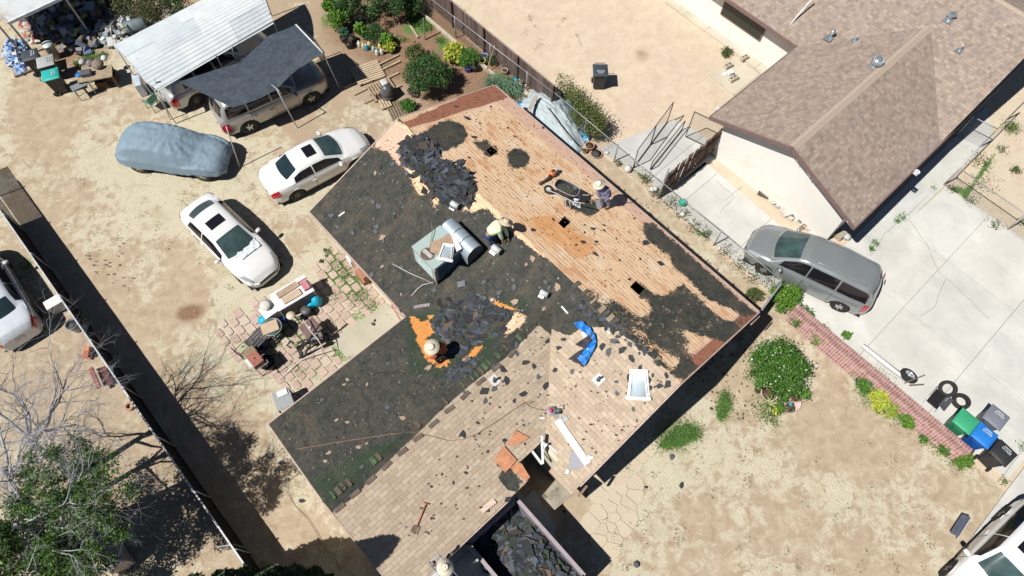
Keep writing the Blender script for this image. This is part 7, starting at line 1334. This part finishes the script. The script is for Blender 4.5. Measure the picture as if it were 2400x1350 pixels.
prop('rusty_washer', 'white and rust stained appliance lying under the green tree', 'appliance', 256, 1302, lambda r: (MB().box((0, 0, .4), (.95, .55, .8)).build('case', M((.62, .55, .50), .5, var=.12, sc=2, dirt=(.40, .16, .09)), r, bevel=.03)), -.75, 0, .8); prop('grey_appliance', 'small grey appliance above the rust stained one', 'appliance', 222, 1262, lambda r: (MB().box((0, 0, .25), (.4, .45, .5)).build('case', M((.16, .18, .19), .5, var=.2), r, bevel=.02)), .4, 0, .4)
prop('white_box', 'small white box beside the grey appliance under the tree', 'box', 214, 1248, lambda r: MB().box((0, 0, .2), (.22, .2, .4)).build('case', M((.5, .45, .45), .6), r), .4, 0, .4)
# ---- by the brick wall: tyres, wheel, pipe
def tyre(x, y, label, z=.02, rx=0., ry=0., R_=.27, rim=False):
    p = P(x, y, z+.1); r = thing('spare_wheel' if rim else 'worn_tyre', label, 'tyre' if not rim else 'wheel', (p.x, p.y, z+.05), (rx, ry, 0)); mb = MB(); mb.lathe([(R_*.66, .02), (R_*.74, .0), (R_*1.0, .02), (R_*1.1, .06), (R_*1.1, .16), (R_, .2), (R_*.74, .22), (R_*.66, .2), (R_*.7, .11), (R_*.66, .02)], 34, cap=False)
    mb.build('tread', TYRE, r)
    if rim:
        mb = MB(); mb.lathe([(R_*.68, .18), (R_*.62, .2), (R_*.6, .12)], 30); [mb.bar((.03*math.cos(a_), .03*math.sin(a_), .17), (R_*.64*math.cos(a_), R_*.64*math.sin(a_), .18), .09, .03) for a_ in (i*2*math.pi/5 for i in range(5))]; mb.lathe([(.06, .17), (.06, .21), (0, .21)], 14); mb.build('rim', M((.75, .76, .78), .3, .6), r)
tyre(2127, 884, 'loose car wheel with silver five spoke rim by the brick wall', .03, -.35, .3, .30, True); tyre(2223, 910, 'upper old tyre leaning on the folded chair', .25, .3, -.5, .28); tyre(2252, 942, 'lower old tyre lying beside the folded chair', .05, 0, -.2, .28)
r = thing('folding_chair', 'folded black garden chair lying under the old tyres', 'chair', P(2195, 935, .2), .75); MB().box((0, 0, 0), (.75, .42, .04), R3(0, .15, 0)).build('seat', BLKP, r); MB().box((.1, -.3, .05), (.6, .3, .03), R3(.3, 0, 0)).build('backrest', M((.08, .08, .09), .7), r)
for s in (-.25, .25): MB().tube([(-.45, s, -.05), (.5, s, .15)], .018, 6).build('frame_tube', M((.6, .62, .64), .4, .4), r)
tag(MB().tube([P(2022, 810, .12), P(2080, 856, .14), P(2128, 892, .16)], .10, 4).build('white_downpipe', WHT), 'long white square pipe lying on the driveway along the brick wall', 'pipe'); tag(MB().bar(P(2120, 898, .3), P(2168, 879, .5), .04).build('stick', M((.16, .12, .09), .8)), 'dark stick propped over the loose car wheel', 'stick'); tag(MB().bar(P(2132, 903, .1), P(2165, 901, .1), .05).build('stick', M((.16, .12, .09), .8)), 'short dark stick lying below the loose car wheel', 'stick')
r = thing('yard_sign', 'dark framed board standing in the dry grass near the kerb', 'sign', P(2246, 1232, .2), ang((2236, 1252), (2262, 1212), .2)); MB().box((0, 0, .12), (.85, .04, .26), R3(.9, 0, 0)).build('panel', M((.10, .11, .15), .5), r); MB().box((0, -.18, .0), (.92, .03, .03)).build('frame', M((.62, .62, .64), .5), r)
simple('round_stone', 'small dark round stone in the front yard grass', 'stone', 1491, 1323, MB().lathe([(0, 0), (.09, .01), (.11, .05), (.06, .09), (0, .1)], 10), M((.10, .11, .14), .8))
# eave corner debris in front
simple('broken_board', 'broken dark board hanging at the front eave corner', 'board', 1366, 1150, MB().box((0, 0, 0), (.45, .06, .10), R3(.3, .2, .9)), WOODEDGE, 0, 2.1, 2.2)
tag(MB().prism(gpoly([(1270, 1162), (1302, 1124), (1345, 1158), (1300, 1195)], 2.1), 2.05, 2.1).build('porch_roof_piece', M((.40, .35, .27), .9, var=.3, sc=4, dirt=(.14, .14, .10))), 'mossy piece of low porch roof below the roof opening', 'porch roof')
# ================================================================== PLANTS
G1 = leafmat((.035, .10, .014), (.075, .20, .025), (.15, .32, .05)); GD = leafmat((.02, .06, .014), (.045, .115, .025), (.095, .20, .05)); GY = leafmat((.28, .36, .03), (.45, .52, .05), (.60, .62, .12)); GB = leafmat((.06, .15, .012), (.11, .25, .02), (.20, .38, .05)); GO = leafmat((.05, .07, .02), (.09, .12, .03), (.17, .20, .07)); GS = leafmat((.10, .17, .12), (.16, .24, .17), (.25, .33, .25)); GT = leafmat((.020, .060, .010), (.050, .13, .018), (.12, .24, .035)); GBR = leafmat((.06, .055, .025), (.10, .11, .04), (.13, .15, .06))
BRK = M((.22, .17, .12), .9, var=.3); BRW = M((.40, .40, .42), .85, var=.2); 
def blobpts(c, R_, n, clumps=40, cr=.3, flat=.0, seed=1):
    r = np.random.default_rng(seed); k = r.normal(size=(clumps, 3)); k /= np.linalg.norm(k, axis=1)[:, None]; k[:, 2] = np.abs(k[:, 2])*1.0-.15; k *= (r.uniform(.35, 1., (clumps, 1))**.6); cen = k*np.array(R_)
    i = r.integers(0, clumps, n); q = r.normal(size=(n, 3)); q /= np.linalg.norm(q, axis=1)[:, None]; q *= r.random((n, 1))**.45*cr*r.uniform(.6, 1.25, clumps)[i][:, None]; p = cen[i]+q; return p+np.array(c)
def bush(x, y, R_, h, label, mat, n=2500, size=.09, name='shrub', cat='shrub', seed=1, clumps=40, cr=None, flowers=0, hh=None, z0=0.):
    p = P(x, y, h*.55 if hh is None else hh); r = thing(name, label, cat, (p.x, p.y, z0)); 
    mb = MB(); rr = random.Random(seed)
    for i in range(7): a_ = rr.uniform(0, 6.28); e = Vector((R_*.6*math.cos(a_), R_*.6*math.sin(a_), h*.6)); mb.tube([(0, 0, -.02), e*.4+Vector((0, 0, h*.1)), e], [.03, .02, .008], 5)
    mb.build('stem', BRK, r); pts = blobpts((0, 0, h*.5), (R_*.85, R_*.85, h*.48), n, clumps, cr or R_*.32, seed=seed); pts[:, 2] = np.maximum(pts[:, 2], .02); leaves('foliage', pts, size, mat, r)
    if flowers: q = blobpts((0, 0, h*.56), (R_*.9, R_*.9, h*.5), flowers, clumps, R_*.3, seed=seed+5); q = q[q[:, 2] > h*.6]; leaves('blossom', q, .07, M((.75, .75, .72), .6), r, up=1.5, aspect=.9)
    return r
bush(1003, 175, 1.25, 1.7, 'largest round dark green bush beside the house corner', GD, 9000, .085, seed=2, clumps=90, cr=.3); bush(975, 125, .6, 1.0, 'wispy grey green shrub touching the largest bush', GO, 1600, .08, seed=3)
bush(1064, 124, .58, .75, 'bright yellow green grassy shrub in the garden', GY, 4200, .13, seed=4); bush(1100, 134, .62, .8, 'dense dark green shrub right of the yellow shrub', G1, 4200, .06, seed=5); bush(1152, 140, .28, .45, 'small dark shrub by the back fence', GD, 700, .06, seed=6)
bush(806, 76, .30, .6, 'round blue green shrub growing in a black pot', leafmat((.03, .12, .06), (.06, .20, .10), (.1, .28, .16)), 1100, .05, seed=7); bush(795, 36, .7, 1.2, 'bright green bush left of the white jugs at the top', GB, 3000, .10, seed=8); bush(772, 15, .4, 1.3, 'tall yellow green bush at the top edge', GB, 1500, .12, seed=9); bush(820, 5, .9, 1.8, 'dark tree crown at the top edge above the garden', GD, 5000, .09, 'garden_tree', 'tree', seed=10); bush(900, -10, 1.3, 2.2, 'wide dark tree crown casting shade over the garden top', GD, 7000, .09, 'garden_tree', 'tree', seed=11)
bush(874, 75, .62, .8, 'deep green round vegetable shrub in the garden bed', GD, 3200, .06, seed=12); bush(845, 70, .32, .8, 'broad leaved light green plant left of the vegetable shrub', GB, 500, .22, seed=13); bush(905, 92, .45, .6, 'leafy green plants above the row of jugs', GB, 1400, .12, seed=14); bush(912, 110, .35, .5, 'yellow green plant right of the row of jugs', GY, 900, .10, seed=15); bush(955, 8, .8, 1.2, 'dark shrub at the top edge near the plank fence', GD, 3000, .08, seed=16)
bush(355, 12, 1.1, 1.6, 'brown green hedge bush behind the carport', GBR, 5000, .07, seed=17, clumps=70); bush(300, 15, .9, 1.4, 'brown green bush left of the hedge behind the carport', GBR, 3500, .07, seed=18); bush(412, 5, .8, 1.5, 'dark bush nearest the far edge of the carport roof', GD, 3000, .07, seed=19)
bush(955, 245, .4, .5, 'green shrub between lattice and house corner', G1, 1400, .07, seed=20); bush(965, 215, .25, .5, 'purple flowered plant beside the largest bush', leafmat((.25, .05, .2), (.12, .12, .05), (.3, .1, .25)), 400, .07, seed=21)
bush(1823, 858, 1.28, 1.5, 'large bright green bush with white flowers in the front yard', G1, 11000, .085, seed=22, clumps=110, cr=.32, flowers=70); bush(1838, 695, .72, .8, 'bright green bush at the end of the dark board fence', GB, 3500, .08, seed=23); bush(1862, 680, .3, .6, 'small green bush reaching towards the minivan', GB, 900, .08, seed=24); bush(1880, 742, .55, .45, 'green bush spilling over the top of the brick wall', G1, 1600, .07, seed=25); bush(1922, 785, .5, .4, 'lower yellow green bush along the brick wall', GB, 1500, .07, seed=26); bush(1985, 785, .2, .4, 'small plant behind the brick wall on the driveway', GB, 300, .08, seed=27); bush(1768, 690, .35, .5, 'dark green weeds beside the deck corner', GO, 700, .08, seed=28)
bush(2062, 935, .42, .5, 'yellow green mound in the flower bed by the wall', GY, 1700, .09, seed=29); bush(2085, 960, .35, .4, 'golden green mound in the flower bed nearer the bins', leafmat((.2, .3, .03), (.32, .4, .05), (.4, .45, .1)), 1200, .09, seed=30); bush(2030, 905, .35, .4, 'green plant cluster with a blue toy in the flower bed', G1, 1300, .07, seed=31); bush(2045, 880, .3, .3, 'low green plants at the top of the flower bed', G1, 900, .07, seed=32); bush(2125, 985, .35, .35, 'loose green plants along the wall in the flower bed', GB, 900, .08, seed=33); bush(2192, 1012, .4, .3, 'low green ivy patch left of the green bin', G1, 1300, .06, seed=34); bush(2215, 1050, .35, .3, 'low green ivy patch at the foot of the brick wall end', G1, 1100, .06, seed=35); bush(2262, 1078, .42, .3, 'low bright ivy patch beside the black bin', GB, 1500, .06, seed=36); bush(2165, 1030, .2, .2, 'tiny ivy clump in front of the ivy patches', G1, 300, .06, seed=37)
# potted plants below the large bush
PG = M((.16, .19, .17), .7); 
for x, y, r_, h, m_, l, g, n, sz in ((1800, 925, .30, .35, TERP, 'large pink terracotta pot with bare soil below the big bush', None, 0, 0), (1833, 935, .18, .25, PG, 'grey pot with dark green leaves left of the pink saucer', G1, 300, .08), (1862, 932, .19, .2, TER, 'terracotta bowl with dry stems on a pink saucer', GO, 120, .06), (1884, 927, .17, .22, PG, 'grey pot with bright green plant at the right end', GB, 500, .06), (1848, 958, .17, .22, PG, 'grey pot with a blue ornament and red flowers', leafmat((.3, .1, .08), (.15, .2, .08), (.4, .3, .25)), 120, .07), (1810, 966, .17, .25, M((.05, .08, .11), .4), 'dark blue pot at the lower end of the pot cluster', GY, 100, .1), (1822, 958, .2, .2, M((.12, .14, .08), .6), 'olive pot full of moss green leaves', GB, 700, .05), (1775, 915, .13, .15, PG, 'small round wire pot at the left of the cluster', GO, 60, .06), (2056, 963, .15, .15, M((.6, .55, .3), .8), 'yellow rimmed pot in the flower bed', GY, 250, .06), (2078, 962, .13, .2, PG, 'grey round pot on the edge of the flower bed', None, 0, 0), (2012, 893, .13, .14, M((.06, .06, .06), .6), 'dark pot at the left of the flower bed', G1, 100, .06), (2030, 895, .10, .14, TER, 'small terracotta pot right of the dark pot in the bed', None, 0, 0), (2002, 875, .14, .12, M((.5, .5, .42), .7), 'pale pot near the top of the flower bed', GB, 120, .07), (1765, 875, .13, .12, PG, 'grey pot half hidden at the left side of the big bush', None, 0, 0)):
    o = pot(x, y, r_, h, l, m_)
    if g: q = rng.normal(size=(n, 3))*(r_*.5, r_*.5, .05)+(0, 0, h+.06); leaves('plant', q, sz, g, o)
simple('pink_saucer', 'pink round saucer under the terracotta bowl', 'saucer', 1858, 944, MB().lathe([(0, 0), (.28, 0), (.31, .04), (.28, .04), (0, .015)], 26), M((.66, .48, .42), .8)); simple('blue_ornament', 'small bright blue ball in the pot with red flowers', 'ornament', 1852, 949, MB().lathe([(.06*math.sin(math.pi*i/8), .06-.06*math.cos(math.pi*i/8)) for i in range(9)], 12), AQ, 0, .3, .3); simple('blue_toy', 'bright blue toy lying in the flower bed', 'toy', 2024, 876, MB().box((0, 0, .1), (.22, .14, .1), R3(.3, .2, .5)).lathe([(0, 0), (.06, .03), (0, .1)], 8, (.1, .05, .12)), M((.01, .25, .65), .4), 0, .1)
r = prop('aloe_plant', 'pale yellow green aloe with long arching leaves in the pot cluster', 'plant', 1803, 948, lambda r: None, 0, .1, .3); rr = random.Random(9); mb = MB()
for i in range(22): a_ = rr.uniform(0, 6.28); l = rr.uniform(.3, .6); mb.tube([(0, 0, .1), (l*.5*math.cos(a_), l*.5*math.sin(a_), .35), (l*math.cos(a_+.2), l*math.sin(a_+.2), .12)], [.018, .014, .004], 5)
mb.build('leaf_blades', M((.36, .42, .18), .6, var=.25), r)
r = prop('strap_plant', 'grey green plant with long strap leaves at the back corner of the house', 'plant', 1180, 196, lambda r: None, 0, 0, .3)
for cx, cy in ((0, 0), (.55, -.45), (-.5, .2), (.2, -.1)):
    mb = MB()
    for i in range(80): a_ = rr.uniform(0, 6.28); l = rr.uniform(.3, .8); x0, y0 = cx+rr.uniform(-.15, .15), cy+rr.uniform(-.15, .15); mb.tube([(x0, y0, .0), (x0+l*.45*math.cos(a_), y0+l*.45*math.sin(a_), .45*l+.2), (x0+l*math.cos(a_+.15), y0+l*math.sin(a_+.15), .2*l)], [.016, .014, .003], 4)
    mb.build('leaf_blades', M((.12, .22, .13), .6, var=.35), r)
# vine over the fence
r = thing('fence_vine', 'olive green vine smothering the fence behind the silver tarp', 'vine'); pts = []
for (x, y, z, s, n) in ((1335, 215, 1.1, .3, 900), (1352, 238, 1.2, .35, 1500), (1372, 262, 1.2, .38, 1700), (1392, 280, 1.2, .38, 1700), (1405, 298, 1.0, .32, 1200), (1318, 202, 1.3, .22, 400), (1360, 275, .8, .35, 900), (1385, 300, .6, .3, 900)): c = P(x-3, y+4, z*.7); pts.append(rng.normal(size=(n, 3))*(s*.55, s*.55, z*.35)+(c.x, c.y, z*.8))
pts = np.concatenate(pts); pts[:, 2] = np.clip(pts[:, 2], .05, 1.7); leaves('foliage', pts, .075, leafmat((.06, .08, .02), (.12, .16, .035), (.22, .26, .07)), r); MB().tube([P(1335, 215, .1), P(1360, 245, 1.1), P(1395, 290, 1.2)], .03, 5).build('stem', BRK, r)
# weeds and grass tufts (nobody could count them)
def tufts(label, spots, name='weeds', mat=GO, size=.10):
    pts = []
    for x, y, rx, n in spots: c = P(x, y, 0); m_ = int(n); q = rng.normal(size=(m_, 3))*(rx/60*.5, rx/60*.5, .04)+(c.x, c.y, .06); pts.append(q)
    pts = np.concatenate(pts); pts[:, 2] = np.abs(pts[:, 2]); o = leaves(name, pts, size, mat, None, up=.3, aspect=.25); return tag(o, label, 'weeds', kind='stuff')
tufts('dry green weeds growing along the driveway chain link fence', [(1515, 420, 18, 250), (1540, 455, 20, 250), (1575, 475, 22, 300), (1600, 500, 22, 260), (1630, 530, 22, 260), (1655, 550, 16, 260), (1700, 590, 22, 200), (1735, 620, 24, 260), (1770, 650, 24, 260), (1800, 660, 18, 160), (1450, 385, 10, 90), (1705, 122, 14, 500), (1700, 130, 10, 300)])
tufts('green weeds sprouting in the driveway joints and house path', [(2050, 572, 12, 160), (2040, 585, 8, 160), (2112, 512, 14, 160), (2100, 520, 8, 100), (2186, 442, 8, 60), (1648, 40, 5, 40), (1670, 55, 8, 80), (1735, 85, 10, 100), (1765, 105, 10, 110), (2390, 1045, 10, 80), (2350, 1128, 10, 80)], 'joint_weeds', G1, .09)
tufts('patchy weeds in the fenced dirt lot at the right edge', [(2230, 445, 14, 200), (2300, 380, 30, 300), (2270, 470, 20, 160), (2330, 530, 18, 200), (2380, 400, 14, 250), (2370, 300, 25, 300), (2345, 350, 16, 140), (2395, 520, 15, 120), (2300, 430, 40, 200)], 'lot_weeds', GO, .09)
tufts('fresh green grass tufts in the shade line of the front yard', [(1590, 1010, 42, 2600), (1560, 1030, 30, 1400), (1625, 1015, 20, 900), (1700, 930, 16, 700), (1700, 960, 22, 500), (1690, 975, 12, 300)], 'lawn_grass', leafmat((.07, .16, .03), (.12, .24, .05), (.2, .34, .08)), .06)
tufts('green seedlings and grass in the vegetable beds', [(985, 45, 26, 1500), (965, 35, 20, 700), (1000, 65, 20, 700), (1030, 95, 14, 300), (945, 95, 12, 120), (1110, 80, 12, 200), (930, 90, 20, 120), (210, 140, 26, 700), (185, 150, 14, 400), (240, 132, 14, 400), (1175, 240, 16, 300)], 'bed_greens', leafmat((.06, .16, .02), (.11, .26, .04), (.2, .38, .08)), .09)
tufts('grass growing in the joints of the brick patio', [(790, 620, 26, 500), (810, 645, 24, 500), (770, 590, 12, 200), (835, 700, 26, 400), (850, 690, 20, 300), (780, 700, 22, 250), (660, 780, 24, 250), (700, 790, 30, 250), (760, 770, 20, 250), (640, 830, 22, 160), (700, 870, 26, 160), (870, 715, 18, 300)], 'joint_grass', leafmat((.06, .15, .02), (.12, .24, .04), (.22, .32, .08)), .06)
tufts('sparse dry stalks scattered over the yards', [(rng.uniform(150, 600), rng.uniform(380, 720), 10, 14) for _ in range(40)]+[(rng.uniform(1400, 2200), rng.uniform(1000, 1340), 12, 12) for _ in range(60)]+[(rng.uniform(1220, 1360), rng.uniform(40, 120), 8, 10) for _ in range(16)], 'dry_stalks', leafmat((.2, .17, .08), (.3, .27, .12), (.16, .2, .08)), .08)
tufts('leafy ground cover spreading along the foot of the brick wall', [(2050, 900, 40, 1500), (2035, 925, 30, 900), (2085, 935, 36, 1000), (2110, 965, 34, 900), (2140, 990, 26, 500), (2180, 1015, 26, 700), (2205, 1040, 26, 700), (2240, 1070, 26, 700), (1890, 755, 24, 500), (1910, 780, 26, 600), (1935, 800, 20, 400), (1860, 720, 26, 600), (1830, 690, 26, 500), (1790, 960, 30, 500), (1805, 985, 24, 300), (1770, 830, 24, 200)], 'ground_cover', leafmat((.05, .13, .02), (.09, .21, .035), (.18, .32, .07)), .08)
# ---- trees at lower left
def limbs(mb, p, d, L, r_, depth, rr, tips, spread=.55, kids=3, bend=.18, keep=.0):
    q = p.copy(); pts = [q.copy()]; rad = [r_]; n = 4
    for i in range(n):
        d = (d+Vector((rr.gauss(0, bend), rr.gauss(0, bend), rr.gauss(0, bend)+.03))).normalized(); q = q+d*(L/n); pts.append(q.copy()); rad.append(r_*(1-.55*(i+1)/n))
        if depth > 0 and i >= 1 and rr.random() < .75: limbs(mb, q, (d+Vector((rr.gauss(0, spread), rr.gauss(0, spread), rr.gauss(0, spread*.6)))).normalized(), L*rr.uniform(.5, .75), r_*(1-.5*(i+1)/n)*.6, depth-1, rr, tips, spread, kids, bend)
    mb.tube(pts, rad, 5 if r_ > .02 else 4)
    if depth > 0:
        for _ in range(kids-1): limbs(mb, q, (d+Vector((rr.gauss(0, spread), rr.gauss(0, spread), rr.gauss(0, spread*.6)))).normalized(), L*rr.uniform(.55, .8), r_*.42, depth-1, rr, tips, spread, kids, bend)
    else: tips.append(q)
def tree(label, base, top, dirs, L, r0, depth, seed, leafp=None, trunkm=BRW, name='bare_tree', nleaf=0, size=.1, mat=GT, cr=.35):
    rr = random.Random(seed); b = Vector((base.x, base.y, -.05)); r = thing(name, label, 'tree', (b.x, b.y, 0)); mb = MB(); t_ = top-b; mb.tube([Vector((0, 0, -.05)), t_*.35+Vector((.1, .05, 0)), t_*.7-Vector((.05, 0, 0)), t_], [r0, r0*.85, r0*.7, r0*.6], 9); mb.build('trunk', trunkm, r); tips = []
    for d, l in dirs: m2 = MB(); limbs(m2, t_*rr.uniform(.7, 1), Vector(d).normalized(), l, r0*.42, depth, rr, tips); m2.build('limb', trunkm, r)
    if nleaf:
        T_ = np.array([tuple(q) for q in tips]); i = rng.integers(0, len(T_), nleaf); q = rng.normal(size=(nleaf, 3)); q /= np.linalg.norm(q, axis=1)[:, None]; pts = T_[i]+q*rng.random((nleaf, 1))**.5*cr
        if leafp: pts = pts[[leafp(v) for v in pts]]
        leaves('crown', pts, size, mat, r)
    return r
bt_ = P(150, 1080, 2.); tp = P(60, 1020, 3.6)
tree('leafless grey tree spreading thin twigs over the yard beyond the fence', P(175, 1120, 0), tp, [((.9, .6, .55), 1.4), ((.3, 1, .5), 1.8), ((-.5, 1, .5), 1.8), ((1, .1, .5), 1.2), ((.6, .9, .2), 1.5), ((-.9, .2, .5), 1.4), ((.9, -.4, .5), 1.2), ((.2, .4, 1), 1.1), ((.8, .3, .3), 1.4), ((.4, .7, .4), 1.6), ((1, -.1, .25), 1.3)], 2., .14, 4, 5)
tree('second leafless tree with a dense web of pale twigs above the green crown', P(90, 1230, 0), P(10, 1100, 4.2), [((1, .6, .4), 1.5), ((1, .1, .4), 1.6), ((.6, 1, .4), 1.5), ((1, -.5, .3), 1.5), ((.2, 1, .6), 1.2), ((.9, .3, .8), 1.2)], 2., .13, 4, 21)
tree('third leafless tree whose silvery twigs stick out of the green crown', P(210, 1290, 0), P(40, 1230, 4.6), [((1, .7, .5), 1.7), ((.6, 1, .4), 1.7), ((1, 0, .4), 1.6), ((0, 1, .4), 1.7), ((.8, -.6, .4), 1.3), ((-.2, .9, .6), 1.3)], 2., .12, 4, 33)
c2 = P(75, 1150, 4.9)
tree('half green tree with bare grey twigs in the lower left corner', P(260, 1215, 0), c2-Vector((0, 0, 1.0)), [((.9, .1, .3), 1.5), ((-.9, .1, .4), 1.5), ((.3, -.9, .4), 1.1), ((.9, -.5, .3), 1.3), ((0, .1, 1), .9), ((.5, .5, .4), .9), ((-.6, -.7, .4), 1.2), ((.6, -.9, .3), 1.2)], 1.5, .15, 3, 8, None, BRW, 'leafy_tree', 28000, .08, GT, .23)
tree('smaller leafy tree with yellow green crown at the bottom left edge', P(150, 1370, 0), P(40, 1310, 2.4), [((.8, .4, .3), 1.2), ((-.5, .7, .3), 1.2), ((.2, .9, .4), 1.0), ((1, -.2, .3), 1.1), ((0, 0, 1), .8), ((-.9, -.2, .4), 1.)], 1.2, .1, 3, 12, None, BRW, 'leafy_tree', 9000, .10, leafmat((.05, .10, .02), (.09, .17, .03), (.18, .28, .05)), .30)
tree('low dark tree behind the rust stained appliance', P(300, 1345, 0), P(190, 1330, 1.2), [((.8, .4, .3), .8), ((-.5, .7, .3), .8), ((1, -.2, .3), .7)], .8, .07, 2, 14, None, BRW, 'leafy_tree', 2500, .08, GS, .3)
# cypresses just below the picture: their tips and shadows show
def cypress(x, y, h, R_, label, seed):
    r = thing('cypress', label, 'tree', (x, y, 0)); rs = np.random.default_rng(seed); n = 12000; z = h*rs.random(n)**.9; prof = np.interp(z/h, [0, .08, .35, .75, .93, 1], [.5, .85, 1, .72, .38, .04])*R_; a_ = rs.uniform(0, 6.28, n); rad = prof*(.78+.22*rs.random(n))*(1+.12*np.sin(a_*5+z*3)); pts = np.stack([rad*np.cos(a_), rad*np.sin(a_), z], 1); leaves('crown', pts, .20, leafmat((.012, .03, .008), (.025, .055, .015), (.05, .10, .03)), r, up=.8, aspect=.5)
    MB().tube([(0, 0, 0), (0, 0, h*.9)], [R_*.55, .1], 10).build('trunk', GD if False else M((.02, .03, .012), .95), r)
cypress(-5.75, .75, 7.2, .62, 'slim dark cypress at the bottom edge throwing the middle pointed shadow', 1); cypress(-8.4, -.1, 6.0, 1.35, 'broad dark cypress at the bottom edge left of the slim one', 2); cypress(-4.25, -.55, 7.0, .62, 'slim dark cypress beyond the ladder at the bottom', 3); cypress(-7.1, .65, 6.1, .72, 'dark cypress whose top shows at the bottom edge', 4)
pass
